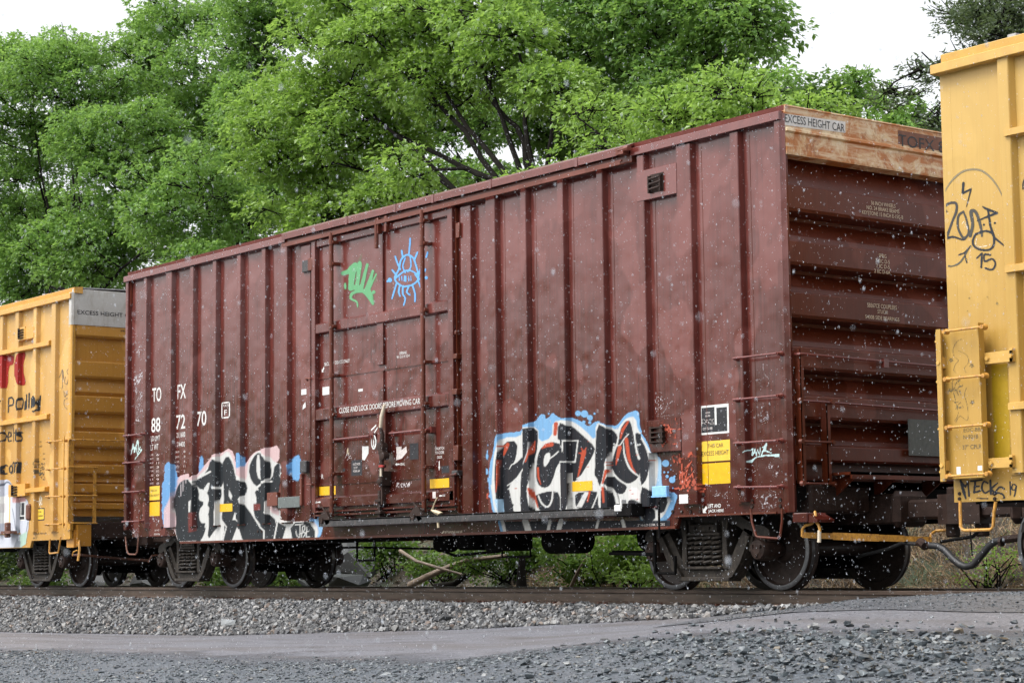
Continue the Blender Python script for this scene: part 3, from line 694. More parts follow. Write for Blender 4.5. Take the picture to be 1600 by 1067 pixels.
m = MB(); m.box(XK0, XK1, BASE-.012, BASE+.001, ZK, ZK+.03); m.box(XK1, R0-.3, BASE-.016, BASE+.001, ZS, ZS+.02); m.build('sill_lip', M_MARD, car)
m = MB()   # pipe along the floor, on the right
m.tube([(XK1-.2, -.0, 1.02), (XK1-.2, -.0, .6)], .014)
m.build('drop_pipe', M_UND, car)

# --- weld seams of the side sheets
m = MB()
for (a, b, c_, d_, y_, s_) in posts[1:14]:
    if b < XD0 or a > XD1: m.box(b+.115, b+.121, BASE-.003, BASE+.001, 1.0, 5.05)
m.build('weld_seam', M_MARD, car)
# --- underframe
uf = MB()
uf.box(L0+.3, R0-.3, YC-.17, YC+.17, .72, 1.0); uf.box(L0+.2, R0-.1, .15, .25, .86, 1.0); uf.box(L0+.2, R0-.1, 2.85, 2.95, .74, 1.0)
for x in (-11.6, -10.1, -8.4, -6.9, -5.3, -4.0): uf.box(x-.05, x+.05, .15, 2.9, .80, 1.0)
uf.build('underframe', M_UND, car)
m = MB(); m.lathe([(-.35, .02), (-.34, .17), (.34, .17), (.35, .02)], (-4.9, .9, .62), 'x', 20); m.lathe([(-.3, .02), (-.28, .2), (.28, .2), (.3, .02)], (-4.2, 1.9, .66), 'x', 20); m.build('air_reservoir', M_UND, car)
m = MB(); m.box(-6.6, -6.1, .8, 1.3, .5, .78, .04); m.box(-7.5, -7.1, 1.0, 1.5, .52, .78, .05); m.lathe([(0, .12), (.3, .12), (.36, .05)], (-8.0, 1.1, .62), 'x', 16); m.build('brake_valve', M_UND, car)
m = MB()
m.tube([(-12.2, 1.3, .60), (-10.3, 1.25, .60), (-8.2, 1.2, .55), (-6.2, 1.3, .58)], .016); m.tube([(-10.6, .4, .66), (-7.9, .4, .68)], .014)
m.tube([(-3.9, .8, .46), (-2.4, .9, .44)], .02); m.tube([(-9.2, .5, .66), (-9.2, .5, .40), (-8.75, .5, .40), (-8.75, .5, .66)], .018)
m.tube([(-2.55, .3, .70), (-2.55, .3, .20), (-2.2, .3, .20), (-2.2, .3, .40)], .022); m.tube([(-2.55, .3, .42), (-3.6, .5, .44)], .02)
m.tube([(-5.9, .6, .7), (-5.9, .6, .42), (-5.3, .6, .42), (-5.3, .6, .6)], .015)
m.tube([(-8.2, 1.2, .55), (-7.5, 1.0, .45), (-6.6, 1.1, .5)], .02); m.build('brake_rigging', M_UND, car)
TCR, TCL = -1.80, -14.0
def draft(parent, X, sg, with_hose=True):
    m = MB(); m.box(X-sg*1.0, X+sg*.28, YC-.2, YC+.2, .72, 1.05, .02)
    m.box(X+sg*.2, X+sg*.34, YC-.27, YC+.27, .68, 1.08, .06); m.box(X-sg*.9, X-sg*.06, YC-1.2, YC-.25, .84, 1.15, .03); m.build('striker', M_UNDB, parent)
    m = MB(); m.box(X+sg*.3, X+sg*.86, YC-.09, YC+.09, .76, .98, .03)
    k = sg; m.prism([(X+k*.80, YC-.14), (X+k*.98, YC-.20), (X+k*1.10, YC-.16), (X+k*1.06, YC-.04), (X+k*.98, YC+.02), (X+k*1.10, YC+.12), (X+k*1.06, YC+.20), (X+k*.86, YC+.16)], 'z', .70, 1.02)
    m.box(X+k*.84, X+k*.95, YC-.05, YC+.05, 1.0, 1.10, .02); m.box(X+k*.82, X+k*.95, YC-.06, YC+.06, .56, .72, .02); m.build('coupler', M_UNDB, parent)
draft(car, R0, 1); draft(car, L0, -1)
bogie(car, TCR); bogie(car, TCL)
# ================================================================== paint and lettering on the maroon car
WH = (.50, .50, .48); BK = (.014, .016, .020); BL = (.15, .31, .50); LB = (.30, .46, .60); RD = (.36, .06, .028); PK = (.50, .36, .36); GR = (.12, .33, .16); OR = (.38, .08, .045)
M_SPRAY = paint_mat('spray_paint', .5, .45, .2)
M_SPRAYW = paint_mat('worn_spray_paint', .55, .9, .45)
def paint_right(c):
    c.tf = (740, 620, 4.64)
    # faded red tags first
    for (u, v, ww, hh) in ((45, 330, 55, 90), (30, 400, 40, 70), (100, 720, 55, 70), (25, 420, 30, 60)):
        c.poly([(u-ww/2, v-hh/2), (u+ww/2, v-hh/2+10), (u+ww/2-6, v+hh/2), (u-ww/2+8, v+hh/2-8)], OR, 1.6, 0, .75, 1.6)
    sil = [(175, 290), (200, 262), (330, 255), (345, 215), (430, 190), (455, 150), (480, 120), (515, 170), (560, 118), (600, 150), (660, 160), (700, 150), (760, 175), (820, 220), (845, 200), (870, 175), (935, 185), (1020, 225), (1085, 125), (1165, 95), (1185, 115), (1190, 245), (1240, 265), (1295, 360), (1310, 425), (1335, 445), (1340, 560), (1345, 640), (1365, 690), (1470, 695), (1440, 790), (1390, 905), (1195, 905), (1195, 840), (165, 860), (150, 780), (128, 640), (135, 500), (165, 400)]
    c.poly(sil, BL, 3.0, 1.2, .5, 1.0); c.poly(sil, BL, 1.2, .2, .95, .5)
    for (u, v, r) in ((742, 118, 22), (790, 122, 28), (830, 150, 22), (786, 180, 12), (862, 120, 10), (828, 185, 12), (440, 200, 26), (490, 140, 16), (560, 130, 14), (525, 165, 10), (437, 128, 7), (530, 120, 8)):
        c.dot(u, v, r, BL, 1.3, .9)
    for (u, v, r) in ((100, 430, 30), (72, 540, 26), (110, 600, 20), (95, 395, 16), (100, 350, 8), (122, 350, 7), (75, 655, 6), (140, 720, 10)): c.dot(u, v, r, BL, 1.6, .85)
    c.poly([(1305, 430), (1345, 440), (1350, 500), (1345, 580), (1350, 650), (1360, 700), (1310, 690), (1300, 560)], LB, 2.0, 0, .8)
    for (u, v, r) in ((1378, 480, 26), (1368, 545, 9), (1395, 545, 8), (1388, 575, 13), (1425, 600, 24), (1442, 575, 9), (1415, 525, 6), (1430, 660, 7), (1415, 495, 6)): c.dot(u, v, r, BL, .8, .95)
    # white body of the letters
    c.poly([(195, 292), (325, 290), (343, 226), (455, 213), (457, 330), (555, 295), (558, 175), (640, 168), (700, 172), (790, 235), (872, 325), (868, 185), (950, 192), (1022, 245), (1062, 185), (1095, 150), (1160, 140), (1178, 250), (1232, 275), (1290, 375), (1325, 425), (1320, 600), (1290, 690), (1438, 702), (1350, 898), (1200, 898), (1195, 850), (180, 858), (158, 760), (148, 640), (165, 420), (185, 350)], WH, .5, 0)
    # black letter faces
    for P in ([(210, 325), (303, 322), (292, 440), (262, 500), (300, 480), (345, 420), (342, 540), (250, 620), (238, 690), (283, 760), (262, 810), (300, 860), (200, 862), (182, 720), (172, 560), (185, 430)],
              [(347, 237), (448, 225), (449, 330), (430, 480), (420, 600), (398, 660), (408, 740), (448, 862), (335, 862), (325, 740), (330, 600), (345, 470)],
              [(478, 365), (520, 335), (575, 325), (650, 352), (628, 400), (625, 455), (585, 500), (565, 575), (540, 640), (490, 660), (450, 625), (440, 545), (452, 430)],
              [(600, 180), (690, 205), (780, 285), (866, 365), (852, 410), (838, 440), (790, 520), (745, 590), (700, 620), (692, 530), (608, 478), (598, 330)],
              [(612, 492), (690, 500), (698, 600), (692, 840), (628, 842), (622, 650)], [(706, 700), (876, 680), (878, 712), (818, 850), (770, 850), (752, 812), (706, 812)],
              [(880, 203), (945, 205), (1016, 262), (1030, 300), (985, 420), (960, 540), (940, 640), (905, 650), (884, 600), (860, 560), (872, 400)],
              [(1042, 320), (1048, 240), (1092, 172), (1122, 178), (1140, 270), (1165, 380), (1190, 450), (1192, 560), (1150, 610), (1090, 630), (1020, 575), (985, 500), (1008, 410)],
              [(1150, 256), (1212, 276), (1252, 340), (1282, 420), (1292, 500), (1275, 590), (1240, 640), (1195, 640), (1190, 440), (1172, 360)],
              [(1196, 655), (1255, 655), (1320, 700), (1400, 732), (1356, 855), (1292, 800), (1305, 898), (1196, 898)],
              [(470, 700), (560, 680), (610, 700), (612, 842), (470, 842), (430, 720)], [(880, 720), (930, 700), (985, 640), (1030, 700), (1045, 780), (1100, 790), (1110, 745), (1150, 740), (1195, 770), (1195, 850), (830, 850)],
              [(950, 640), (1000, 560), (1100, 640), (1075, 700), (1030, 700)]):
        c.poly(P, BK, .35, .7)
    # white shapes over the black
    c.poly([(490, 470), (505, 410), (540, 400), (543, 440), (530, 475), (500, 512)], WH, .4)
    c.curve([(468, 358), (440, 430), (428, 540), (432, 620), (480, 678), (540, 650), (575, 580), (640, 540)], [10, 13, 13, 13, 14, 13, 10, 3], WH)
    c.curve([(500, 470), (560, 430), (600, 395)], 9, WH); c.curve([(478, 360), (540, 318), (610, 325), (655, 365)], [10, 12, 10, 6], WH)
    c.curve([(455, 715), (480, 770), (522, 795), (552, 750), (560, 660)], [10, 12, 12, 12, 10], WH); c.curve([(580, 600), (575, 690), (600, 640), (604, 700)], 5, WH)
    c.stroke([(662, 395), (665, 318), (742, 316), (722, 470), (612, 470)], 9, WH); c.stroke([(700, 555), (700, 620)], 8, WH)
    c.curve([(735, 592), (790, 565), (850, 568), (885, 605)], [8, 12, 12, 6], WH); c.poly([(775, 560), (862, 420), (868, 500), (860, 550), (810, 556)], WH, .4)
    c.stroke([(230, 642), (292, 600), (345, 520)], [6, 10, 8], WH); c.stroke([(235, 668), (262, 650)], 7, WH); c.stroke([(245, 520), (262, 490), (300, 470), (345, 425)], 6, WH)
    c.stroke([(375, 490), (410, 400), (416, 330)], [6, 10, 4], (.35, .35, .35)); c.stroke([(395, 470), (425, 380), (430, 320)], [10, 16, 8], RD)
    c.poly([(700, 812), (706, 690), (722, 700), (724, 800), (760, 812)], WH, .4); c.poly([(728, 800), (790, 690), (822, 690), (770, 800)], WH, .4); c.stroke([(835, 830), (890, 695)], 9, WH)
    c.poly([(888, 700), (918, 615), (945, 665), (932, 840), (888, 800)], WH, .5)
    c.curve([(1005, 360), (990, 440), (975, 505), (1030, 590), (1110, 640), (1160, 640)], [16, 14, 12, 12, 10, 8], WH)
    c.curve([(1072, 330), (1080, 420), (1120, 520), (1192, 580)], [6, 12, 14, 8], WH); c.curve([(1000, 338), (1040, 352), (1080, 300), (1108, 268)], 8, WH)
    c.curve([(1165, 350), (1195, 345)], 8, WH); c.curve([(1150, 260), (1165, 380), (1185, 445)], [10, 12, 18], WH)
    c.curve([(972, 640), (1010, 700), (1030, 770), (1045, 850)], [10, 22, 24, 14], WH); c.stroke([(1108, 650), (1092, 690), (1080, 720), (1045, 715)], [14, 12, 8, 6], WH)
    c.curve([(1100, 790), (1105, 750), (1140, 740), (1190, 765)], [8, 8, 6, 4], WH); c.stroke([(1285, 802), (1352, 862), (1310, 898)], [8, 14, 10], WH)
    c.poly([(1108, 650), (1190, 660), (1192, 760), (1165, 742), (1130, 735), (1110, 750)], (.62, .58, .57), .5)
    c.poly([(245, 690), (300, 610), (325, 640), (325, 740), (275, 800)], WH, .5)
    c.poly([(412, 650), (432, 720), (470, 842), (448, 862), (405, 740)], WH, .4)
    c.poly([(560, 300), (598, 300), (640, 350), (600, 335), (556, 325)], WH, .4)
    # red accents
    for P, wd in (([(232, 345), (218, 380), (205, 420)], [28, 26, 12]), ([(1104, 180), (1065, 240), (1050, 300)], [16, 22, 10]), ([(1092, 305), (1110, 440), (1135, 510), (1160, 548)], [26, 24, 14, 6]), ([(1045, 365), (1030, 430), (1018, 490)], [30, 22, 6]),
                  ([(980, 535), (968, 580), (955, 625)], [22, 18, 12]), ([(583, 195), (576, 270)], [30, 24]), ([(785, 400), (765, 490), (742, 578)], [34, 22, 8]), ([(482, 372), (510, 352), (550, 342)], [8, 26, 34]),
                  ([(452, 515), (455, 580), (472, 632)], [16, 14, 6]), ([(416, 665), (432, 730), (452, 800)], [14, 16, 8]), ([(828, 680), (812, 755)], [16, 10]), ([(955, 660), (962, 760)], [20, 14]), ([(626, 480), (622, 640)], [12, 8]), ([(190, 460), (186, 640), (180, 690)], [8, 10, 6])):
        c.stroke(P, wd, RD, .4)
    c.stroke([(750, 405), (785, 412), (800, 370)], 9, RD); c.stroke([(768, 372), (785, 412)], 8, RD); c.stroke([(190, 358), (238, 350)], 9, RD)
    for (u, v) in ((985, 475), (990, 495), (820, 320), (810, 510), (1170, 420), (1165, 745), (1125, 675), (1140, 702), (1300, 460), (290, 665)): c.stroke([(u-8, v), (u+10, v-4)], 4, RD, .3)
    c.poly([(160, 740), (200, 740), (210, 862), (185, 862)], LB, .6); c.stroke([(148, 640), (168, 760), (195, 860)], 10, WH)
    # below the door track
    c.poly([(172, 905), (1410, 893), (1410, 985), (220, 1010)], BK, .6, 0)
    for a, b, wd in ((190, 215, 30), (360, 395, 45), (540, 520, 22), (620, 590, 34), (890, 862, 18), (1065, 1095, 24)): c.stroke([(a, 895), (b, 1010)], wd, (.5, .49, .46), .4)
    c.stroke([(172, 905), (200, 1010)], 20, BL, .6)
def paint_right_tag(c):
    c.tf = (1000, 620, 5.08)
    import random as _r; q = _r.Random(4)
    for (u0, v0, u1, v1, n_) in ((190, 190, 320, 400, 26), (290, 440, 480, 740, 44), (240, 470, 290, 520, 4)):
        for _ in range(n_):
            u, v = q.uniform(u0, u1), q.uniform(v0, v1); a = q.choice((0, .5, 1.2, 1.57, 2.2)); L = q.uniform(15, 40)
            c.stroke([(u-L*math.cos(a), v-L*math.sin(a)), (u+L*math.cos(a), v+L*math.sin(a))], q.uniform(8, 16), OR, .8, q.uniform(.35, .85), 1.2)
    for s_ in ([(300, 590), (305, 690), (345, 660), (330, 610), (300, 590)], [(360, 590), (365, 720), (400, 580), (350, 640), (400, 720)], [(430, 560), (460, 720), (500, 730)]): c.stroke(s_, 12, OR, .6, .8, .8)
def paint_left(c):
    c.tf = (180, 600, 3.9525)
    c.poly([(280, 590), (318, 592), (318, 485), (362, 480), (368, 560), (395, 600), (370, 690), (340, 760), (372, 860), (362, 892), (280, 892), (275, 700)], (.12, .27, .48), 1.2, 0, .95, 1.0)
    c.poly([(510, 440), (535, 440), (540, 560), (500, 570)], (.12, .27, .48), 1.4, 0, .85, 1.0); c.poly([(735, 430), (785, 415), (800, 500), (775, 560), (735, 560)], (.12, .27, .48), 1.4, 0, .85, 1.2)
    c.poly([(1080, 445), (1140, 430), (1142, 590), (1085, 605), (1070, 520)], (.13, .29, .50), 2.2, 0, .85, 1.4)
    c.poly([(1200, 815), (1272, 812), (1272, 925), (1230, 965)], (.20, .36, .55), 1.8, 0, .85, .8)
    c.poly([(330, 760), (370, 640), (375, 570), (440, 545), (470, 580), (510, 545), (565, 470), (590, 440), (640, 430), (680, 395), (720, 410), (740, 510), (790, 520), (810, 460), (850, 420), (890, 400), (925, 400), (1005, 368), (1005, 480), (960, 480), (960, 700), (1000, 790), (1060, 860), (1200, 840), (1245, 880), (1235, 965), (380, 985), (360, 900), (300, 880), (290, 800)], PK, 1.4, 0, .92, .9)
    c.poly([(368, 660), (400, 610), (440, 575), (490, 600), (500, 565), (560, 520), (585, 452), (640, 450), (680, 408), (708, 440), (735, 545), (780, 570), (800, 600), (812, 470), (850, 425), (890, 408), (950, 450), (968, 480), (1045, 500), (1035, 560), (1000, 545), (962, 680), (940, 720), (945, 790), (1000, 810), (1060, 850), (1200, 845), (1245, 890), (1232, 965), (382, 985), (355, 900), (372, 850), (350, 760)], WH, .6)
    for P in ([(372, 640), (400, 600), (440, 588), (480, 608), (505, 665), (500, 720), (540, 730), (500, 780), (510, 860), (552, 860), (535, 930), (500, 985), (385, 985), (362, 900), (372, 850), (355, 730)],
              [(490, 590), (560, 545), (582, 460), (640, 475), (662, 540), (655, 600), (640, 640), (645, 690), (620, 760), (622, 880), (600, 900), (560, 960), (575, 850), (560, 760), (575, 700), (548, 650), (500, 640)],
              [(648, 500), (682, 440), (712, 490), (732, 590), (790, 598), (806, 655), (765, 715), (795, 760), (850, 830), (900, 900), (905, 985), (785, 985), (748, 860), (700, 985), (650, 985), (672, 880), (645, 830), (665, 740), (662, 620)],
              [(878, 422), (940, 460), (955, 560), (925, 600), (880, 640), (832, 600), (815, 520), (845, 450)], [(980, 482), (1042, 515), (1030, 560), (1005, 590), (990, 690), (935, 700), (930, 800), (985, 840), (965, 985), (915, 985), (900, 880), (840, 800), (870, 720), (850, 650), (960, 600)],
              [(1070, 860), (1195, 852), (1225, 900), (1215, 965), (1090, 985)], [(985, 850), (1040, 880), (1015, 985), (968, 985)]):
        c.poly(P, (.018, .022, .025), .4, .9)
    c.poly([(440, 800), (492, 790), (492, 905), (442, 915)], (.13, .03, .025), .6, 0, .95)
    for P in ([(452, 735), (482, 715), (478, 790), (450, 792)], [(525, 660), (575, 590), (565, 660), (545, 680), (555, 740), (575, 770), (545, 850), (515, 850), (510, 760), (545, 760), (560, 700)], [(692, 650), (712, 690), (705, 715), (690, 690)], [(712, 840), (728, 790), (775, 850), (745, 835)],
              [(862, 440), (882, 430), (885, 590), (900, 600), (862, 570)], [(1000, 560), (1045, 545), (1020, 590)], [(640, 700), (655, 690), (660, 740), (640, 850), (625, 850), (628, 740)], [(1000, 770), (1050, 830), (1000, 815)]): c.poly(P, WH, .4)
    c.stroke([(500, 580), (575, 540)], 12, WH); c.stroke([(600, 640), (645, 640)], 14, WH); c.stroke([(860, 640), (905, 605), (955, 600)], 12, WH); c.stroke([(775, 712), (830, 640), (870, 650)], [6, 12, 8], WH)
    c.curve([(555, 840), (545, 880), (556, 900), (520, 980)], 6, WH); c.stroke([(640, 830), (675, 880), (650, 980)], 7, WH); c.stroke([(822, 780), (885, 885), (908, 905), (905, 985)], 8, WH); c.stroke([(935, 790), (992, 842), (965, 985)], 9, WH); c.stroke([(1195, 850), (1228, 905), (1225, 965)], 10, WH)
    c.poly([(540, 935), (512, 985), (556, 985)], WH, .4); c.poly([(742, 880), (702, 985), (782, 985)], WH, .4); c.poly([(1044, 885), (1012, 985), (1072, 985)], WH, .4)
    for x_, a, b in ((395, 620, 690), (408, 600, 660), (425, 580, 610), (1032, 500, 545)): c.stroke([(x_, a), (x_, b)], 4, (.5, .45, .46), .4)
    c.stroke([(1100, 868), (1150, 862)], 5, WH); c.stroke([(1105, 905), (1110, 935), (1128, 948), (1130, 870)], 5, WH); c.stroke([(1140, 945), (1145, 880), (1160, 872), (1158, 900), (1146, 912), (1165, 920), (1150, 945)], 5, WH); c.stroke([(1172, 880), (1170, 945), (1190, 940)], 5, WH); c.stroke([(1125, 925), (1188, 905)], 4, WH)
    c.poly([(843, 738), (885, 738), (885, 778), (843, 778)], (.13, .03, .025), .5)
boxes_side = posts+[(PY(1014, 680)[0], PY(1064, 680)[0], PY(1016, 707)[1], PY(1016, 657)[1], -.006, 0)]
XA, XB = PY(752, 700)[0], PY(1062, 700)[0]
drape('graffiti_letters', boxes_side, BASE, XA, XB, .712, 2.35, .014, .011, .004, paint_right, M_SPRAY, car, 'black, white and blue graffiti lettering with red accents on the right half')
drape('faded_orange_tag', boxes_side, BASE, PY(1030, 700)[0], PY(1100, 700)[0], .95, 2.1, .013, .011, .006, paint_right_tag, M_SPRAYW, car, 'faded orange tag beside the right graffiti')
XA, XB = PY(246, 700)[0], PY(503, 700)[0]
drape('graffiti_letters', [b for b in boxes_side], BASE, XA, XB, .712, 2.75, .022, .013, .004, paint_left, M_SPRAY, car, 'black and white graffiti lettering with pink and blue edges left of the door')
# green tag and blue tag on the door
def paint_green(c):
    c.tf = (380, 340, 3.9525); G = GR
    for P, wd in (([(615, 345), (660, 330), (690, 290), (668, 440)], [26, 34, 24, 22]), ([(665, 330), (660, 440), (690, 430)], 26), ([(720, 285), (700, 440)], 26), ([(765, 290), (730, 430), (690, 435)], [18, 26, 24]), ([(800, 330), (765, 440)], [16, 30]), ([(820, 350), (775, 440), (785, 480)], [8, 20, 22])): c.stroke(P, wd, G, .8, .95, .35)
    c.curve([(735, 215), (720, 260), (700, 290)], [8, 28, 30], G, 2.5, .45); c.curve([(800, 320), (825, 360), (815, 400)], [6, 18, 14], G, 2, .5); c.poly([(640, 300), (700, 270), (720, 330), (650, 360)], G, 1.5, 0, .6)
    c.curve([(706, 552), (700, 520), (665, 500), (672, 470), (710, 455), (750, 460), (800, 530)], [8, 12, 16, 20, 20, 26, 16], G, .7); c.curve([(750, 450), (790, 480), (800, 535)], [20, 30, 14], G, 2, .7)
    c.dot(629, 422, 9, G); c.stroke([(629, 410), (630, 436)], 14, G); c.dot(805, 460, 11, G)
def paint_blue(c):
    c.tf = (380, 340, 3.9525); B = (.13, .36, .70)
    c.curve([(1008, 232), (975, 260), (960, 320), (935, 375), (965, 415), (1010, 425), (1060, 405), (1082, 370), (1068, 300), (1045, 245)], 11, B, closed=True)
    c.curve([(940, 375), (975, 345), (1000, 330), (1040, 330), (1085, 360)], 10, B); c.curve([(1000, 250), (985, 300), (1000, 340)], 9, B); c.curve([(1030, 240), (1035, 300), (1015, 335)], 9, B)
    for P in ([(1030, 130), (1028, 170), (1022, 230)], [(978, 205), (985, 250)], [(938, 240), (955, 290), (970, 320)], [(1075, 215), (1055, 265)], [(1138, 215), (1130, 245)], [(920, 325), (945, 355)], [(1100, 300), (1085, 350)], [(1125, 320), (1090, 380), (1060, 350)],
              [(945, 410), (930, 460), (918, 500)], [(965, 425), (960, 460), (968, 485)], [(985, 430), (985, 470), (1000, 500), (990, 540)], [(1020, 430), (1010, 460), (1030, 478)], [(1045, 420), (1060, 470), (1060, 520)], [(1080, 390), (1095, 430), (1100, 450)], [(875, 395), (905, 390)]): c.curve(P, [11, 11] + [9]*(len(P)-2), B, .4)
    c.dot(905, 386, 14, B); c.dot(1130, 372, 10, B); c.poly([(992, 358), (1008, 358), (1008, 396), (990, 396)], B, .4)
    for u in (962, 978, 1020, 1034): c.stroke([(u, 362), (u+2, 390)], 6, B)
cbx = [(XC-.13, XC+.02, 3.08, 4.93, .012, 0)]
drape('green_tag', cbx, DY, PY(528, 430)[0], PY(600, 430)[0], 3.85, 4.75, .016, .012, .003, paint_green, M_SPRAY, door, 'green spray tag on the upper door')
drape('blue_eye_tag', cbx, DY, PY(600, 430)[0], PY(672, 430)[0], 3.78, 4.9, .014, .012, .003, paint_blue, M_SPRAY, door, 'blue sunburst face tag on the upper door')
# chalk and thin white tags
def paint_chalk_r(c):
    c.tf = (1000, 620, 5.08); W_ = (.55, .50, .52)
    c.curve([(150, 20), (120, 40), (118, 90), (145, 100), (165, 60), (155, 20), (120, 0), (105, 50), (112, 110), (140, 138), (180, 110), (200, 60), (205, 20), (190, -12)], 3, W_, .3)
    c.curve([(135, 40), (128, 80), (145, 80), (150, 60)], 3, W_, .3); c.curve([(172, 22), (182, 18), (180, 36), (190, 34)], 3, W_, .3); c.curve([(212, 45), (222, 52), (228, 36), (240, 46), (236, 30)], 3, W_, .3)
    for k in range(12): c.stroke([(98+k*13, 160-k*.8), (104+k*13, 146-k), (109+k*13, 158-k)], 2.5, W_, .3, .7)
    T = (.50, .66, .66)
    c.stroke([(838, 440), (880, 408), (870, 462)], [6, 9, 6], T); c.stroke([(878, 465), (895, 412), (905, 462)], 7, T); c.stroke([(880, 445), (905, 440)], 5, T); c.stroke([(910, 465), (915, 415), (932, 462), (938, 402)], 7, T); c.stroke([(942, 470), (985, 372)], [7, 16], T); c.stroke([(952, 400), (985, 385), (975, 425), (948, 430)], [5, 12, 10, 5], T); c.stroke([(975, 425), (1030, 445)], [16, 6], T); c.stroke([(866, 512), (900, 480), (980, 462), (1078, 462)], [20, 9, 12, 26], T); c.dot(1020, 415, 7, T)
    q = random.Random(3)
    for (u0, v0, u1, v1, n_, wd) in ((850, 540, 910, 600, 5, 3), (985, 525, 1080, 600, 8, 3), (530, 755, 700, 840, 12, 3.2), (905, 745, 1080, 900, 22, 3), (880, 90, 1000, 180, 12, 2.5), (665, 850, 740, 890, 8, 2.5), (840, 250, 900, 300, 4, 2), (915, 615, 960, 645, 2, 3), (500, 700, 570, 735, 5, 4)):
        for _ in range(n_):
            u, v = q.uniform(u0, u1), q.uniform(v0, v1); L = (v1-v0)*.3; P = [(u, v)]
            for k in range(3): P.append((P[-1][0]+q.uniform(-L, L), P[-1][1]+q.uniform(-L, L)))
            c.curve(P, wd, W_, .3, .75)
    c.tf = (960, 400, 3.9525)
    c.curve([(905, 665), (910, 720), (940, 760), (930, 805), (895, 805), (890, 770), (915, 745)], 3.5, W_, .3, .7)
    for _ in range(10):
        u, v = q.uniform(540, 700), q.uniform(770, 900); c.stroke([(u, v), (u+q.uniform(-40, 40), v+q.uniform(-40, 40))], 2.4, W_, .3, .55)
rbx = [b for b in boxes_side]
drape('chalk_tags', rbx, BASE, PY(1016, 700)[0], -.14, .86, 2.75, .013, .011, .002, paint_chalk_r, M_SPRAYW, car, 'thin white chalk tags near the right corner')
def paint_chalk_l(c):
    c.tf = (180, 600, 3.9525); T = (.50, .66, .63); W_ = (.5, .46, .48); q = random.Random(9)
    c.stroke([(88, 430), (100, 370), (108, 420), (128, 345), (134, 400), (152, 405), (110, 465)], [5, 8, 7, 8, 6, 7, 5], T); c.stroke([(95, 400), (118, 385), (125, 430), (145, 385)], 5, T)
    for (u0, v0, u1, v1, n_) in ((105, -80, 160, 240, 70), (100, -260, 160, -180, 16), (80, 880, 130, 930, 10), (195, 820, 270, 880, 14), (285, 500, 315, 560, 8)):
        for _ in range(n_):
            u, v = q.uniform(u0, u1), q.uniform(v0, v1); c.stroke([(u, v), (u+q.uniform(-14, 14), v+q.uniform(-22, 22)), (u+q.uniform(-14, 14), v+q.uniform(-22, 22))], 3.4, W_, .4, .6)
drape('chalk_tags', rbx, BASE, L0+.1, PY(256, 700)[0], .9, 4.2, .03, .016, .002, paint_chalk_l, M_SPRAYW, car, 'thin pale chalk tags near the left corner')

# ---- lettering
YB = BASE
tx = MB()
side_text(tx, 'TO', (238, 628), (252, 627), 22, YB, .01); side_text(tx, 'FX', (277.5, 623.5), (290.5, 622), 22.5, YB, .01)
tx.build('reporting_mark', M_WHITE, car)
tx = MB(); side_text(tx, '88', (236.5, 675.5), (250.5, 674.5), 22.5, YB, .01); side_text(tx, '72', (275.5, 671), (289.5, 669.5), 22.5, YB, .01); side_text(tx, '70', (307.5, 666), (322.5, 664.5), 23, YB, .01)
tx.build('car_number', M_WHITE, car)
tx = MB()
for s_, a, b, y_, h in (('LD LMT', 236, 250, 689, 8), ('211600', 276, 289.5, 683.5, 8), ('LT WT', 235.5, 247.5, 703.5, 9), ('74400', 277, 289, 698.5, 8)): side_text(tx, s_, (a, y_), (b, y_-1), h, YB, .004)
tx.build('load_limit_lettering', M_WHITE, car)
tx = MB()
for k, s_ in enumerate(('IL 50', 'IW 9', 'IH 13', 'EW 9', 'E 14', 'L 50', 'K 5', 'CU FT')):
    side_text(tx, s_, (233.5, 712+k*6.4), (239.5 if k < 7 else 240, 712+k*6.4), 3.2, YB); side_text(tx, ('6', '2', '11', '3', '10', '0', '9', '6269')[k], (244.5, 712+k*6.4), (248.5, 711.8+k*6.4), 3.2, YB)
for k, s_ in enumerate(('EW 9', 'EXH 9', 'H 17', 'IW 9 2', 'CAP 6')): side_text(tx, s_, (273.5, 708+k*7.6), (280, 707.6+k*7.6), 3.2, YB); side_text(tx, ('8', '3', '4', '11', '2')[k], (287, 707+k*7.6), (289.5, 706.8+k*7.6), 3.2, YB)
side_text(tx, 'EXT HGT', (242, 830), (249, 829.5), 3, YB); side_text(tx, 'NON HRN', (241, 836), (250, 835.5), 3, YB); tx.build('dimension_lettering', M_WHITE2, car)
tx = MB()
x0, z0 = PY(346, 654, YB); x1, z1 = PY(359.5, 627, YB)
for a, b, c_, d_ in ((x0, x1, z0, z0+.02), (x0, x1, z1-.02, z1), (x0, x0+.03, z0, z1), (x1-.03, x1, z0, z1)): tx.add([(a, YB-.0015, c_), (b, YB-.0015, c_), (b, YB-.0015, d_), (a, YB-.0015, d_)], [(0, 1, 2, 3)])
side_text(tx, 'PLATE', (348.5, 635.5), (357.5, 635), 3.6, YB); side_text(tx, 'F', (350.5, 648.5), (354.5, 648), 8, YB, .01); tx.build('plate_mark', M_WHITE, car)
m = MB(); side_quad(m, (230.5, 760), (249.5, 780.5), YB); m.build('yellow_sticker', M_YSTK, car, 'small amber sticker reading this car excess height on the left panel')
tx = MB(); side_text(tx, 'THIS CAR', (235.5, 768), (245.5, 767.5), 3.4, YB, .004, .003); side_text(tx, 'EXCESS HEIGHT', (231.5, 775.5), (248.5, 775), 3.4, YB, .004, .003); tx.build('sticker_lettering', M_BLACKL, car)
m = MB(); side_quad(m, (230.5, 784.5), (249.5, 805.5), YB); side_quad(m, (341.5, 787.5), (363.5, 798.5), YB, .006); side_quad(m, (888.5, 753), (926.5, 766), YB, .007); m.build('reflective_tape', M_REFL, car)
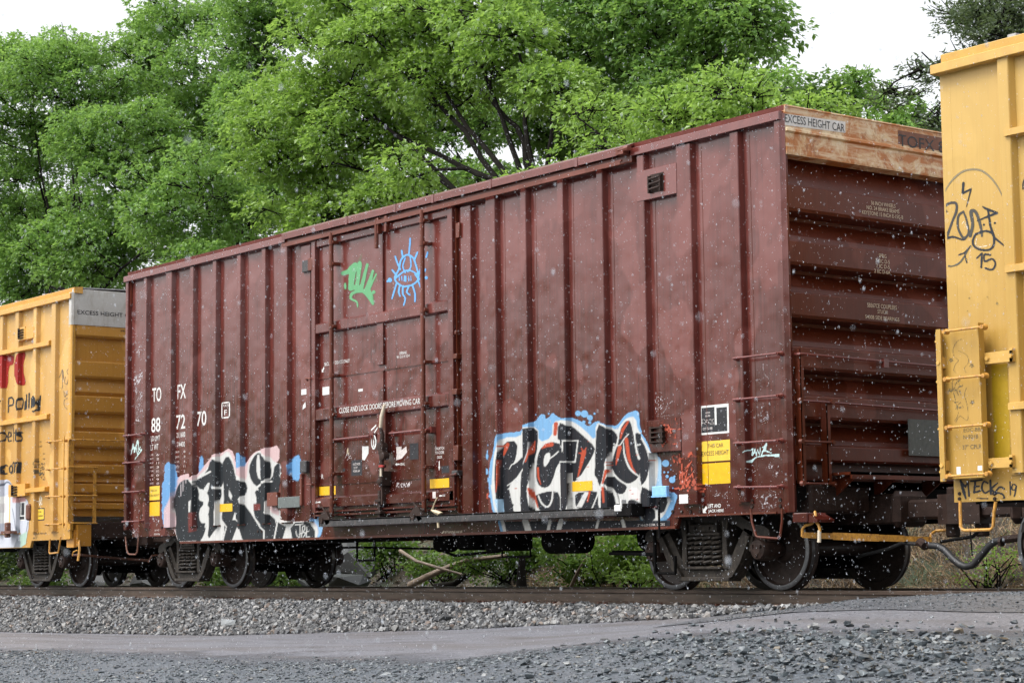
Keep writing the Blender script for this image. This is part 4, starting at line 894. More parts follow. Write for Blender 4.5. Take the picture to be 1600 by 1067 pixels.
m = MB(); side_quad(m, (498, 760.5), (524.5, 772.5), DY, .002); side_quad(m, (672, 748.5), (702, 761), DY, .002); m.build('reflective_tape', M_REFL, door)
YBR = YB
m = MB(); side_quad(m, (1094, 690), (1141.2, 718.5), YBR); m.build('yellow_sticker', M_YSTK, car, 'large amber sticker reading this car excess height near the right corner')
tx = MB(); side_text(tx, 'THIS CAR', (1105.5, 700), (1130.5, 698), 6.2, YBR, 0, .003); side_text(tx, 'EXCESS HEIGHT', (1097, 712.5), (1139, 709.5), 7, YBR, 0, .003); tx.build('sticker_lettering', M_BLACKL, car)
m = MB(); side_quad(m, (1096, 724.5), (1141.5, 754.5), YBR); m.build('reflective_tape', plain('amber_reflective_sheet', (.62, .36, .0), .35, .12, 9), car, 'plain amber reflective square below the excess height sticker')
m = MB(); side_quad(m, (1094, 634.5), (1139.5, 676), YBR); m.build('lube_plate', M_WHITE, car, 'white framed charcoal consolidated stencil near the right corner')
m = MB(); side_quad(m, (1096.5, 637.5), (1117, 663.5), YBR, .0025); side_quad(m, (1119.5, 637), (1136.5, 662), YBR, .0025); side_quad(m, (1096.5, 665.5), (1136.5, 673), YBR, .0025); m.build('stencil_panel', M_CHAR, car)
tx = MB(); side_text(tx, 'ACDX', (1102.5, 646.5), (1110, 646), 3, YBR, .01, .004); side_text(tx, '03-90', (1102.5, 651.5), (1110, 651), 3, YBR, .01, .004); side_text(tx, 'OT 5-98', (1098.5, 672), (1113.5, 671), 4, YBR, .01, .004)
q = random.Random(5)
for k in range(40):
    x, z = PY(q.uniform(1097, 1115), q.uniform(655, 663), YBR); tx.add([(x, YBR-.004, z), (x+.012, YBR-.004, z), (x+.012, YBR-.004, z+.006), (x, YBR-.004, z+.006)], [(0, 1, 2, 3)])
tx.build('stencil_lettering', M_WHITE2, car)
tx = MB(); side_text(tx, 'LIFT AND', (1106.5, 793.5), (1126.5, 792.3), 6, YBR, .012); side_text(tx, 'JACK HERE', (1107, 802), (1131, 800.6), 6, YBR, .012)
def arrow(mb, p0, p1, wd, Y, back=.002):
    a = np.array(PY(*p0, Y)); b = np.array(PY(*p1, Y)); d = (b-a)/np.linalg.norm(b-a); n_ = np.array([-d[1], d[0]]); L = np.linalg.norm(b-a); k = b-d*L*.42
    P = [a-n_*wd*.5, k-n_*wd*.5, k-n_*wd*1.2, b, k+n_*wd*1.2, k+n_*wd*.5, a+n_*wd*.5]; mb.add([(p[0], Y-back, p[1]) for p in P], [(0, 1, 5, 6), (2, 3, 4)])
arrow(tx, (1104.5, 791.5), (1098.5, 801), .035, YBR); tx.build('jacking_lettering', M_WHITE, car)
m = MB(); side_quad(m, (1061.5, 772.5), (1075.5, 786), 0, .004); m.build('white_square', M_WHITE, car)
tx = MB(); side_text(tx, '2\" HI-LO COM. SHOES', (997, 822.5), (1039.5, 820.5), 4, YBR, .004, .006); side_text(tx, '2\" HI-LO COMP. SHOES', (281, 848), (307, 847.5), 3.4, YBR, .004, .006); tx.build('shoe_lettering', M_WHITE2, car)
tx = MB(); side_text(tx, 'RETAINING VALVE', (695, 834), (722.5, 832.5), 4.4, YBR, .006); arrow(tx, (693.5, 829.5), (690, 835.5), .02, YBR); tx.build('valve_lettering', M_CREAMLET, car)
# door lettering
DF = DY
tx = MB(); side_text(tx, 'SECURITY DEVICE ONLY', (507, 572.5), (546.5, 565.5), 5.5, DF, .008); arrow(tx, (506.5, 574), (503, 582), .03, DF); tx.build('security_lettering', M_WHITE, door)
tx = MB(); side_text(tx, 'OPENING', (624, 554.5), (635.5, 552.5), 4.4, DF, .008); side_text(tx, 'W 12-0 H 12-4', (620, 560.5), (640, 557.5), 4.4, DF, .008); tx.build('opening_lettering', M_WHITE, door)
tx = MB(); side_text(tx, 'CLOSE AND LOCK DOORS BEFORE MOVING CAR', (530, 645), (656.5, 631.5), 8.5, -.02, .006)
tx.build('close_doors_lettering', M_WHITE, door)
# the text follows the rail, whose line is level: keep as built
tx = MB(); side_text(tx, 'UNLATCH', (680, 703), (694, 702), 4.4, DF, .008); side_text(tx, 'TO CLOSE', (680, 709.5), (694, 708.5), 4.4, DF, .008); side_text(tx, 'DOOR', (683, 716.5), (691, 716), 4.4, DF, .008); arrow(tx, (686.5, 720), (686.5, 735), .02, DF); tx.build('unlatch_lettering', M_WHITE, door)
tx = MB(); side_text(tx, 'SEAL', (625.5, 727), (632.5, 726.5), 4, DF, .008); arrow(tx, (624.5, 725), (617.5, 725.5), .018, DF); side_text(tx, 'R', (502.5, 748), (505.5, 747.5), 7, DF, .01)
side_text(tx, 'CAR', (491.5, 786.5), (495.5, 786), 3.4, -.022, .004); arrow(tx, (496, 784.5), (501.5, 784), .014, -.022)
side_text(tx, 'CAR', (691.5, 775.5), (696, 775), 3.4, -.022, .004); arrow(tx, (691, 774), (686, 774.5), .014, -.022); tx.build('seal_lettering', M_WHITE, door)
m = MB(); x, z = PY(584, 690.5, -.005)
for k in range(24):
    a, b = 2*math.pi*k/24, 2*math.pi*(k+1)/24
    m.add([(x+.78*r_*math.cos(t), -.0068, z+1.2*r_*math.sin(t)) for r_, t in ((.085, a), (.085, b), (.055, b), (.055, a))], [(0, 1, 2, 3)])
m.add([(x-.012, -.0068, z-.08), (x+.012, -.0068, z-.08), (x+.012, -.0068, z+.08), (x-.012, -.0068, z+.08)], [(0, 1, 2, 3)])
for a, b in (((580, 672), (588, 664)), ((585, 676), (590, 668)), ((600, 660), (605, 667)), ((599, 665), (603, 672))):
    p, q_ = PY(*a, -.005), PY(*b, -.005); m.add([(p[0], -.0068, p[1]-.012), (q_[0], -.0068, q_[1]-.012), (q_[0], -.0068, q_[1]+.012), (p[0], -.0068, p[1]+.012)], [(0, 1, 2, 3)])
m.build('lock_emblem', M_WHITE, door)
m = MB(); side_quad(m, (549, 719), (566, 742), DF, .002); side_quad(m, (640, 693), (654, 717), DF, .002); side_quad(m, (690, 728), (702, 738), DF, .002); side_quad(m, (535.5, 732), (539.5, 736), DF, .002); m.build('black_patch', M_CHAR, door)
tx = MB(); side_text(tx, 'NOTICE', (552, 727), (563, 726.3), 3.4, DF, .01, .004); side_text(tx, '2177', (553, 732.5), (559, 732), 3.4, DF, .01, .004); side_text(tx, '42581.64', (552, 737.5), (562.5, 737), 3.4, DF, .01, .004); tx.build('black_patch_lettering', M_WHITE2, door)
m = MB()
for P in ([(566, 697), (576, 697), (576, 708), (570, 719), (566, 718)],): m.add([(PY(a, b, DF)[0], DF-.002, PY(a, b, DF)[1]) for a, b in P], [tuple(range(len(P)))])
side_quad(m, (504, 605), (515.5, 616), DF, .002); side_quad(m, (560, 608), (567, 611), DF, .002); m.build('torn_label', M_WHITE, door)
m = MB(); side_quad(m, (619.5, 698), (627.5, 708), DF, .002)
P = [(620, 709), (635, 697), (636, 706), (628, 716), (619, 719)]; m.add([(PY(a, b, DF)[0], DF-.0015, PY(a, b, DF)[1]) for a, b in P], [tuple(range(len(P)))]); side_quad(m, (676, 768), (681, 778), -.02, .002); m.build('torn_label', M_WHITE2, door)
m = MB(); side_quad(m, (471, 608.5), (479, 616), .012, .003)
for P in ([(473.5, 633), (477.5, 628), (478, 636), (473, 640)],): m.add([(PY(a, b, .012)[0], .009, PY(a, b, .012)[1]) for a, b in P], [tuple(range(len(P)))])
m.build('torn_label', M_WHITE, car)
def paint_door_tag(c):
    c.tf = (380, 600, 3.9525); W_ = (.5, .47, .48)
    c.stroke([(945, 635), (952, 605), (962, 612), (948, 625), (965, 640)], 4, W_); c.curve([(968, 625), (980, 612), (975, 635), (985, 632)], 4, W_); c.stroke([(988, 638), (992, 610), (1002, 635), (1006, 608)], 4, W_); c.stroke([(1008, 610), (1012, 632), (1022, 608), (1020, 636), (1030, 612)], 4, W_); c.stroke([(1028, 605), (1042, 612)], 3, W_)
    c.stroke([(640, 430), (645, 395), (652, 435)], 5, (.5, .42, .3)); c.stroke([(628, 460), (640, 430), (660, 462)], 3, W_); c.stroke([(612, 420), (630, 400)], 2.5, W_); c.stroke([(640, 470), (660, 440), (670, 470)], 2.5, W_)
    q = random.Random(2)
    for _ in range(14): u, v = q.uniform(742, 765), q.uniform(480, 525); c.stroke([(u, v), (u+q.uniform(-10, 10), v+q.uniform(-12, 12))], 2.5, W_, .3, .6)
    for _ in range(30): u, v = q.uniform(500, 530), q.uniform(-280, -160)+200-80; c.stroke([(u, v-60), (u+q.uniform(-10, 10), v-60+q.uniform(-14, 14))], 2.5, W_, .3, .35)
drape('scratched_tag', [], DY, PY(510, 740)[0], PY(648, 740)[0], 1.32, 3.3, .02, .012, .002, paint_door_tag, M_SPRAYW, door)
# ================================================================== the yellow boxcar at the left
XL1 = -17.56; XL0 = -33.1
ycl = empty('boxcar', ((XL0+XL1)/2, YC, 0), 'orange yellow boxcar with a grey panel on its end, at the left edge', 'boxcar')
def ybody(par, x0, x1, mat, trim, zs, zk, ztop, posts_, near_first):
    b = MB(); zk0, zk1 = x0+1.9, x1-1.75
    o = [(x0+(.02 if not near_first else 0.12), zs), (zk0-.1, zs), (zk0, zk), (zk1, zk), (zk1+.06, zs), (x1-.17, zs), (x1-.17, ztop-.05), (x0+(.02 if not near_first else 0.12), ztop-.05)]
    b.prism(o, 'y', BASE, BASE+.05); b.prism(o, 'y', W3-BASE-.05, W3-BASE); b.build('side_wall', mat, par)
    f = MB(); f.box(x0+.1, x1-.1, BASE+.05, W3-BASE-.05, zs+.14, zs+.28); f.build('floor', M_UND, par)
    for (a, bb, c, d, y, s) in posts_:
        m = MB(); m.prism([(a-s, BASE), (a, y+.008), (a+.008, y), (bb-.008, y), (bb, y+.008), (bb+s, BASE)], 'z', c, d)
        m.box(a-.06, bb+.06, BASE-.015, BASE+.001, c-.02, c+.001); m.build('side_post', mat, par)
    e = MB(); e.prism([(-.03, ztop-.095), (-.034, ztop-.09), (-.034, ztop-.006), (-.026, ztop), (.1, ztop+.01), (.1, ztop-.095)], 'x', x0-.035, x1+.0)
    e.prism([(.04, ztop+.005), (.03, ztop+.095), (.045, ztop+.105), (.2, ztop+.12), (.2, ztop)], 'x', x0+.05, x1+.035)
    e.build('roof_eave', trim, par)
    r = MB()
    for ys in (.2, W3-.2):
        r.hull([(x0+.05, ys, ztop+.10), (x1-.05, ys, ztop+.10), (x1-.05, ys, ztop+.12), (x0+.05, ys, ztop+.12)], [(x0+.05, W3/2, ztop+.14), (x1-.05, W3/2, ztop+.14), (x1-.05, W3/2, ztop+.16), (x0+.05, W3/2, ztop+.16)])
    for k in range(12): r.box(x0+.8+k*1.2, x0+.9+k*1.2, .15, W3-.15, ztop+.1, ztop+.165)
    r.build('roof', M_ALU, par)
    u = MB(); u.box(x0+.3, x1-.3, YC-.17, YC+.17, .68, 1.0); u.box(x0+.2, x1-.2, .15, .25, .86, zs+.2)
    for k in range(6): u.box(x0+3+k*1.8, x0+3.1+k*1.8, .15, 2.9, .8, 1.0)
    u.lathe([(-.35, .02), (-.34, .2), (.34, .2), (.35, .02)], ((x0+x1)/2, 1.3, .62), 'x', 16); u.build('underframe', M_UND, par)
HLZ = 5.165
lp = [(PY(px, py)[0], w_) for px, py, w_ in ((83.5, 500, .17), (54.5, 500, .13), (26.5, 500, .15), (2, 510, .13))]
posL = [(x-w_/2, x+w_/2, .99, 5.06, 0, .02) for x, w_ in lp]
for k in range(1, 13): posL.append((lp[3][0]-k*.8-.07, lp[3][0]-k*.8+.06, .99, 5.06, 0, .02))
ybody(ycl, XL0, XL1, M_YEL, M_YELT, .84, .72, HLZ, posL, False)
m = MB(); m.prism([(XL1-.10, .0), (XL1-.02, 0), (XL1+.008, .02), (XL1-.0, .04), (XL1-.008, .085), (XL1-.15, .085), (XL1-.15, .14), (XL1-.19, .14), (XL1-.19, .074), (XL1-.10, .074)], 'z', 1.0, 4.72); m.box(XL1-.12, XL1-.0, W3-.13, W3, .9, 5.1)
m.box(XL1-.28, XL1-.02, .03, BASE, .845, 1.02); m.build('corner_post', M_YELT, ycl)
LEDL = [z for z in (PX(113, 563.7, XL1)[1], PX(112, 618, XL1)[1], PX(111, 674, XL1)[1], PX(110, 725.6, XL1)[1], PX(110, 756, XL1)[1], PX(110, 786, XL1)[1])]
corrugated_end(ycl, XL1, 1, LEDL, 4.6, .082, W3-.11, M_YELE, PX(110, 806, XL1)[1], .02, .09)
zg0, zg1 = PX(113, 507, XL1)[1], PX(117, 451.5, XL1)[1]
m = MB(); m.box(XL1-.05, XL1+.012, .03, W3-.03, zg0, zg1, .004); m.prism([(XL1-.10, -.002), (XL1-.0, -.002), (XL1+.02, .035), (XL1+.0, .04), (XL1-.1, .04)], 'z', zg0, zg1-.06); m.build('grey_end_panel', M_GREYP, ycl)
m = MB(); m.prism([(XL1-.05, zg0-.001), (XL1+.0, zg0-.001), (XL1+.004, zg0-.17), (XL1-.02, zg0-.20), (XL1-.1, zg0-.22)], 'y', .10, W3-.10); m.build('end_top_rib', M_YELE, ycl)
m = MB(); end_text(m, 'EXCESS HEIGHT CAR', (121, 489), (214, 499), 6.6, XL1+.014, .008); m.build('excess_height_lettering', M_BLACKL, ycl)
m = MB(); end_text(m, 'SPRG', (188, 518), (197, 519), 3, XL1+.006, .008); m.build('spring_lettering', M_BLACKL, ycl)
# horizontal beams and flanges on its side
m = MB()
def hbeam(m, px0, px1, py, h=.07, y=-.02, dz=0):
    x0, _ = PY(px0, py); x1, z = PY(px1, py); m.prism([(BASE, z-h/2-.01), (y, z-h/2), (y, z+h/2-.01), (BASE, z+h/2+.02)], 'x', x0, x1)
for a, b, py in ((-60, 78, 535), (-60, 75, 650)): 
    x1, z = PY(b, py); m.prism([(BASE, z-.06), (-.025, z-.045), (-.025, z+.03), (BASE, z+.06)], 'x', XL0+.5, x1)
x0, z = PY(42, 766); x1, _ = PY(72, 763); m.prism([(BASE, z-.05), (-.03, z-.04), (-.03, z+.03), (BASE, z+.05)], 'x', x0, x1)
m.build('side_rail', M_YELT, ycl)
m = MB(); x0, z0 = PY(26, 533, -.03); x1, z1 = PY(51, 510, -.03); m.box(x0, x1, -.008, BASE, z0, z1, .004)
cx, cz = PY(33, 521, -.03); m.box(cx-.1, cx+.13, -.015, 0, cz-.12, cz+.12)
m.box(PY(15, 690)[0], PY(41, 690)[0], -.01, BASE, PY(30, 775)[1], PY(30, 756)[1]); m.build('placard_plate', M_YELT, ycl)
m = MB()
for cx, cz in (PY(32.5, 521, -.03), PY(22, 766, -.03)):
    for k in range(4): m.box(cx-.09, cx+.09, -.05, -.01, cz-.09+k*.05, cz-.075+k*.05)
    m.box(cx-.1, cx-.08, -.05, 0, cz-.1, cz+.1)
m.build('card_holder', M_UNDB, ycl)
m = MB(); x0, z0 = PY(44, 800, -.02); m.box(x0-.05, x0+.08, -.06, BASE, z0-.15, z0+.15, .03); x0, z0 = PY(16, 831, -.02); m.box(x0-.2, x0+.2, -.12, BASE, z0-.03, z0+.02); m.box(x0-.1, x0, -.1, 0, z0-.1, z0+.18, .02); m.build('side_fitting', M_RUSTP, ycl)
side_ladder([(*PY(73, 690, -.07), *PY(98, 688, -.07)), (*PY(72, 733, -.07), *PY(96, 731.5, -.07)), (*PY(71, 776, -.07), *PY(94.5, 775, -.07)), (*PY(70, 819, -.07), *PY(94, 818.5, -.07))], ycl, M_YPIPE)
m = MB(); x0, z0 = PY(99, 824, -.06); m.box(x0-.03, x0+.0, -.07, -.055, z0, z0+1.6); m.build('ladder_rail', M_YELT, ycl)
stirrup([(78, 842), (77, 862), (78, 864.5), (91, 863), (94, 845), (95, 838)], ycl, M_YPIPE, -.05, .016)
# end ladder
XE = XL1+.06
def epts(X, pts): return [(X, *PX(a, b, X)) for a, b in pts]
m = MB()
y0 = PX(110, 740, XE)[0]; y1 = PX(148.5, 740, XE)[0]; zb = PX(110, 817, XE)[1]; zt = PX(111, 687, XE)[1]; z2 = PX(148, 729, XE)[1]
m.box(XE-.02, XE, y0-.04, y0+.04, zb, zt); m.box(XE-.02, XE, y1-.03, y1+.03, zb, z2)
for py in (729.5, 774, 817): z = PX(128, py, XE)[1]; m.tube([(XE+.02, y0-.04, z), (XE+.02, y1+.04, z)], .013, 8)
z = PX(128, 687, XE)[1]; m.tube([(XE+.02, y0-.04, z), (XE+.02, y0+2.6, z)], .013, 8); m.build('end_ladder', M_YPIPE, ycl)
m = MB(); m.box(XL1-.1, XL1+.05, .14, .40, .72, zb-.02); m.box(XL1-.3, XL1+.0, .1, .16, .7, 1.0); m.build('end_sill', M_YELE, ycl)
m = MB(); pts = [(124, 840, .2), (123.5, 850, .15), (124.5, 857, .15), (122, 876, .12)]; m.tube([PXYZ(*p) for p in pts], .022, 6); m.tube([PXYZ(*p) for p in ((113, 868, .1), (114.5, 862, .1), (121, 859, .15))], .012, 6); m.build('lever_handle', M_YPIPE, ycl)
m = MB(); m.tube([PXYZ(*p) for p in ((113, 867, .12), (125, 866.5, .2), (160, 870, .8), (200, 873, 1.4), (232, 875, 1.6))], .022, 6); m.tube([PXYZ(*p) for p in ((232, 878, .4), (237, 868, .4), (246, 866.5, .5))], .014, 6); m.build('uncoupling_lever', M_RUSTP, ycl)
# lettering and paint of the left car
m = MB(); YB2 = .0
def poly_side(m, pts, Y, back=.002): m.add([(PY(a, b, Y)[0], Y-back, PY(a, b, Y)[1]) for a, b in pts], [tuple(range(len(pts)))])
def paint_ycl(c):
    Rr = (.30, .022, .018); B_ = (.025, .028, .032)
    c.poly([(-12, 558.5), (19.5, 552.5), (19.5, 569), (11, 571), (10, 606), (2, 607.5), (2.5, 572.5), (-12, 575)], Rr, .35)
    c.poly([(30, 551.5), (39, 549.5), (32.5, 575), (39, 601), (30, 603), (25.5, 584), (26, 568)], Rr, .3); c.stroke([(22, 555), (27, 577), (20.5, 603)], [1.2, 3.2, 1.6], Rr, .3)
    for s_ in ([(1.5, 638), (1.8, 628), (4, 626)], [(10.5, 644), (11, 622), (16, 620.5), (19, 625), (18, 632), (11.5, 634)], [(29, 627), (32, 621.5), (34, 627), (32.5, 637), (29.5, 640), (28.5, 633), (29.5, 625)], [(37, 627), (36.3, 640)], [(39, 616), (38.5, 638)], [(43, 614), (42.5, 637.5)], [(47, 622), (46.5, 636.5)],
               [(60.5, 618), (59.5, 640), (56, 643), (52, 642)]): c.stroke(s_, 2.1, B_, .3)
    c.poly([(50, 619), (58, 618), (59, 634), (54, 637), (50, 634)], B_, .5)
    for s_ in ([(1, 697), (2, 678), (5, 675.5), (7.5, 680), (6, 688), (2, 690)], [(10, 683), (15, 681), (14.5, 675.5), (11.5, 675), (9.5, 682), (11, 689.5), (15, 688)], [(28.5, 671), (27.5, 688), (29.5, 689)], [(26, 676), (30, 675.5)], [(33, 676), (31, 675), (29.8, 679), (32.3, 684), (31, 688.5), (29, 688)]): c.stroke(s_, 1.9, B_, .3)
    c.poly([(19.5, 670), (25, 668), (25, 690), (19.5, 692)], B_, .5)
    for s_ in ([(-1, 738), (-.3, 738)], [(9, 727.5), (6, 726), (3.5, 732), (4.5, 740), (8.5, 739.5)], [(13, 729), (15.5, 726.5), (17.5, 732), (15.5, 739), (12.5, 737), (12.3, 731)], [(23, 739.5), (23, 724), (25, 722)], [(26, 737), (27, 723), (30.5, 722.5), (29.5, 738)]): c.stroke(s_, 2.0, B_, .3)
    c.stroke([(18, 724), (24.5, 723)], 2.5, B_)
    # graffiti on the lower left
    c.poly([(-40, 750), (3, 750), (10, 748), (17, 757), (20, 770), (24, 778), (40, 776), (44, 800), (41, 835), (34, 850), (28, 859), (-40, 862)], (.50, .52, .58), .8, 0, 1, .3)
    c.curve([(0, 763), (8, 753), (15, 758), (18, 775)], 2.2, (.10, .12, .16), .4); c.curve([(20, 790), (24, 800), (30, 838), (36, 842), (41, 815)], 1.2, (.15, .17, .2), .4)
    c.poly([(28, 836), (40, 830), (38, 850), (28, 856)], (.35, .48, .40), .7); c.poly([(18, 858), (24, 840), (30, 846), (28, 858)], (.22, .24, .27), .7)
    c.poly([(0, 776), (12, 773), (12, 816), (0, 818)], (.72, .72, .70), .5); c.stroke([(12.5, 773), (12, 816)], 1.6, (.75, .42, .04), .3); c.poly([(0, 787), (8, 786), (8, 800), (0, 801)], (.6, .58, .58), .6)
    c.poly([(20, 778), (30, 776), (38, 776), (38, 784), (22, 786)], (.45, .16, .12), .8, 0, .7)
    q = random.Random(11)
    for _ in range(50): u, v = q.uniform(56, 66), q.uniform(720, 745); c.stroke([(u, v), (u+q.uniform(-3, 3), v+q.uniform(-5, 5))], .9, (.10, .08, .05), .3, .8)
    c.curve([(61, 774), (59, 782), (63, 788), (62, 776), (60, 790)], .9, (.8, .74, .6), .3); c.stroke([(55, 778), (62, 795)], .8, (.8, .74, .6), .3)
    for P in ([(90, 590), (93, 583), (95, 578), (95, 604), (92, 606)], [(96, 580), (97, 592)], [(105, 575), (102, 580), (104, 585), (106, 578)], [(100, 588), (98, 597), (102, 600), (104, 592)], [(97, 610), (99, 620), (103, 610)], [(103, 617), (105, 612)], [(103, 622), (98, 625), (98, 634), (103, 640)]): c.curve(P, 1.1, (.14, .12, .10), .4, .85)
drape('graffiti', posL, BASE, PY(-25, 700)[0], XL1-.12, .73, 4.6, .024, .016, .004, paint_ycl, M_SPRAY, ycl, 'red and black lettering with a white and grey graffiti patch below')
m = MB(); side_quad(m, (53, 794), (69.5, 812.5), BASE); m.build('sticker_border', M_BLACKL, ycl)
m = MB(); side_quad(m, (54, 795.7), (68.5, 810.7), BASE, .003); m.build('yellow_sticker', M_YSTK, ycl)
m = MB(); side_text(m, 'THIS CAR', (56, 801), (65, 800.5), 2.8, BASE, .006, .005); side_text(m, 'EXCESS HEIGHT', (55, 807.5), (67.5, 807), 2.8, BASE, .006, .005)
side_text(m, 'EMPTY CAR', (56, 692), (65, 691.5), 2.6, BASE, 0, .002); side_text(m, 'CUSHIONED', (56, 699), (66, 698.5), 2.6, BASE, 0, .002)
for k, (a, b) in enumerate((('IL', '50 6'), ('IW', '9 6'), ('IH', '13'), ('EW', '10'), ('EH', '17'), ('K', '6'))): side_text(m, a, (57, 711+k*8), (61, 711+k*8), 2.8, BASE, 0, .002); side_text(m, b, (67, 710+k*8), (70, 710+k*8), 2.8, BASE, 0, .002)
side_text(m, 'COTS REPAIR', (52, 835), (73, 834), 2.8, BASE, 0, .002); side_text(m, '2-08', (82, 829), (87, 829), 2.6, BASE, 0, .002); side_text(m, 'BLT', (52, 842), (58, 841.5), 2.6, BASE, 0, .002); m.build('stencil_lettering', M_BLACKL, ycl)
m = MB(); side_quad(m, (26, 784.5), (40, 813), BASE, .006); m.build('lube_plate', M_WHITE, ycl)
m = MB(); side_quad(m, (27.3, 786), (32.5, 805), BASE, .008); side_quad(m, (34, 785.5), (38.5, 804.5), BASE, .008); side_quad(m, (27.3, 807), (38.5, 811), BASE, .008); m.build('stencil_panel', M_CHAR, ycl)
draft(ycl, XL1, 1); bogie(ycl, -19.50); bogie(ycl, XL0+2.0)

# ================================================================== the yellow boxcar at the right
XR0 = 2.17; XR1 = 17.7
ycr = empty('boxcar', ((XR0+XR1)/2, YC, 0), 'pale yellow boxcar with black spray tags and a ladder, at the right edge', 'boxcar')
HRZ = 5.275
rp = [PY(1567, 110)[0]]
posR = [(rp[0]-.075, rp[0]+.06, 1.14, 5.18, .0, .025)]
for k in range(1, 18): posR.append((rp[0]+k*.8-.06, rp[0]+k*.8+.06, .98, 5.18, 0, .02))
ybody(ycr, XR0, XR1, M_YEL2, M_YELT2, .883, .883, HRZ, posR, True)
m = MB(); m.box(XR0-.005, XR0+.125, BASE-.001, .16, .883, 5.2); m.build('corner_post', M_YEL2, ycr)
corrugated_end(ycr, XR0, -1, [4.4, 3.8, 3.2, 2.6, 2.05, 1.5], 5.3, .16, W3-.11, M_YELE, 1.15)
m = MB()
for a, py in ((1571, 207.5), (1573, 420), (1578, 634)):
    x, z = PY(a, py); m.prism([(BASE, z-.05), (-.03, z-.04), (-.03, z+.025), (BASE, z+.05)], 'x', x, XR1-.5)
m.build('side_rail', M_YELT2, ycr)
# ladder channel standing off the side
m = MB(); xa = PY(1483, 700, -.04)[0]; xb = PY(1541.5, 700, -.04)[0]; zt = PY(1540, 507, -.04)[1]; zb_ = PY(1545, 745, -.04)[1]
m.box(xa-.04, xb, -.035, -.028, zb_, zt); m.box(xb-.004, xb+.012, -.115, -.028, zb_, zt+.02, .003); m.box(xa-.055, xa-.045, -.11, .05, zb_, zt)
m.box(xa-.055, xa-.0, -.115, -.105, zb_, zt); m.build('ladder_panel', M_YEL2, ycr)
m = MB()
for py0, py1 in ((549, 567), (715, 731)):
    x1 = PY(1579, py0, -.04)[0]; za = PY(1560, py0, -.04)[1]; zc = PY(1560, py1, -.04)[1]; m.box(xb+.012, x1+.02, -.04, -.028, zc, za, .003); m.box(x1-.02, x1+.02, -.04, BASE, zc, za+.02, .003)
    for q_ in (xb+.05, x1): m.lathe([(-.06, .022), (-.04, .026)], (q_, 0, (za+zc)/2), 'y', 6, False)
    m.box(XR0-.02, XR0+.04, -.09, .2, zc, za); m.lathe([(-.125, .022), (-.11, .026)], (XR0+.01, 0, (za+zc)/2), 'y', 6, False)
m.build('ladder_bracket', M_YELT2, ycr)
m = MB(); x0, z0 = PY(1475, 752, -.1); xq0 = PY(1464.5, 600, -.08)[0]; xq1 = PY(1473, 600, -.08)[0]; m.box(xq0, xq1, -.085, -.07, z0, zt-.02, .003); m.box(xq0+.03, xq0+.045, -.08, .40, z0+.05, zt); 
for py in (533, 596, 670, 737): z = PY(1475, py, -.05)[1]; m.tube([(xq0+.005, -.09, z), (xq0+.005, .42, z)], .013, 8)
m.build('end_ladder', M_YELT2, ycr)
def ladder2(rungs):
    m = MB()
    for (xa_, za, xb_, zb2) in rungs:
        m.tube([(xa_, -.15, za), (xb_, -.15, zb2)], .013, 8)
        for x, z in ((xa_, za), (xb_, zb2)): m.lathe([(-.10, .03), (-.125, .03), (-.14, .02), (-.165, .022)], (x, 0, z), 'y', 8)
    m.build('side_ladder', M_YPIPE, ycr)
ladder2([(*PY(a, b, -.15), *PY(c_, d_, -.15)) for a, b, c_, d_ in ((1475.5, 518, 1535, 510.5), (1477, 592.5, 1537, 586.5), (1479.5, 668, 1540, 663), (1480, 744, 1542, 740))])
m = MB(); x0, z0 = PY(1554.5, 720, BASE); x1, z1 = PY(1574, 568, BASE); m.add([(x0, BASE-.002, z0), (x1, BASE-.002, z0), (x1, BASE-.002, z1), (x0, BASE-.002, z1)], [(0, 1, 2, 3)]); m.build('reflective_tape', plain('golden_reflective_tape', (.36, .23, .008), .4, .1, 14), ycr)
stirrup([(1500, 782), (1501, 822), (1504, 827), (1508, 828.5), (1548, 827), (1552, 822), (1553, 800), (1556, 784)], ycr, M_YPIPE, -.04, .016)
m = MB(); y_ = BASE
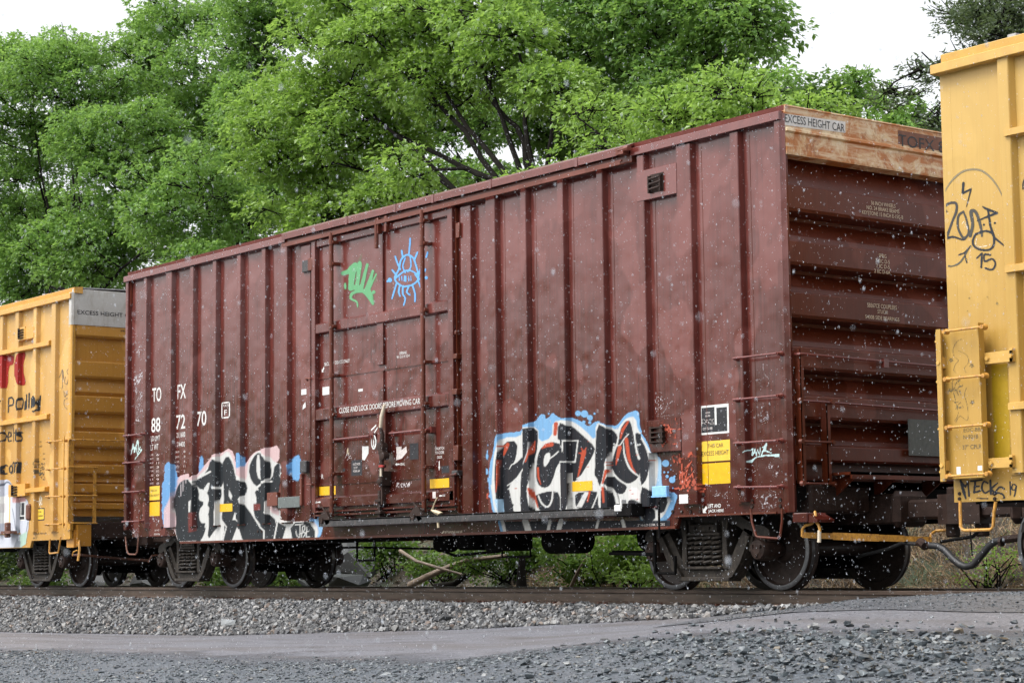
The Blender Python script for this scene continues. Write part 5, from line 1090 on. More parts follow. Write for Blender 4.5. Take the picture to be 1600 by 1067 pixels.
def paint_ycr(c):
    B_ = (.028, .033, .04); Gy = (.22, .19, .12)
    c.tf = (1460, 240, 3.81)
    c.curve([(35, 275), (60, 205), (110, 140), (170, 100), (250, 95), (310, 130), (360, 190), (396, 260)], [7, 8, 12, 12, 12, 12, 10, 7], Gy, .8, .9); c.curve([(38, 620), (55, 660), (95, 668), (145, 640), (200, 548)], [12, 12, 9, 10, 6], (.10, .10, .08), .5)
    c.stroke([(160, 175), (155, 235), (205, 210), (178, 315)], [16, 14, 10, 5], B_, .5, .95)
    W_ = (.80, .68, .52)
    c.curve([(150, 240), (152, 265), (175, 275)], 4, W_); c.stroke([(205, 550), (190, 650)], 4, W_, .3, .7)
    c.curve([(60, 345), (48, 320), (75, 295), (115, 295), (118, 340), (95, 400), (70, 470), (52, 515)], [12, 14, 16, 16, 16, 14, 16, 18], (.055, .055, .055), .5, .95)
    c.curve([(55, 505), (100, 495), (160, 512), (180, 490)], [16, 12, 10, 6], B_); c.curve([(160, 345), (130, 370), (128, 440), (160, 500), (190, 470), (180, 400), (160, 345)], [14, 14, 14, 14, 12, 12, 10], (.06, .06, .055), .5); c.curve([(150, 420), (165, 405), (185, 450)], 4, W_)
    c.curve([(200, 490), (215, 420), (205, 345), (235, 350), (262, 430), (270, 490)], [18, 20, 22, 20, 18, 12], (.07, .068, .06), .6, .92)
    c.stroke([(240, 400), (300, 375), (360, 352), (290, 325), (275, 315)], [5, 12, 14, 14, 8], B_, .5); c.stroke([(305, 330), (320, 430), (345, 500), (400, 545)], [12, 14, 14, 9], B_, .5); c.dot(282, 422, 7, B_); c.dot(347, 412, 7, B_)
    c.curve([(230, 480), (215, 530), (245, 565), (310, 572), (340, 540), (335, 480), (290, 460), (230, 480)], 13, B_, .4); c.curve([(240, 500), (235, 540), (265, 555), (320, 540)], 4, W_, .3)
    c.stroke([(205, 548), (165, 590), (130, 602)], [6, 10, 6], B_); c.stroke([(165, 590), (180, 648)], [6, 9], B_)
    c.stroke([(238, 622), (270, 592), (266, 675)], [8, 11, 12], B_); c.curve([(320, 602), (285, 600), (288, 640), (330, 625), (350, 655), (330, 690), (290, 680)], 11, B_, .35)
    for u, v, r in ((210, 724, 5), (170, 722, 4), (195, 860, 8), (302, 852, 6), (360, 890, 10), (335, 715, 4), (185, 935, 6)): c.dot(u, v, r, (.25, .20, .09), .8, .6)
    c.stroke([(0+510, 150), (510, 210)], 0.1, B_)
    c.curve([(514, 208), (520, 160), (560, 120), (640, 110)], 9, B_, .4); c.stroke([(528, 300), (530, 260)], 8, B_, .4)
    c.tf = (1400, 480, 3.14)
    c.stroke([(306, 850), (322, 905), (332, 938)], [10, 16, 7], B_, .4); c.stroke([(308, 852), (330, 880), (342, 856), (348, 925)], [8, 8, 9, 9], B_, .4); c.stroke([(356, 852), (412, 846)], 9, B_, .4); c.stroke([(378, 858), (372, 908), (402, 900)], 10, B_, .4); c.stroke([(374, 880), (398, 876)], 8, B_)
    c.curve([(440, 862), (420, 855), (410, 885), (425, 910), (445, 900)], 9, B_, .4); c.stroke([(452, 848), (455, 915)], 10, B_); c.stroke([(488, 860), (455, 890), (480, 915)], [6, 12, 10], B_)
    c.curve([(520, 890), (500, 880), (480, 905), (510, 915), (520, 935), (495, 945), (475, 935)], 9, B_); c.stroke([(385, 935), (440, 938)], [4, 8], B_)
    c.stroke([(548, 855), (550, 920)], 7, B_); c.curve([(575, 870), (562, 868), (558, 890), (572, 895), (580, 875), (576, 900), (570, 925)], 7, B_)
drape('spray_tags', posR, BASE, XR0+.02, PY(1625, 700)[0], .90, 5.0, .009, .009, .003, paint_ycr, M_SPRAY, ycr, 'black spray tags on the pale yellow side')
def paint_panel(c):
    c.tf = (1400, 480, 3.14); D = (.14, .12, .07)
    c.curve([(358, 155), (325, 170), (305, 210), (312, 245), (332, 262), (318, 280), (308, 310), (322, 325)], 2.5, D, .25, .9); c.curve([(330, 215), (370, 235), (382, 265), (370, 290), (360, 300), (370, 325)], 2.5, D, .25, .9)
    for u, v in ((295, 260), (397, 288), (295, 408), (400, 467)):
        for k in range(5): a = k*2.513+.3; c.stroke([(u+12*math.cos(a), v+12*math.sin(a)), (u+12*math.cos(a+2.513), v+12*math.sin(a+2.513))], 2.2, D, .25)
    q = random.Random(6)
    for _ in range(26): u, v = q.uniform(308, 352), q.uniform(345, 500); c.curve([(u, v), (u+q.uniform(-10, 10), v+q.uniform(-12, 12)), (u+q.uniform(-10, 10), v+q.uniform(-12, 12))], 3, D, .25, .85)
    c.curve([(310, 350), (300, 380), (310, 430), (330, 520), (312, 560)], 2.5, D, .25); c.curve([(372, 395), (362, 430), (378, 500), (375, 555), (340, 535), (318, 565)], 2.5, D, .25)
xp0 = xa-.03
drape('pen_drawing', [], -.035, xa, xb-.01, zb_+.05, zt-.02, .008, .008, .002, paint_panel, M_SPRAYW, ycr)
m = MB(); side_text(m, 'EOC-BB', (1506, 675), (1532, 673), 6, -.035, .0, .002); side_text(m, 'N-921B', (1505.5, 686), (1528.5, 684.5), 6.5, -.035, 0, .002); side_text(m, '37\" CPLR', (1504, 702.5), (1534, 700), 7, -.035, 0, .002); m.build('stencil_lettering', plain('faded_black_lettering', (.10, .085, .05), .5, .2, 30), ycr)
m = MB()
for a, b, c_, d_ in ((1495, 729, 1501, 741), (1528, 727, 1537, 735)): x0, z0 = PY(a, d_, -.035); x1, z1 = PY(c_, b, -.035); m.add([(x0, -.0365, z0), (x1, -.0365, z0), (x1, -.0365, z1), (x0, -.0365, z1)], [(0, 1, 2, 3)])
m.build('pale_label', plain('pale_label', (.66, .70, .72), .5, .1, 20), ycr)
m = MB()
for px, py in ((1498, 771), (1498, 779), (1552, 771), (1553, 779)): x, z = PY(px, py, .06); m.lathe([(0, .02), (-.014, .016)], (x, BASE, z), 'y', 8)
m.build('rivet', M_UNDB, ycr)
draft(ycr, XR0, -1); bogie(ycr, XR0+1.58); bogie(ycr, XR1-1.9)
# uncoupling lever and air hose between the cars
m = MB(); m.tube([PXYZ(*p) for p in ((1253.5, 838, .1), (1254, 826, .1), (1258, 821, .1), (1269, 817.5, .12), (1273, 812, .12), (1271.5, 806, .13), (1273.5, 799.5, .15), (1274.5, 806, .12), (1273, 812, .1), (1279, 820, .1), (1281, 826, .1), (1281, 830, .1))], .016, 8)
m.tube([PXYZ(*p) for p in ((1454, 841, 1.45), (1455, 834, 1.5), (1462, 829, 1.5), (1487, 827, 1.6))], .016, 8)
lv = m.build('uncoupling_lever', M_YPIPE, ycr)
def flatbar(m, a, b, h, t=.012):
    a, b = np.array(a), np.array(b); n_ = np.array([-(b-a)[1], (b-a)[0], 0]); n_ = n_/np.linalg.norm(n_)*t; u = np.array([0, 0, h/2])
    m.hull([a-n_-u, a+n_-u, a+n_+u, a-n_+u], [b-n_-u, b+n_-u, b+n_+u, b-n_+u])
m = MB(); A_ = PXYZ(1254, 835.5, .1); B2 = PXYZ(1360, 839.5, .8); C2 = PXYZ(1455, 842.5, 1.45)
flatbar(m, A_, B2, .062); flatbar(m, A_+(B2-A_)*.45, A_+(B2-A_)*1.12, .078, .016); flatbar(m, B2, C2, .055); flatbar(m, B2, B2+(C2-B2)*.55, .068, .016); m.build('lever_bar', M_YPIPE, lv)
m = MB(); m.tube([PXYZ(1280.5, 828, .1), PXYZ(1280, 847, .1)], .02, 8); m.build('lever_grip', M_CREAM, lv)
m = MB(); m.tube([PXYZ(*p) for p in ((1454, 852, 1.1), (1466, 853, 1.1), (1476, 859, 1.1), (1489, 873, 1.1), (1500, 882, 1.1), (1510, 885, 1.1), (1521, 882, 1.1), (1532, 869, 1.1), (1546, 852, 1.1), (1556, 845, 1.1), (1566, 843, 1.1))], .038, 10)
hose = m.build('air_hose', M_RUBBER, ycr)
m = MB(); m.tube([PXYZ(1566, 843, 1.1), PXYZ(1592, 840, 1.2)], .04, 8); m.tube([PXYZ(1563, 846, 1.08), PXYZ(1567, 846, 1.08)], .05, 8); m.tube([PXYZ(1434, 848, 1.15), PXYZ(1456, 852, 1.1)], .035, 8); m.tube([PXYZ(1438, 846, 1.12), PXYZ(1446, 853, 1.08)], .05, 8); m.build('hose_fitting', M_UNDB, hose)
m = MB(); m.tube([PXYZ(1516, 830, 1.1), PXYZ(1519, 868, 1.1)], .008, 6); m.tube([PXYZ(1470, 846, 1.2), PXYZ(1520, 838, 1.2), PXYZ(1528, 830, 1.2)], .02, 6); m.build('hose_chain', M_UND, hose)
m = MB(); m.tube([PXYZ(*p) for p in ((1435, 850, 1.2), (1410, 848, 1.2), (1385, 858, 1.2), (1352, 866, 1.2), (1340, 870, 1.3))], .02, 8); m.build('air_hose', M_RUBBER, car)
# ================================================================== ground, road, ballast, rails
def sst(t): t = np.clip(t, 0, 1); return t*t*(3-2*t)
_rn = np.random.default_rng(3); _gx = _rn.normal(size=(64, 64))
def vnoise(x, y, s):
    x = np.asarray(x)/s; y = np.asarray(y)/s; i = np.floor(x).astype(int); j = np.floor(y).astype(int); u = sst(x-i); v = sst(y-j); g_ = lambda a, b: _gx[a % 64, b % 64]
    return (g_(i, j)*(1-u)+g_(i+1, j)*u)*(1-v)+(g_(i, j+1)*(1-u)+g_(i+1, j+1)*u)*v
def toe(X): return np.interp(X, [-60, -25, -19, -10, -4, 0, 1.2, 2.2, 3.5, 40], [-1.0, -.82, -.74, -.63, -.43, -.24, -.15, -.04, -.012, -.012])
def slp(X): return np.interp(X, [-14, -8, -4, 1, 8], [.015, .035, .07, .10, .11])
def road_z(X, Y):
    d = np.maximum(-1.3-Y, 0); z = toe(X)-slp(X)*np.minimum(d, 5.5)-.035*np.maximum(d-5.5, 0)
    rub = np.exp(-(((X-5.2)/2.2)**2+((Y+4.9)/1.1)**2))*.10
    return z+rub+.012*vnoise(X, Y, 1.1)*sst(d/1.5)+.02*vnoise(X+9, Y, 3)*sst(d/3)
def ballast_z(X, Y):
    t = np.clip((-.30-Y)/1.0, 0, 1); zn = -.205+(toe(X)+.01-(-.205))*t
    t2 = np.clip((Y-3.4)/1.2, 0, 1); zf = -.205-.35*t2
    return np.where(Y < 1.5, zn, zf)+.012*vnoise(X, Y, .3)
def bank_z(X, Y):
    b = -.55+2.05*sst((Y-4.9)/5.2)+.6*sst((Y-10)/12)+.010*np.maximum(Y-15, 0)
    return b+.16*vnoise(X, Y, 1.8)*sst((Y-4.6)/2)+.07*vnoise(X+5, Y, .6)*sst((Y-4.6)/2)
def ground_z(X, Y):
    return np.where(Y < -1.3, road_z(X, Y), np.where(Y < 4.6, np.minimum(ballast_z(X, Y), np.where(X > .3, -.2, 9))-.02, bank_z(X, Y)))
def sheet(name, xs_, ys_, zf, mat, dz=0.0):
    X, Y = np.meshgrid(xs_, ys_); Z = zf(X, Y)+dz; n, m = X.shape; idx = np.arange(n*m).reshape(n, m)
    F = np.stack([idx[:-1, :-1], idx[:-1, 1:], idx[1:, 1:], idx[1:, :-1]], -1).reshape(-1, 4)
    return npmesh(name, np.stack([X.ravel(), Y.ravel(), Z.ravel()], 1), F, mat, True)
xs_g = np.concatenate([np.linspace(-600, -70, 20), np.arange(-68, -24, 1.0), np.arange(-24, 14, .25), np.arange(14, 40, 1.0), np.linspace(42, 500, 18)])
ys_g = np.concatenate([np.linspace(-300, -22, 14), np.arange(-21, -9, .8), np.arange(-9, -1.3, .2), np.array([-1.3, -.8, -.3, .5, 1.5, 2.5, 3.4, 4.0, 4.6]), np.arange(4.9, 14, .3), np.arange(14, 30, 1.5), np.linspace(32, 700, 24)])
def pos_nodes(g):
    sp = g.n('ShaderNodeSeparateXYZ'); g.l(g.coord(), sp.inputs[0]); return sp
g = NG('gravel_and_soil'); sp = pos_nodes(g)
f1 = g.noise(26, 7, g.coord(), rough=.9); f2 = g.noise(2.0, 5, g.coord((1, 1, 1), loc=(2, 2, 2)), rough=.6)
vo = g.n('ShaderNodeTexVoronoi'); vo.inputs['Scale'].default_value = 30; g.l(g.coord(), vo.inputs['Vector'])
c1 = g.mix(g.ramp(f1, [(.44, 0), (.57, 1)]), (.011, .016, .024), (.10, .125, .155)); c1 = g.mix(g.math('MULTIPLY', vo.outputs['Color'], .5), c1, (.15, .17, .19)); c1 = g.mix(g.ramp(f2, [(.4, 0), (.6, .4)]), c1, (.13, .135, .145))
soil = g.mix(g.ramp(g.noise(3, 6, g.coord(), rough=.7), [(.35, 0), (.65, 1)]), (.018, .014, .009), (.065, .048, .03))
soil = g.mix(g.ramp(g.noise(.8, 4, g.coord((1, 1, 1), loc=(7, 1, 1))), [(.5, 0), (.62, .8)]), soil, (.03, .055, .012))
far = g.math('GREATER_THAN', sp.outputs[1], 4.4); c = g.mix(far, c1, soil)
ro = g.math('ADD', g.math('MULTIPLY', f2, .45), .28)
M_GRND = g.bsdf(c, ro, 0, g.math('ADD', f1, g.math('MULTIPLY', vo.outputs['Distance'], .8)), .9, .018, spec=.5)
gnd = sheet('ground', xs_g, ys_g, ground_z, M_GRND); gnd['kind'] = 'structure'
# gravel road strip
g = NG('pale_road_gravel'); sp = pos_nodes(g)
f1 = g.noise(34, 7, g.coord(), rough=.9); f2 = g.noise(1, 4, g.coord((.35, 2.2, 1), loc=(2, 2, 2)), rough=.55); f3 = g.noise(1, 5, g.coord((.9, 5, 1), loc=(1, 7, 2)), rough=.6)
c = g.mix(g.ramp(f1, [(.42, 0), (.58, 1)]), (.05, .053, .062), (.235, .24, .27)); c = g.mix(g.ramp(f2, [(.45, 0), (.62, .7)]), c, (.11, .10, .10)); c = g.mix(g.ramp(f3, [(.56, 0), (.66, .6)]), c, (.06, .055, .055))
e1 = g.math('ADD', sp.outputs[1], g.math('MULTIPLY', g.math('SUBTRACT', g.noise(1.2, 6, g.coord(), rough=.7), .5), 1.5)); e1 = g.math('ADD', e1, g.math('MULTIPLY', g.math('SUBTRACT', g.noise(14, 5, g.coord(), rough=.7), .5), .7))
e1 = g.math('SUBTRACT', e1, g.math('MULTIPLY', g.math('MAXIMUM', g.math('SUBTRACT', sp.outputs[0], 1.5), 0), .28))
al = g.ramp(g.math('DIVIDE', g.math('ADD', e1, 5.6), 2.0), [(.30, 0), (.75, 1)])
M_ROAD = g.bsdf(c, g.math('ADD', g.math('MULTIPLY', f2, .4), .30), 0, f1, .8, .012, spec=.5, alpha=al)
road = sheet('gravel_road', np.arange(-60, 16, .35), np.arange(-6.5, -1.25, .2), road_z, M_ROAD, .006); road['kind'] = 'structure'
# ballast bed
g = NG('ballast_base'); v2 = g.n('ShaderNodeTexVoronoi'); v2.inputs['Scale'].default_value = 17; g.l(g.coord(), v2.inputs['Vector'])
c = g.mix(v2.outputs['Color'], (.025, .025, .026), (.12, .12, .12)); M_BAL = g.bsdf(c, .5, 0, v2.outputs['Distance'], 1.0, .04)
bb = sheet('ballast_bed', np.concatenate([np.arange(-60, -28, .8), np.arange(-28, 3.0, .15)]), np.concatenate([np.arange(-1.32, -.2, .1), np.array([.3, .8, 1.5, 2.3, 3.0, 3.5, 4.0, 4.65])]), ballast_z, M_BAL); bb['kind'] = 'structure'
# grade-crossing pavement: climbs to the rail head at the right
def cross_z(X, Y):
    q = road_z(X, np.minimum(Y, -1.3))+.004; t = sst((Y+1.3)/1.9); hi = np.interp(X, [.3, 1.0, 2.0, 2.6], [-.20, -.15, -.02, -.004])
    near = np.minimum(q*(1-t)+hi*t, -.004)
    return np.where(Y < 1.5, near, np.where(Y < 3.4, -.006, -.006-.12*(Y-3.4)))
g = NG('crossing_asphalt'); sp = pos_nodes(g); f1 = g.noise(30, 7, g.coord(), rough=.9); f2 = g.noise(1.6, 4, g.coord((.5, 1.5, 1)))
c = g.mix(g.ramp(f1, [(.43, 0), (.58, 1)]), (.018, .022, .028), (.17, .18, .20)); c = g.mix(g.ramp(f2, [(.5, 0), (.7, .5)]), c, (.15, .145, .14))
ed = g.math('ADD', g.math('SUBTRACT', sp.outputs[0], g.math('MULTIPLY', sp.outputs[1], .35)), g.math('MULTIPLY', g.math('SUBTRACT', g.noise(4, 6, g.coord(), rough=.7), .5), 1.6))
al = g.ramp(g.math('DIVIDE', g.math('SUBTRACT', ed, .3), 1.0), [(.3, 0), (.6, 1)])
M_ASPH = g.bsdf(c, g.math('ADD', g.math('MULTIPLY', f2, .3), .25), 0, f1, .7, .01, spec=.5, alpha=al)
cr = sheet('crossing_pavement', np.arange(.3, 18, .15), np.arange(-2.3, .74, .12), cross_z, M_ASPH, .009); cr['kind'] = 'structure'
cr2 = sheet('crossing_pavement', np.arange(2.6, 18, .4), np.array([.90, 1.5, 2.20]), lambda X, Y: X*0-.012, M_ASPH); cr2['kind'] = 'structure'
# rails, sleepers, fastenings
trk = empty('railway_track', (-10, YC, -.2), 'single railway track of dark steel rails carrying the boxcars on grey ballast', 'railway track')
g = NG('rail_steel'); sp = pos_nodes(g)
c = g.mix(g.ramp(g.noise(1, 5, g.coord((3, 20, 20)), rough=.7), [(.35, 0), (.7, 1)]), (.05, .034, .026), (.11, .078, .06))
M_RAIL = g.bsdf(c, .33, .15, g.noise(30, 3, g.coord()), .3, .003); M_RTOP = plain('polished_rail_head', (.16, .145, .13), .25, .2, 9, metal=.8)
for yr in (.80, 2.30):
    m = MB(); P = [(-.07, -.183), (-.07, -.170), (-.02, -.155), (-.009, -.14), (-.009, -.05), (-.034, -.04), (-.036, -.008), (-.028, -.001), (.028, -.001), (.036, -.008), (.034, -.04), (.009, -.05), (.009, -.14), (.02, -.155), (.07, -.170), (.07, -.183)]
    m.prism([(yr+a, b) for a, b in P], 'x', -90, 45); rl = m.build('rail', M_RAIL, trk)
    m = MB(); m.box(-90, 45, yr-.026, yr+.026, -.002, .0); m.build('rail_head', M_RTOP, rl)
M_TIE = plain('weathered_sleeper', (.06, .05, .043), .7, .3, 6, bstr=.8)
tm = MB(); tm.box(-.11, .11, -1.3, 1.3, -.1, .09, .01); t0 = tm.build('sleeper', M_TIE, trk, None, (-34, YC, -.285))
pm = MB()
for s in (-.75, .75):
    pm.box(-.09, .09, s-.19, s+.17, .09, .102); 
    for q in (-.06, .06): pm.box(q-.012, q+.012, s-.12, s-.06, .10, .128); pm.box(q-.012, q+.012, s+.07, s+.12, .10, .128)
p0 = pm.build('tie_plate', M_RUSTP, t0); p0.matrix_parent_inverse = Matrix.Identity(4)
for k in range(1, 72):
    o = t0.copy(); COL.objects.link(o); o.location.x = -34+k*.5
    c_ = p0.copy(); COL.objects.link(c_); c_.parent = o; c_.matrix_parent_inverse = Matrix.Identity(4)

# ------------------------------------------------------------------ stones
def rock_templates(n, pts, flat, seed):
    q = random.Random(seed); out = []
    for _ in range(n):
        bm = bmesh.new()
        for _ in range(pts):
            v = Vector((q.gauss(0, 1), q.gauss(0, 1), q.gauss(0, 1))).normalized()*q.uniform(.75, 1.0); bm.verts.new((v.x, v.y*q.uniform(.7, 1), v.z*flat))
        r = bmesh.ops.convex_hull(bm, input=bm.verts[:]); bmesh.ops.delete(bm, geom=[e for e in r['geom_interior'] if isinstance(e, bmesh.types.BMVert)], context='VERTS'); bmesh.ops.triangulate(bm, faces=bm.faces[:])
        bm.verts.index_update(); out.append((np.array([v.co[:] for v in bm.verts]), np.array([[v.index for v in f.verts] for f in bm.faces]))); bm.free()
    return out
def scatter(name, tmpl, P, S, tilt, mat, smooth=False):
    n = len(P); Vs, Fs = [], []; off = 0; ch = rng.integers(0, len(tmpl), n)
    for t, (V, F) in enumerate(tmpl):
        k = np.where(ch == t)[0]
        if not len(k): continue
        a = rng.uniform(0, 2*np.pi, len(k)); b = rng.normal(0, tilt, len(k)); c_ = rng.normal(0, tilt, len(k))
        ca, sa, cb, sb, cc, sc = np.cos(a), np.sin(a), np.cos(b), np.sin(b), np.cos(c_), np.sin(c_)
        Rz = np.zeros((len(k), 3, 3)); Rz[:, 0, 0] = ca; Rz[:, 0, 1] = -sa; Rz[:, 1, 0] = sa; Rz[:, 1, 1] = ca; Rz[:, 2, 2] = 1
        Rx = np.zeros_like(Rz); Rx[:, 0, 0] = 1; Rx[:, 1, 1] = cb; Rx[:, 1, 2] = -sb; Rx[:, 2, 1] = sb; Rx[:, 2, 2] = cb
        Ry = np.zeros_like(Rz); Ry[:, 1, 1] = 1; Ry[:, 0, 0] = cc; Ry[:, 0, 2] = sc; Ry[:, 2, 0] = -sc; Ry[:, 2, 2] = cc
        M_ = Ry@Rx@Rz; W = np.einsum('nij,vj->nvi', M_, V)*S[k][:, None, None]+P[k][:, None, :]
        Vs.append(W.reshape(-1, 3)); Fs.append((F[None]+(np.arange(len(k))*len(V))[:, None, None]+off).reshape(-1, F.shape[1])); off += len(k)*len(V)
    return npmesh(name, np.concatenate(Vs), np.concatenate(Fs), mat, smooth)
def stone_mat(name, stops, rough=(.22, .5)):
    g = NG(name); ge = g.n('ShaderNodeNewGeometry'); r_ = ge.outputs['Random Per Island']
    c = g.ramp(r_, stops); c = g.mix(g.ramp(g.noise(25, 5, g.coord(), rough=.7), [(.3, 0), (.7, .55)]), c, (.05, .05, .05))
    return g.bsdf(c, g.math('ADD', g.math('MULTIPLY', r_, rough[1]-rough[0]), rough[0]), 0, g.noise(60, 4, g.coord()), .5, .004, spec=.5)
M_ST1 = stone_mat('ballast_stone', [(0, (.035, .037, .042)), (.2, (.115, .117, .12)), (.45, (.065, .068, .075)), (.6, (.165, .168, .17)), (.78, (.09, .085, .08)), (.9, (.27, .268, .26)), (.97, (.17, .12, .09)), (1, (.06, .066, .08))])
M_ST2 = stone_mat('slate_chip', [(0, (.02, .027, .034)), (.3, (.052, .068, .080)), (.6, (.09, .11, .125)), (.85, (.145, .168, .182)), (.96, (.24, .25, .25)), (1, (.20, .17, .13))])
T1 = rock_templates(16, 12, .8, 1); T2 = rock_templates(16, 12, .38, 2)
n = 30000; X = rng.uniform(-34, 1.6, n); Y = rng.uniform(-1.42, .62, n)**1; P = np.stack([X, Y, ballast_z(X, Y)+rng.uniform(-.012, .016, n)], 1)
keep = ~((X > .3) & (Y > -1.0) & (rng.random(n) < (X-.3)/1.0)) & ((Y > -1.30) | (rng.random(n) < .5)); keep &= (toe(X)-.012*(X > 0) < -.12)
P = P[keep]; S = np.exp(rng.normal(math.log(.036), .33, len(P))); S = np.clip(S, .016, .075)
o = scatter('ballast_stones', T1, P, S, .6, M_ST1); o['kind'] = 'stuff'
n = 5000; X = rng.uniform(-34, 2, n); Y = rng.uniform(.95, 4.6, n); P = np.stack([X, Y, ballast_z(X, Y)+.005], 1); o = scatter('ballast_stones', T1, P, np.full(n, .034), .6, M_ST1); o['kind'] = 'stuff'
def chips(n, x0, x1, y0, y1, med, sig, lo, hi, tm_, mat, dz=-.1, name='gravel_chips', tilt=.18, mask=None):
    X = rng.uniform(x0, x1, n); Y = rng.uniform(y0, y1, n)
    if mask is not None: k = mask(X, Y); X, Y = X[k], Y[k]
    S = np.clip(np.exp(rng.normal(math.log(med), sig, len(X))), lo, hi); P = np.stack([X, Y, road_z(X, Y)+S*(.12+dz)+.004], 1)
    o = scatter(name, tm_, P, S, tilt, mat); o['kind'] = 'stuff'; return o
chips(46000, -14, 11, -11.5, -4.2, .011, .6, .005, .05, T2, M_ST2, mask=lambda X, Y: (Y < -5.0+.5*vnoise(X, Y, 1.0)+np.maximum(X-1.5, 0)*.28))
chips(9000, -14, 9, -11, -4.4, .019, .45, .01, .06, T2, M_ST2, tilt=.1)
chips(1500, -14, 9, -11, -4.6, .032, .3, .02, .075, T2, M_ST2, tilt=.12)
chips(24000, -22, 9, -5.4, -1.35, .0065, .4, .004, .018, T2, M_ST2)
chips(14000, .8, 10.5, -9.5, -2.6, .022, .42, .010, .062, rock_templates(14, 15, .5, 5), M_ST2, tilt=.22, dz=.2, name='rubble_stones', mask=lambda X, Y: rng.random(len(X)) < np.exp(-(((X-6.0)/2.6)**2+((Y+5.0+(X-5)*.3)/1.25)**2))*1.1)
n = 9000; X = rng.uniform(.8, 11, n); Y = rng.uniform(-2.3, .7, n); k = rng.random(n) < .35+.65*np.exp(-((Y+1.7)/.5)**2); X, Y = X[k], Y[k]
o = scatter('asphalt_grit', T2, np.stack([X, Y, cross_z(X, Y)+.013], 1), np.clip(np.exp(rng.normal(math.log(.0085), .45, len(X))), .004, .03), .2, M_ST2); o['kind'] = 'stuff'
def big_rock(px, py, Y, s, col, label, flat=.7, seed=1):
    q = PY(px, py, Y)[0]; t = rock_templates(1, 14, flat, seed)[0]; z = float(ballast_z(np.array(q), np.array(Y)) if Y > -1.3 else road_z(np.array(q), np.array(Y)))
    m = MB(); m.add(t[0]*np.array([s*1.5, s, s]), t[1]); o = m.build('rock', col, None, None, (q, Y, z+s*flat*.45)); tag(o, label, 'rock'); return o
M_DROCK = plain('dark_wet_rock', (.05, .052, .055), .4, .4, 6, bstr=.8); M_GROCK = plain('grey_rock', (.14, .15, .155), .5, .35, 8, bstr=.8)
big_rock(358, 975, -.95, .16, M_GROCK, 'flat grey rock lying in the ballast under the left truck of the maroon car', .5, 3)
big_rock(698, 977, -.95, .13, M_DROCK, 'dark wet rock at the foot of the ballast in the middle', .55, 4)
big_rock(1277, 1000, -3.6, .06, M_DROCK, 'dark upright rock at the edge of the rubble pile', .9, 6)
big_rock(945, 1008, -3.9, .045, M_DROCK, 'larger dark flat stone on the pale gravel road', .6, 8)
big_rock(880, 1012, -4.2, .035, M_DROCK, 'small dark stone on the pale gravel road', .6, 9)
# ================================================================== trees, brush, grass
def leaf_mat(name, dark, light, trans=.45, scale=.5):
    g = NG(name); ge = g.n('ShaderNodeNewGeometry'); r_ = ge.outputs['Random Per Island']
    n_ = g.noise(scale, 3, g.coord()); f = g.math('ADD', g.math('MULTIPLY', r_, .55), g.math('MULTIPLY', g.ramp(n_, [(.35, 0), (.65, 1)]), .5))
    c = g.mix(f, dark, light); d = g.n('ShaderNodeBsdfDiffuse'); t = g.n('ShaderNodeBsdfTranslucent'); gl = g.n('ShaderNodeBsdfGlossy'); gl.inputs['Roughness'].default_value = .35
    g.l(c, d.inputs['Color']); c2 = g.mix(.5, c, (.34, .50, .10), 'MIX'); g.l(c2, t.inputs['Color']); gl.inputs['Color'].default_value = (.5, .5, .5, 1)
    m1 = g.n('ShaderNodeMixShader'); m1.inputs[0].default_value = trans; g.l(d.outputs[0], m1.inputs[1]); g.l(t.outputs[0], m1.inputs[2])
    m2 = g.n('ShaderNodeMixShader'); m2.inputs[0].default_value = .06; g.l(m1.outputs[0], m2.inputs[1]); g.l(gl.outputs[0], m2.inputs[2]); g.l(m2.outputs[0], g.out.inputs['Surface']); return g.m
M_LF1 = leaf_mat('spring_leaf', (.10, .225, .045), (.25, .44, .095), .55); M_LF2 = leaf_mat('yellow_green_leaf', (.135, .26, .04), (.32, .50, .085), .55); M_LF3 = leaf_mat('deep_green_leaf', (.08, .19, .04), (.21, .38, .08), .55)
M_NEED = leaf_mat('evergreen_needles', (.05, .08, .05), (.12, .155, .085), .2); M_BUSH = leaf_mat('undergrowth_leaf', (.035, .09, .012), (.12, .23, .025), .4, 1.5)
M_BARK = plain('dark_wet_bark', (.012, .0105, .009), .9, .4, 6, bstr=1.0, spec=.1); M_LOG = plain('bare_grey_wood', (.22, .17, .125), .6, .35, 6, bstr=.8)
def leaves(P, D, L, Wd, fold=.25):
    """P base points, D direction (unit), L length -> folded diamond leaves"""
    n = len(P); up = rng.normal(size=(n, 3))+np.array([0, 0, 1.6]); S = np.cross(D, up); S /= np.linalg.norm(S, axis=1, keepdims=True)+1e-9; N = np.cross(S, D)
    L = L[:, None]; Wd = Wd[:, None]; mid = P+D*L*.45
    V = np.stack([P, mid+S*Wd+N*Wd*fold, P+D*L-N*L*.12, mid-S*Wd+N*Wd*fold], 1).reshape(-1, 3)
    F = (np.arange(n)*4)[:, None]+np.array([0, 1, 2, 3]); return V, F
def unit(v): return v/(np.linalg.norm(v, axis=-1, keepdims=True)+1e-9)
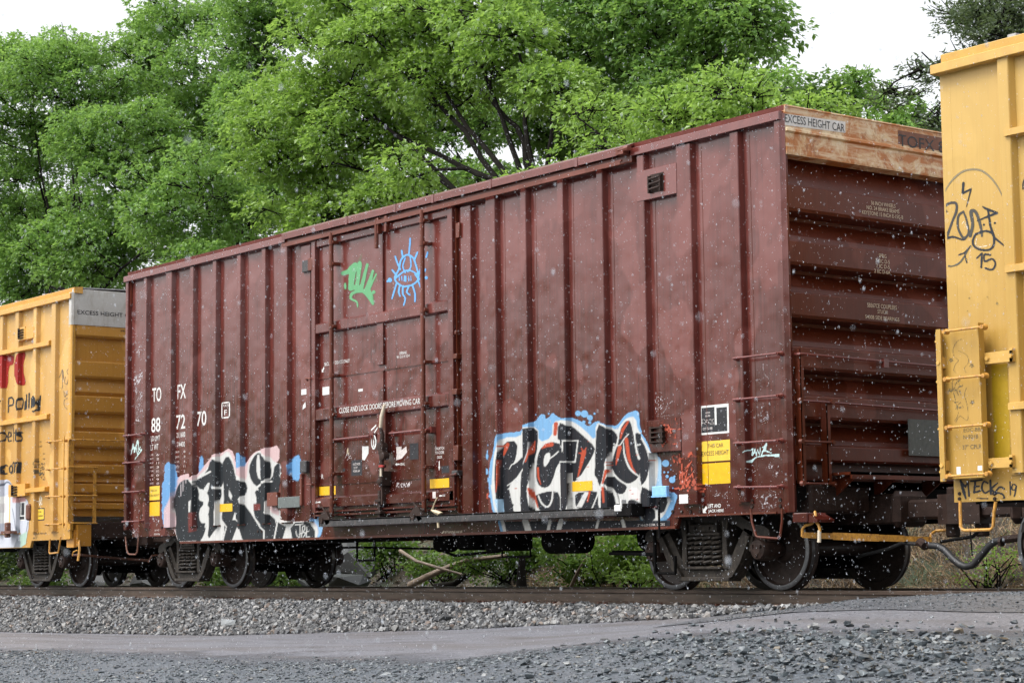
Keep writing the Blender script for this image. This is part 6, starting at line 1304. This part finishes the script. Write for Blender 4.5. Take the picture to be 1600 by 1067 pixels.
def crown_mesh(parent, clumps, mat, twigs=85, per=5, L=.20, Wd=.05, droop=.35, name='crown', flat=.62):
    V_, F_ = [], []; off = 0
    for (c, r) in clumps:
        n = max(8, int(twigs*(r**2))); d = unit(rng.normal(size=(n, 3))+np.array([0, 0, .35])); rad = r*(.45+.6*rng.random((n, 1))**.6)
        p = c+d*rad*np.array([1, 1, flat]); o_ = unit(d*np.array([1, 1, .35])+rng.normal(0, .35, (n, 3)))
        pp = np.repeat(p, per, 0); oo = unit(np.repeat(o_, per, 0)+rng.normal(0, .75, (n*per, 3))*np.array([1, 1, .5])-np.array([0, 0, droop])); l = L*rng.uniform(.6, 1.25, n*per)
        v, f = leaves(pp+rng.normal(0, .05, pp.shape), oo, l, l*(Wd/L)*rng.uniform(.8, 1.3, n*per)); V_.append(v); F_.append(f+off); off += len(v)
    o = npmesh(name, np.concatenate(V_), np.concatenate(F_), mat); return adopt(o, parent)
def bez(a, b, c, n=6): t = np.linspace(0, 1, n)[:, None]; return (1-t)**2*a+2*t*(1-t)*b+t*t*c
def tree(label, base, blobs, Yd, mat, cat='tree', name='deciduous_tree', cr=1.0, dens=1.0, trunk_r=.28, twigs=120, L=.165, Wd=.042, droop=.35, limbs=None, per=5, group='trees behind the train', flat=.62, hx=None, nb=7):
    bx, by = base; P0 = PXYZ(bx, by, Yd); P0[2] = float(ground_z(np.array(P0[0]), np.array(Yd)))-.1
    t = empty(name, tuple(P0), label, cat, group); clumps = []; nodes = []; tb = MB()
    ctr = [];
    for bl in blobs:
        px, py, rx, ry = bl[:4]; dy = bl[4] if len(bl) > 4 else 0; k = bl[5] if len(bl) > 5 else 1.0
        c = PXYZ(px, py, Yd+dy); dep = (c-CAM)@FWD; s = dep/FPX; a, b = rx*s, ry*s; ctr.append(c)
        n = max(3, int(dens*k*a*b*5.0/(cr*cr)))
        for _ in range(n):
            d = unit(rng.normal(size=3)); u = rng.random()**.38; r = cr*rng.uniform(.6, 1.15)*(1 if k > .6 else .8)
            q = c+RGT*d[0]*max(a-r*.5, .2)*u+np.array([0, 0, 1])*d[2]*max(b-r*.4, .2)*u+np.array([.45, -.8, 0])*d[1]*min(a, 3.2)*.75*u; clumps.append((q, r))
    top = np.mean(ctr, 0); fork = P0+(top-P0)*np.array([.35, .35, .45]); fork[2] = max(fork[2], P0[2]+2.2)
    if hx is not None: fork = PXYZ(hx[0], hx[1], Yd)
    tb.tube(bez(P0, (P0+fork)/2+np.array([.2, 0, .3]), fork), np.linspace(trunk_r, trunk_r*.75, 6), 10)
    for c in ctr:
        h_ = rng.uniform(.55, 1.0); st_ = P0+(fork-P0)*h_; mid = st_+(c-st_)*.45+np.array([rng.normal(0, .5), rng.normal(0, .4), rng.uniform(.3, 1.1)])
        pts = bez(st_, mid, c+(c-st_)*.12, 12); pts[2:-1] += np.cumsum(rng.normal(0, .05, (9, 3)), 0); rr = (trunk_r*.36*(1-np.linspace(0, 1, 12))**.9+.02)*(.6 if trunk_r < .35 else 1); tb.tube(pts, rr, 7); nodes += [(p, r_) for p, r_ in zip(pts[3:], rr[3:])]
    NP = np.array([p for p, _ in nodes])
    for (q, r) in clumps:
        dd = np.linalg.norm(NP-q, axis=1)+np.maximum(0, NP[:, 2]-q[2])*.6; j = int(np.argmin(dd)); a = NP[j]; mid = (a+q)/2+rng.normal(0, .12, 3)+np.array([0, 0, -.1]); e = q+np.array([0, 0, .1])
        tb.tube(bez(a, mid, e, 5), np.linspace(min(.06, nodes[j][1]*.8), .018, 5), 5, False)
        for _ in range(nb):
            d = unit(rng.normal(size=3)+np.array([0, 0, .3])); f = e+d*r*np.array([.95, .95, .6]); s0 = a+(e-a)*rng.uniform(.5, 1); tb.tube(bez(s0, (s0+f)/2+rng.normal(0, .08, 3), f, 4), [.016, .012, .009, .005], 4, False)
    tb.build('trunk', M_BARK, t, recalc=False); crown_mesh(t, clumps, mat, int(twigs*1.0), per, L, Wd, droop, flat=flat); return t
tree('broad mid-green tree filling the left edge behind the left yellow car', (120, 700), [(60, 150, 150, 110), (-10, 95, 90, 60), (100, 95, 90, 45), (40, 330, 140, 110), (190, 250, 130, 110), (180, 390, 160, 100), (310, 330, 130, 110), (330, 430, 130, 70), (40, 440, 130, 70), (120, 130, 110, 70, 0, .9)], 16, M_LF1, hx=(140, 480), cr=1.0, dens=.9)
tree('tall loose-topped tree rising above the left part of the maroon car', (350, 700), [(330, 120, 110, 90), (220, 80, 90, 70, 0, 1), (290, 30, 110, 60, 0, .8), (400, 60, 90, 80, 0, .9), (420, 180, 100, 100), (290, 220, 110, 80), (420, 290, 110, 80), (430, 10, 90, 50, 0, .8), (220, 180, 80, 60, 0, .8)], 20, M_LF1, hx=(390, 330), cr=.95)
tree('spreading bright green tree with heavy dark limbs above the middle of the maroon car', (900, 700), [(520, 120, 130, 120), (640, 50, 140, 90), (470, 250, 110, 100), (590, 210, 120, 90), (700, 110, 110, 80), (490, 350, 120, 70), (610, 310, 110, 50), (780, 60, 110, 90), (440, 170, 70, 70), (560, 10, 130, 60), (850, 150, 80, 60), (700, 20, 120, 60), (640, 270, 60, 40, -1.5, .7)], 13, M_LF2, hx=(835, 285), cr=.9, trunk_r=.345)
tree('high-crowned tree with open twigs at the right edge of its crown, over the middle', (1010, 700), [(880, 50, 120, 90), (1010, 50, 120, 90), (1120, 50, 100, 80), (1190, 60, 75, 60, 0, .8), (960, 150, 110, 90), (860, 190, 100, 90), (1080, 140, 120, 70), (1180, 10, 80, 50, 0, .8), (960, 0, 140, 60), (1090, 0, 120, 50)], 17, M_LF3, hx=(960, 220), cr=.9)
tree('low light green tree just above the roof near the right end of the maroon car', (1130, 700), [(1060, 190, 120, 60), (980, 240, 110, 55), (1180, 175, 110, 60), (1120, 140, 80, 50), (1270, 190, 80, 50), (860, 290, 100, 45), (920, 200, 70, 50)], 9.5, M_LF2, hx=(1130, 330), cr=.72, L=.13, Wd=.033, trunk_r=.14)
tree('small round-topped green tree seen over the rusty end panel', (1340, 700), [(1330, 165, 75, 50), (1400, 200, 70, 50), (1270, 170, 60, 45, 0, .8), (1440, 240, 70, 60)], 19, M_LF1, hx=(1360, 330), cr=.85, trunk_r=.12)
tree('dark grey-green evergreen rising behind the right yellow car', (1600, 700), [(1570, 20, 80, 60, 0, .9), (1500, 30, 60, 50, 0, .5), (1600, 60, 80, 60, 0, 1), (1510, 110, 60, 45, 0, .7), (1460, 110, 50, 40, 0, .45), (1470, 190, 60, 50, 0, .7), (1410, 150, 50, 30, 0, .35), (1640, 150, 90, 90)], 11, M_NEED, hx=(1660, 160), dens=1.5, cr=.5, L=.10, Wd=.016, droop=-.1, per=9, twigs=150, name='evergreen_tree', trunk_r=.13)
tree('dense green tree standing further back behind the left trees', (500, 700), [(200, 300, 230, 170), (480, 300, 200, 170), (60, 400, 180, 110), (420, 420, 160, 80), (330, 160, 110, 80)], 27, M_LF1, hx=(330, 480), cr=1.3, dens=.8, twigs=80, L=.19, Wd=.05)
tree('dense green tree standing further back behind the central limbs', (760, 700), [(700, 200, 150, 100), (980, 170, 140, 110), (620, 90, 150, 110), (860, 60, 150, 110), (780, 290, 130, 50)], 27, M_LF3, hx=(800, 330), cr=1.2, twigs=80, L=.19, Wd=.05)
tree('dense green tree standing further back behind the open-twigged crown', (1150, 700), [(1120, 90, 120, 90), (1180, 160, 110, 60), (1060, 30, 110, 60)], 25, M_LF1, hx=(1150, 330), cr=1.1, twigs=80, L=.19, Wd=.05)
# unseen treeline added behind the camera to shape paint reflections and cut sky light
V_, F_ = [], []; off = 0
for k in range(46):
    cx, cy = -215+k*6.2+rng.normal(0, 1.5), -78+rng.normal(0, 4); h = rng.uniform(8, 14.5)
    n = 420; d = unit(rng.normal(size=(n, 3))); p = np.array([cx, cy, h*.52])+d*np.array([4.2, 3.5, h*.52])*rng.uniform(.6, 1, (n, 1))
    v, f = leaves(p, unit(rng.normal(size=(n, 3))), rng.uniform(.9, 1.6, n), rng.uniform(.4, .7, n)); V_.append(v); F_.append(f+off); off += len(v)
o = npmesh('unseen_reflection_trees', np.concatenate(V_), np.concatenate(F_), M_LF3); o['kind'] = 'stuff'
# --- shrubs and brush on the bank
def shrub(label, px, py, Yd, rpx, hpx, mat, n=14, cr=.35, L=.09, Wd=.028, cat='shrub', name='shrub', group='shrubs along the bank', twigs=420):
    c = PXYZ(px, py, Yd); z0 = float(ground_z(np.array(c[0]), np.array(Yd))); s = ((c-CAM)@FWD)/FPX; t = empty(name, (c[0], Yd, z0), label, cat, group)
    cl = []; tb = MB(); base = np.array([c[0], Yd, z0-.05])
    for _ in range(n):
        q = c+RGT*rng.uniform(-1, 1)*rpx*s+np.array([0, 0, 1])*rng.uniform(-.8, 1)*hpx*s+np.array([0, rng.uniform(-.5, .5), 0]); cl.append((q, cr*rng.uniform(.6, 1.2))); tb.tube(bez(base+rng.normal(0, .1, 3)*np.array([1, 1, 0]), (base+q)/2+rng.normal(0, .15, 3), q, 5), np.linspace(.018, .006, 5), 5, False)
    tb.build('stem', M_BARK, t, recalc=False); crown_mesh(t, cl, mat, twigs, 4, L, Wd, .2, 'foliage', .8); return t
shrub('bright yellow-green shrub seen under the car just left of its right truck', 985, 872, 6.0, 55, 30, M_LF2, 22)
shrub('leafy green shrub under the car right of the leaning pale stick', 925, 885, 6.4, 35, 28, M_BUSH, 16)
shrub('fresh light green sprig beside the right truck wheel', 1020, 905, 5.4, 14, 12, M_LF2, 6, .22)
shrub('small green shrub hanging over the grey rock slab under the car', 605, 868, 7.0, 32, 22, M_BUSH, 12)
shrub('green shrub growing between the crossed logs', 690, 880, 6.8, 45, 22, M_BUSH, 12, .3)
shrub('low green bush behind the middle brake rigging', 800, 880, 6.8, 50, 28, M_BUSH, 16)
shrub('low green plant behind the left truck of the maroon car', 330, 908, 6.0, 26, 10, M_BUSH, 8, .3)
shrub('low green plant beneath the car right of its left truck', 450, 908, 6.0, 24, 12, M_BUSH, 8, .3)
shrub('small green plant under the gap by the left yellow car', 105, 912, 6.0, 26, 7, M_BUSH, 7, .3)
shrub('small green plant behind the truck of the left yellow car', 52, 912, 6.0, 12, 6, M_BUSH, 5, .25)
shrub('pale yellow-green weed on the dry grass bank behind the air hose', 1545, 880, 6.2, 34, 34, M_LF2, 16, .2, .05, .014, 'weed', 'weed', twigs=260)
shrub('tall dark green shrub behind the gap between the maroon and right yellow cars', 1500, 800, 10, 60, 20, M_LF3, 10, .5)
M_DARKL = leaf_mat('shaded_undergrowth_leaf', (.010, .025, .008), (.03, .06, .015), .3)  # shade beneath and behind the train is put into this leaf colour
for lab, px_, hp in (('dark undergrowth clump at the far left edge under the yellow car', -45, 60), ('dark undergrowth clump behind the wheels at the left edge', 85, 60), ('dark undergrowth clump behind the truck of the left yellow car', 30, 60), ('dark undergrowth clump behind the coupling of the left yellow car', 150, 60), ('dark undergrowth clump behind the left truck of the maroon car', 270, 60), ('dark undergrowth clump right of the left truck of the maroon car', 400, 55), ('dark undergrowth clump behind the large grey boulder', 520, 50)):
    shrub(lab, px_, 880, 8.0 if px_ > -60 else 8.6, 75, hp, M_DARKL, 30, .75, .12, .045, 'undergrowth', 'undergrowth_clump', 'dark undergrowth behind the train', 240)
def log(label, pts, Yd, r, mat=M_LOG):
    Q = [PXYZ(a, b, Yd+(d if d else 0)) for a, b, d in pts]; m = MB(); m.tube(Q, np.linspace(r, r*.55, len(Q)), 9); o = m.build('log', mat); tag(o, label, 'log', None); return o
log('thick bare log leaning up to the right under the car', [(640, 914, 0), (668, 900, .1), (700, 886, .2), (730, 875, .3), (790, 868, .4)], 5.8, .065)
log('thin forked branch sloping down to the right across the thick log', [(625, 860, 0), (650, 876, 0), (690, 888, 0), (722, 897, .1)], 5.6, .035)
log('short leaning pale stick among the green shrubs', [(892, 917, 0), (902, 895, 0), (915, 872, 0)], 5.6, .035)
log('dark curved root branch low beside the thick log', [(680, 916, 0), (710, 912, 0), (728, 900, 0), (755, 884, .2), (775, 866, .3)], 6.2, .06, M_BARK)
log('upright dark stump post behind the middle of the car', [(815, 920, 0), (815, 895, 0), (816, 870, 0)], 6.0, .10, M_BARK)
def slab(label, px, py, Yd, a, b, c_, seed, mat):
    q = PXYZ(px, py, Yd); t = rock_templates(1, 16, 1, seed)[0]; m = MB(); m.add(t[0]*np.array([a, b, c_]), t[1]); o = m.build('boulder', mat, None, None, tuple(q)); tag(o, label, 'boulder'); return o
M_SLAB = plain('weathered_grey_stone', (.05, .054, .056), .6, .4, 3, bstr=1.0)
slab('large grey boulder under the car beside the left truck', 555, 885, 7.2, .85, .6, .62, 12, M_SLAB); slab('low grey boulder at the foot of the large one', 545, 908, 6.0, .7, .5, .22, 13, M_SLAB)
slab('small grey boulder under the gap right of the left yellow car', 225, 914, 6.2, .6, .4, .28, 14, M_SLAB); slab('bluish boulder under the coupling of the left yellow car', 160, 912, 6.4, .6, .4, .4, 15, M_SLAB); slab('grey boulder among the logs under the brake valve', 765, 868, 7.4, .5, .4, .4, 16, M_SLAB); slab('pale boulder under the car left of the middle', 478, 912, 6.4, .5, .3, .22, 17, M_SLAB)
# dry grass and litter: too fine to count
def blades(name, n, x0, x1, y0, y1, h, mat, lean=.6, wd=.006, mask=None):
    X = rng.uniform(x0, x1, n); Y = rng.uniform(y0, y1, n)
    if mask is not None: k = mask(X, Y); X, Y = X[k], Y[k]; n = len(X)
    tuft = np.stack([vnoise(X*3, Y*3, .7), vnoise(X*3+40, Y*3, .7)], 1)*.5; P = np.stack([X, Y, ground_z(X, Y)-.02], 1); d = unit(np.stack([tuft[:, 0]+rng.normal(0, lean, n), tuft[:, 1]+rng.normal(0, lean, n), np.ones(n)], 1)); H = h*rng.uniform(.35, 1.3, (n, 1)); s = unit(np.cross(d, rng.normal(size=(n, 3))))*wd
    bend = np.stack([tuft[:, 0], tuft[:, 1]-.2, -np.ones(n)*.5], 1)*H*.5; V = np.stack([P-s, P+s, P+d*H*.6+s*.7, P+d*H+bend, P+d*H*.6-s*.7], 1).reshape(-1, 3)
    b = (np.arange(n)*5)[:, None]; F = np.concatenate([b+np.array([0, 1, 2, 4]), ], 0); F2 = b+np.array([4, 2, 3, 3]); 
    me = npmesh(name, V, F, mat); me2 = None
    F3 = (b+np.array([4, 2, 3])); o2 = npmesh(name, V, F3, mat); o2['kind'] = 'stuff'; me['kind'] = 'stuff'; return me
g = NG('dry_grass_blade'); ge = g.n('ShaderNodeNewGeometry'); c = g.ramp(ge.outputs['Random Per Island'], [(0, (.14, .085, .045)), (.4, (.30, .20, .11)), (.75, (.42, .31, .18)), (.92, (.20, .14, .07)), (1, (.13, .20, .03))]); M_GRS = g.bsdf(c, .6, 0)
g = NG('green_grass_blade'); ge = g.n('ShaderNodeNewGeometry'); c = g.ramp(ge.outputs['Random Per Island'], [(0, (.05, .10, .01)), (.6, (.14, .22, .03)), (1, (.28, .26, .12))]); M_GRG = g.bsdf(c, .6, 0)
blades('dry_grass', 70000, -13, 4, 4.5, 10.5, .28, M_GRS, .8, .005)
blades('green_grass', 9000, -32, -8, 4.6, 7.5, .16, M_GRG, .6, .006, mask=lambda X, Y: vnoise(X, Y, 1.2) > -.1)
# leaf litter and twigs over the left bank
n = 9000; X = rng.uniform(-32, -8, n); Y = rng.uniform(4.6, 9, n); P = np.stack([X, Y, ground_z(X, Y)+.01], 1); D = unit(rng.normal(size=(n, 3))*np.array([1, 1, .4]))
g = NG('leaf_litter'); ge = g.n('ShaderNodeNewGeometry'); c = g.ramp(ge.outputs['Random Per Island'], [(0, (.04, .028, .018)), (.5, (.12, .08, .045)), (.9, (.2, .15, .09)), (1, (.07, .11, .02))]); M_LIT = g.bsdf(c, .6, 0)
v, f = leaves(P, D, rng.uniform(.05, .2, n), rng.uniform(.01, .03, n)); o = npmesh('leaf_litter', v, f, M_LIT); o['kind'] = 'stuff'

# ================================================================== falling sleet, real drops in the air
g = NG('sleet'); c = g.n('ShaderNodeBsdfDiffuse'); c.inputs['Color'].default_value = (.7, .74, .8, 1); t_ = g.n('ShaderNodeBsdfTranslucent'); t_.inputs['Color'].default_value = (.85, .88, .92, 1); mm = g.n('ShaderNodeMixShader'); mm.inputs[0].default_value = .5; g.l(c.outputs[0], mm.inputs[1]); g.l(t_.outputs[0], mm.inputs[2]); g.l(mm.outputs[0], g.out.inputs['Surface']); M_SLEET = g.m
n = 70000; depth = (rng.uniform(1.8**3.0, 27**3.0, n))**(1/3.0); lx = rng.uniform(-.36, .36, n)*depth+rng.uniform(-1.2, 1.2, n); ly = rng.uniform(-.22, .26, n)*depth
P = CAM+FWD*depth[:, None]+RGT*lx[:, None]+UPV*ly[:, None]; k = (P[:, 1] < -.3) & (P[:, 2] > road_z(P[:, 0], P[:, 1])+.02); P = P[k]
oc = np.array([(1, 0, 0), (-1, 0, 0), (0, 1, 0), (0, -1, 0), (0, 0, 3.4), (0, 0, -3.4)], float); of = np.array([(0, 2, 4), (2, 1, 4), (1, 3, 4), (3, 0, 4), (2, 0, 5), (1, 2, 5), (3, 1, 5), (0, 3, 5)])
S = np.clip(np.exp(rng.normal(math.log(.0012), .3, len(P))), .0008, .0022); o = scatter('falling_sleet', [(oc, of)], P, S, .12, M_SLEET, True); o['kind'] = 'stuff'
# ------------------------------------------------------------------ each separate piece of a part becomes a part of its own
def split_pieces():
    keep_whole = ('crown', 'foliage', 'trunk', 'stem', 'roof', 'graffiti', 'tag', 'drawing', 'letter', 'lettering', 'number', 'mark', 'emblem', 'wheelset', 'rail_head', 'tie_plate', 'card_holder', 'truck', 'brake_gear', 'lock_lever', 'striker', 'coupler')
    by_mesh = {}
    for o in list(bpy.data.objects):
        if o.type == 'MESH' and o.parent is not None and not o.get('kind'): by_mesh.setdefault(o.data, []).append(o)
    for me, users in by_mesh.items():
        base = me.name.split('.')[0]
        if len(me.vertices) > 9000 or any(k in base for k in keep_whole): continue
        n = len(me.vertices); par = list(range(n))
        def find(a):
            while par[a] != a: par[a] = par[par[a]]; a = par[a]
            return a
        for e in me.edges:
            a, b = find(e.vertices[0]), find(e.vertices[1])
            if a != b: par[a] = b
        co = np.array([v.co[:] for v in me.vertices]); root = np.array([find(i) for i in range(n)]); ids = np.unique(root)
        if len(ids) < 2 or len(ids) > 400: continue
        bx = {i: (co[root == i].min(0)-.006, co[root == i].max(0)+.006) for i in ids}; gp = {i: i for i in ids}
        def gf(a):
            while gp[a] != a: a = gp[a]
            return a
        L = list(ids)
        for i in range(len(L)):
            for j in range(i+1, len(L)):
                a, b = L[i], L[j]
                if gf(a) != gf(b) and (bx[a][0] <= bx[b][1]).all() and (bx[b][0] <= bx[a][1]).all(): gp[gf(a)] = gf(b)
        groups = {}
        for i in ids: groups.setdefault(gf(i), []).append(i)
        if len(groups) < 2 or len(groups) > 90: continue
        vg = {}
        for k, (g0, mem) in enumerate(groups.items()):
            for i in mem: vg[i] = k
        polys = [(tuple(p.vertices), p.use_smooth, vg[root[p.vertices[0]]]) for p in me.polygons]
        new = []
        for k in range(len(groups)):
            ps = [(v, s) for v, s, q in polys if q == k]
            if not ps: continue
            used = sorted({i for v, _ in ps for i in v}); mp = {i: q for q, i in enumerate(used)}
            m2 = bpy.data.meshes.new(base); m2.from_pydata([me.vertices[i].co[:] for i in used], [], [[mp[i] for i in v] for v, _ in ps]); m2.polygons.foreach_set('use_smooth', [s for _, s in ps]); m2.materials.append(me.materials[0]); m2.update()
            if any(s for _, s in ps): m2.set_sharp_from_angle(angle=R(40))
            new.append(m2)
        for o in users:
            o.data = new[0]
            for m2 in new[1:]:
                c = o.copy(); c.data = m2; COL.objects.link(c)
                c.parent = o.parent; c.matrix_parent_inverse = o.matrix_parent_inverse.copy()
split_pieces()
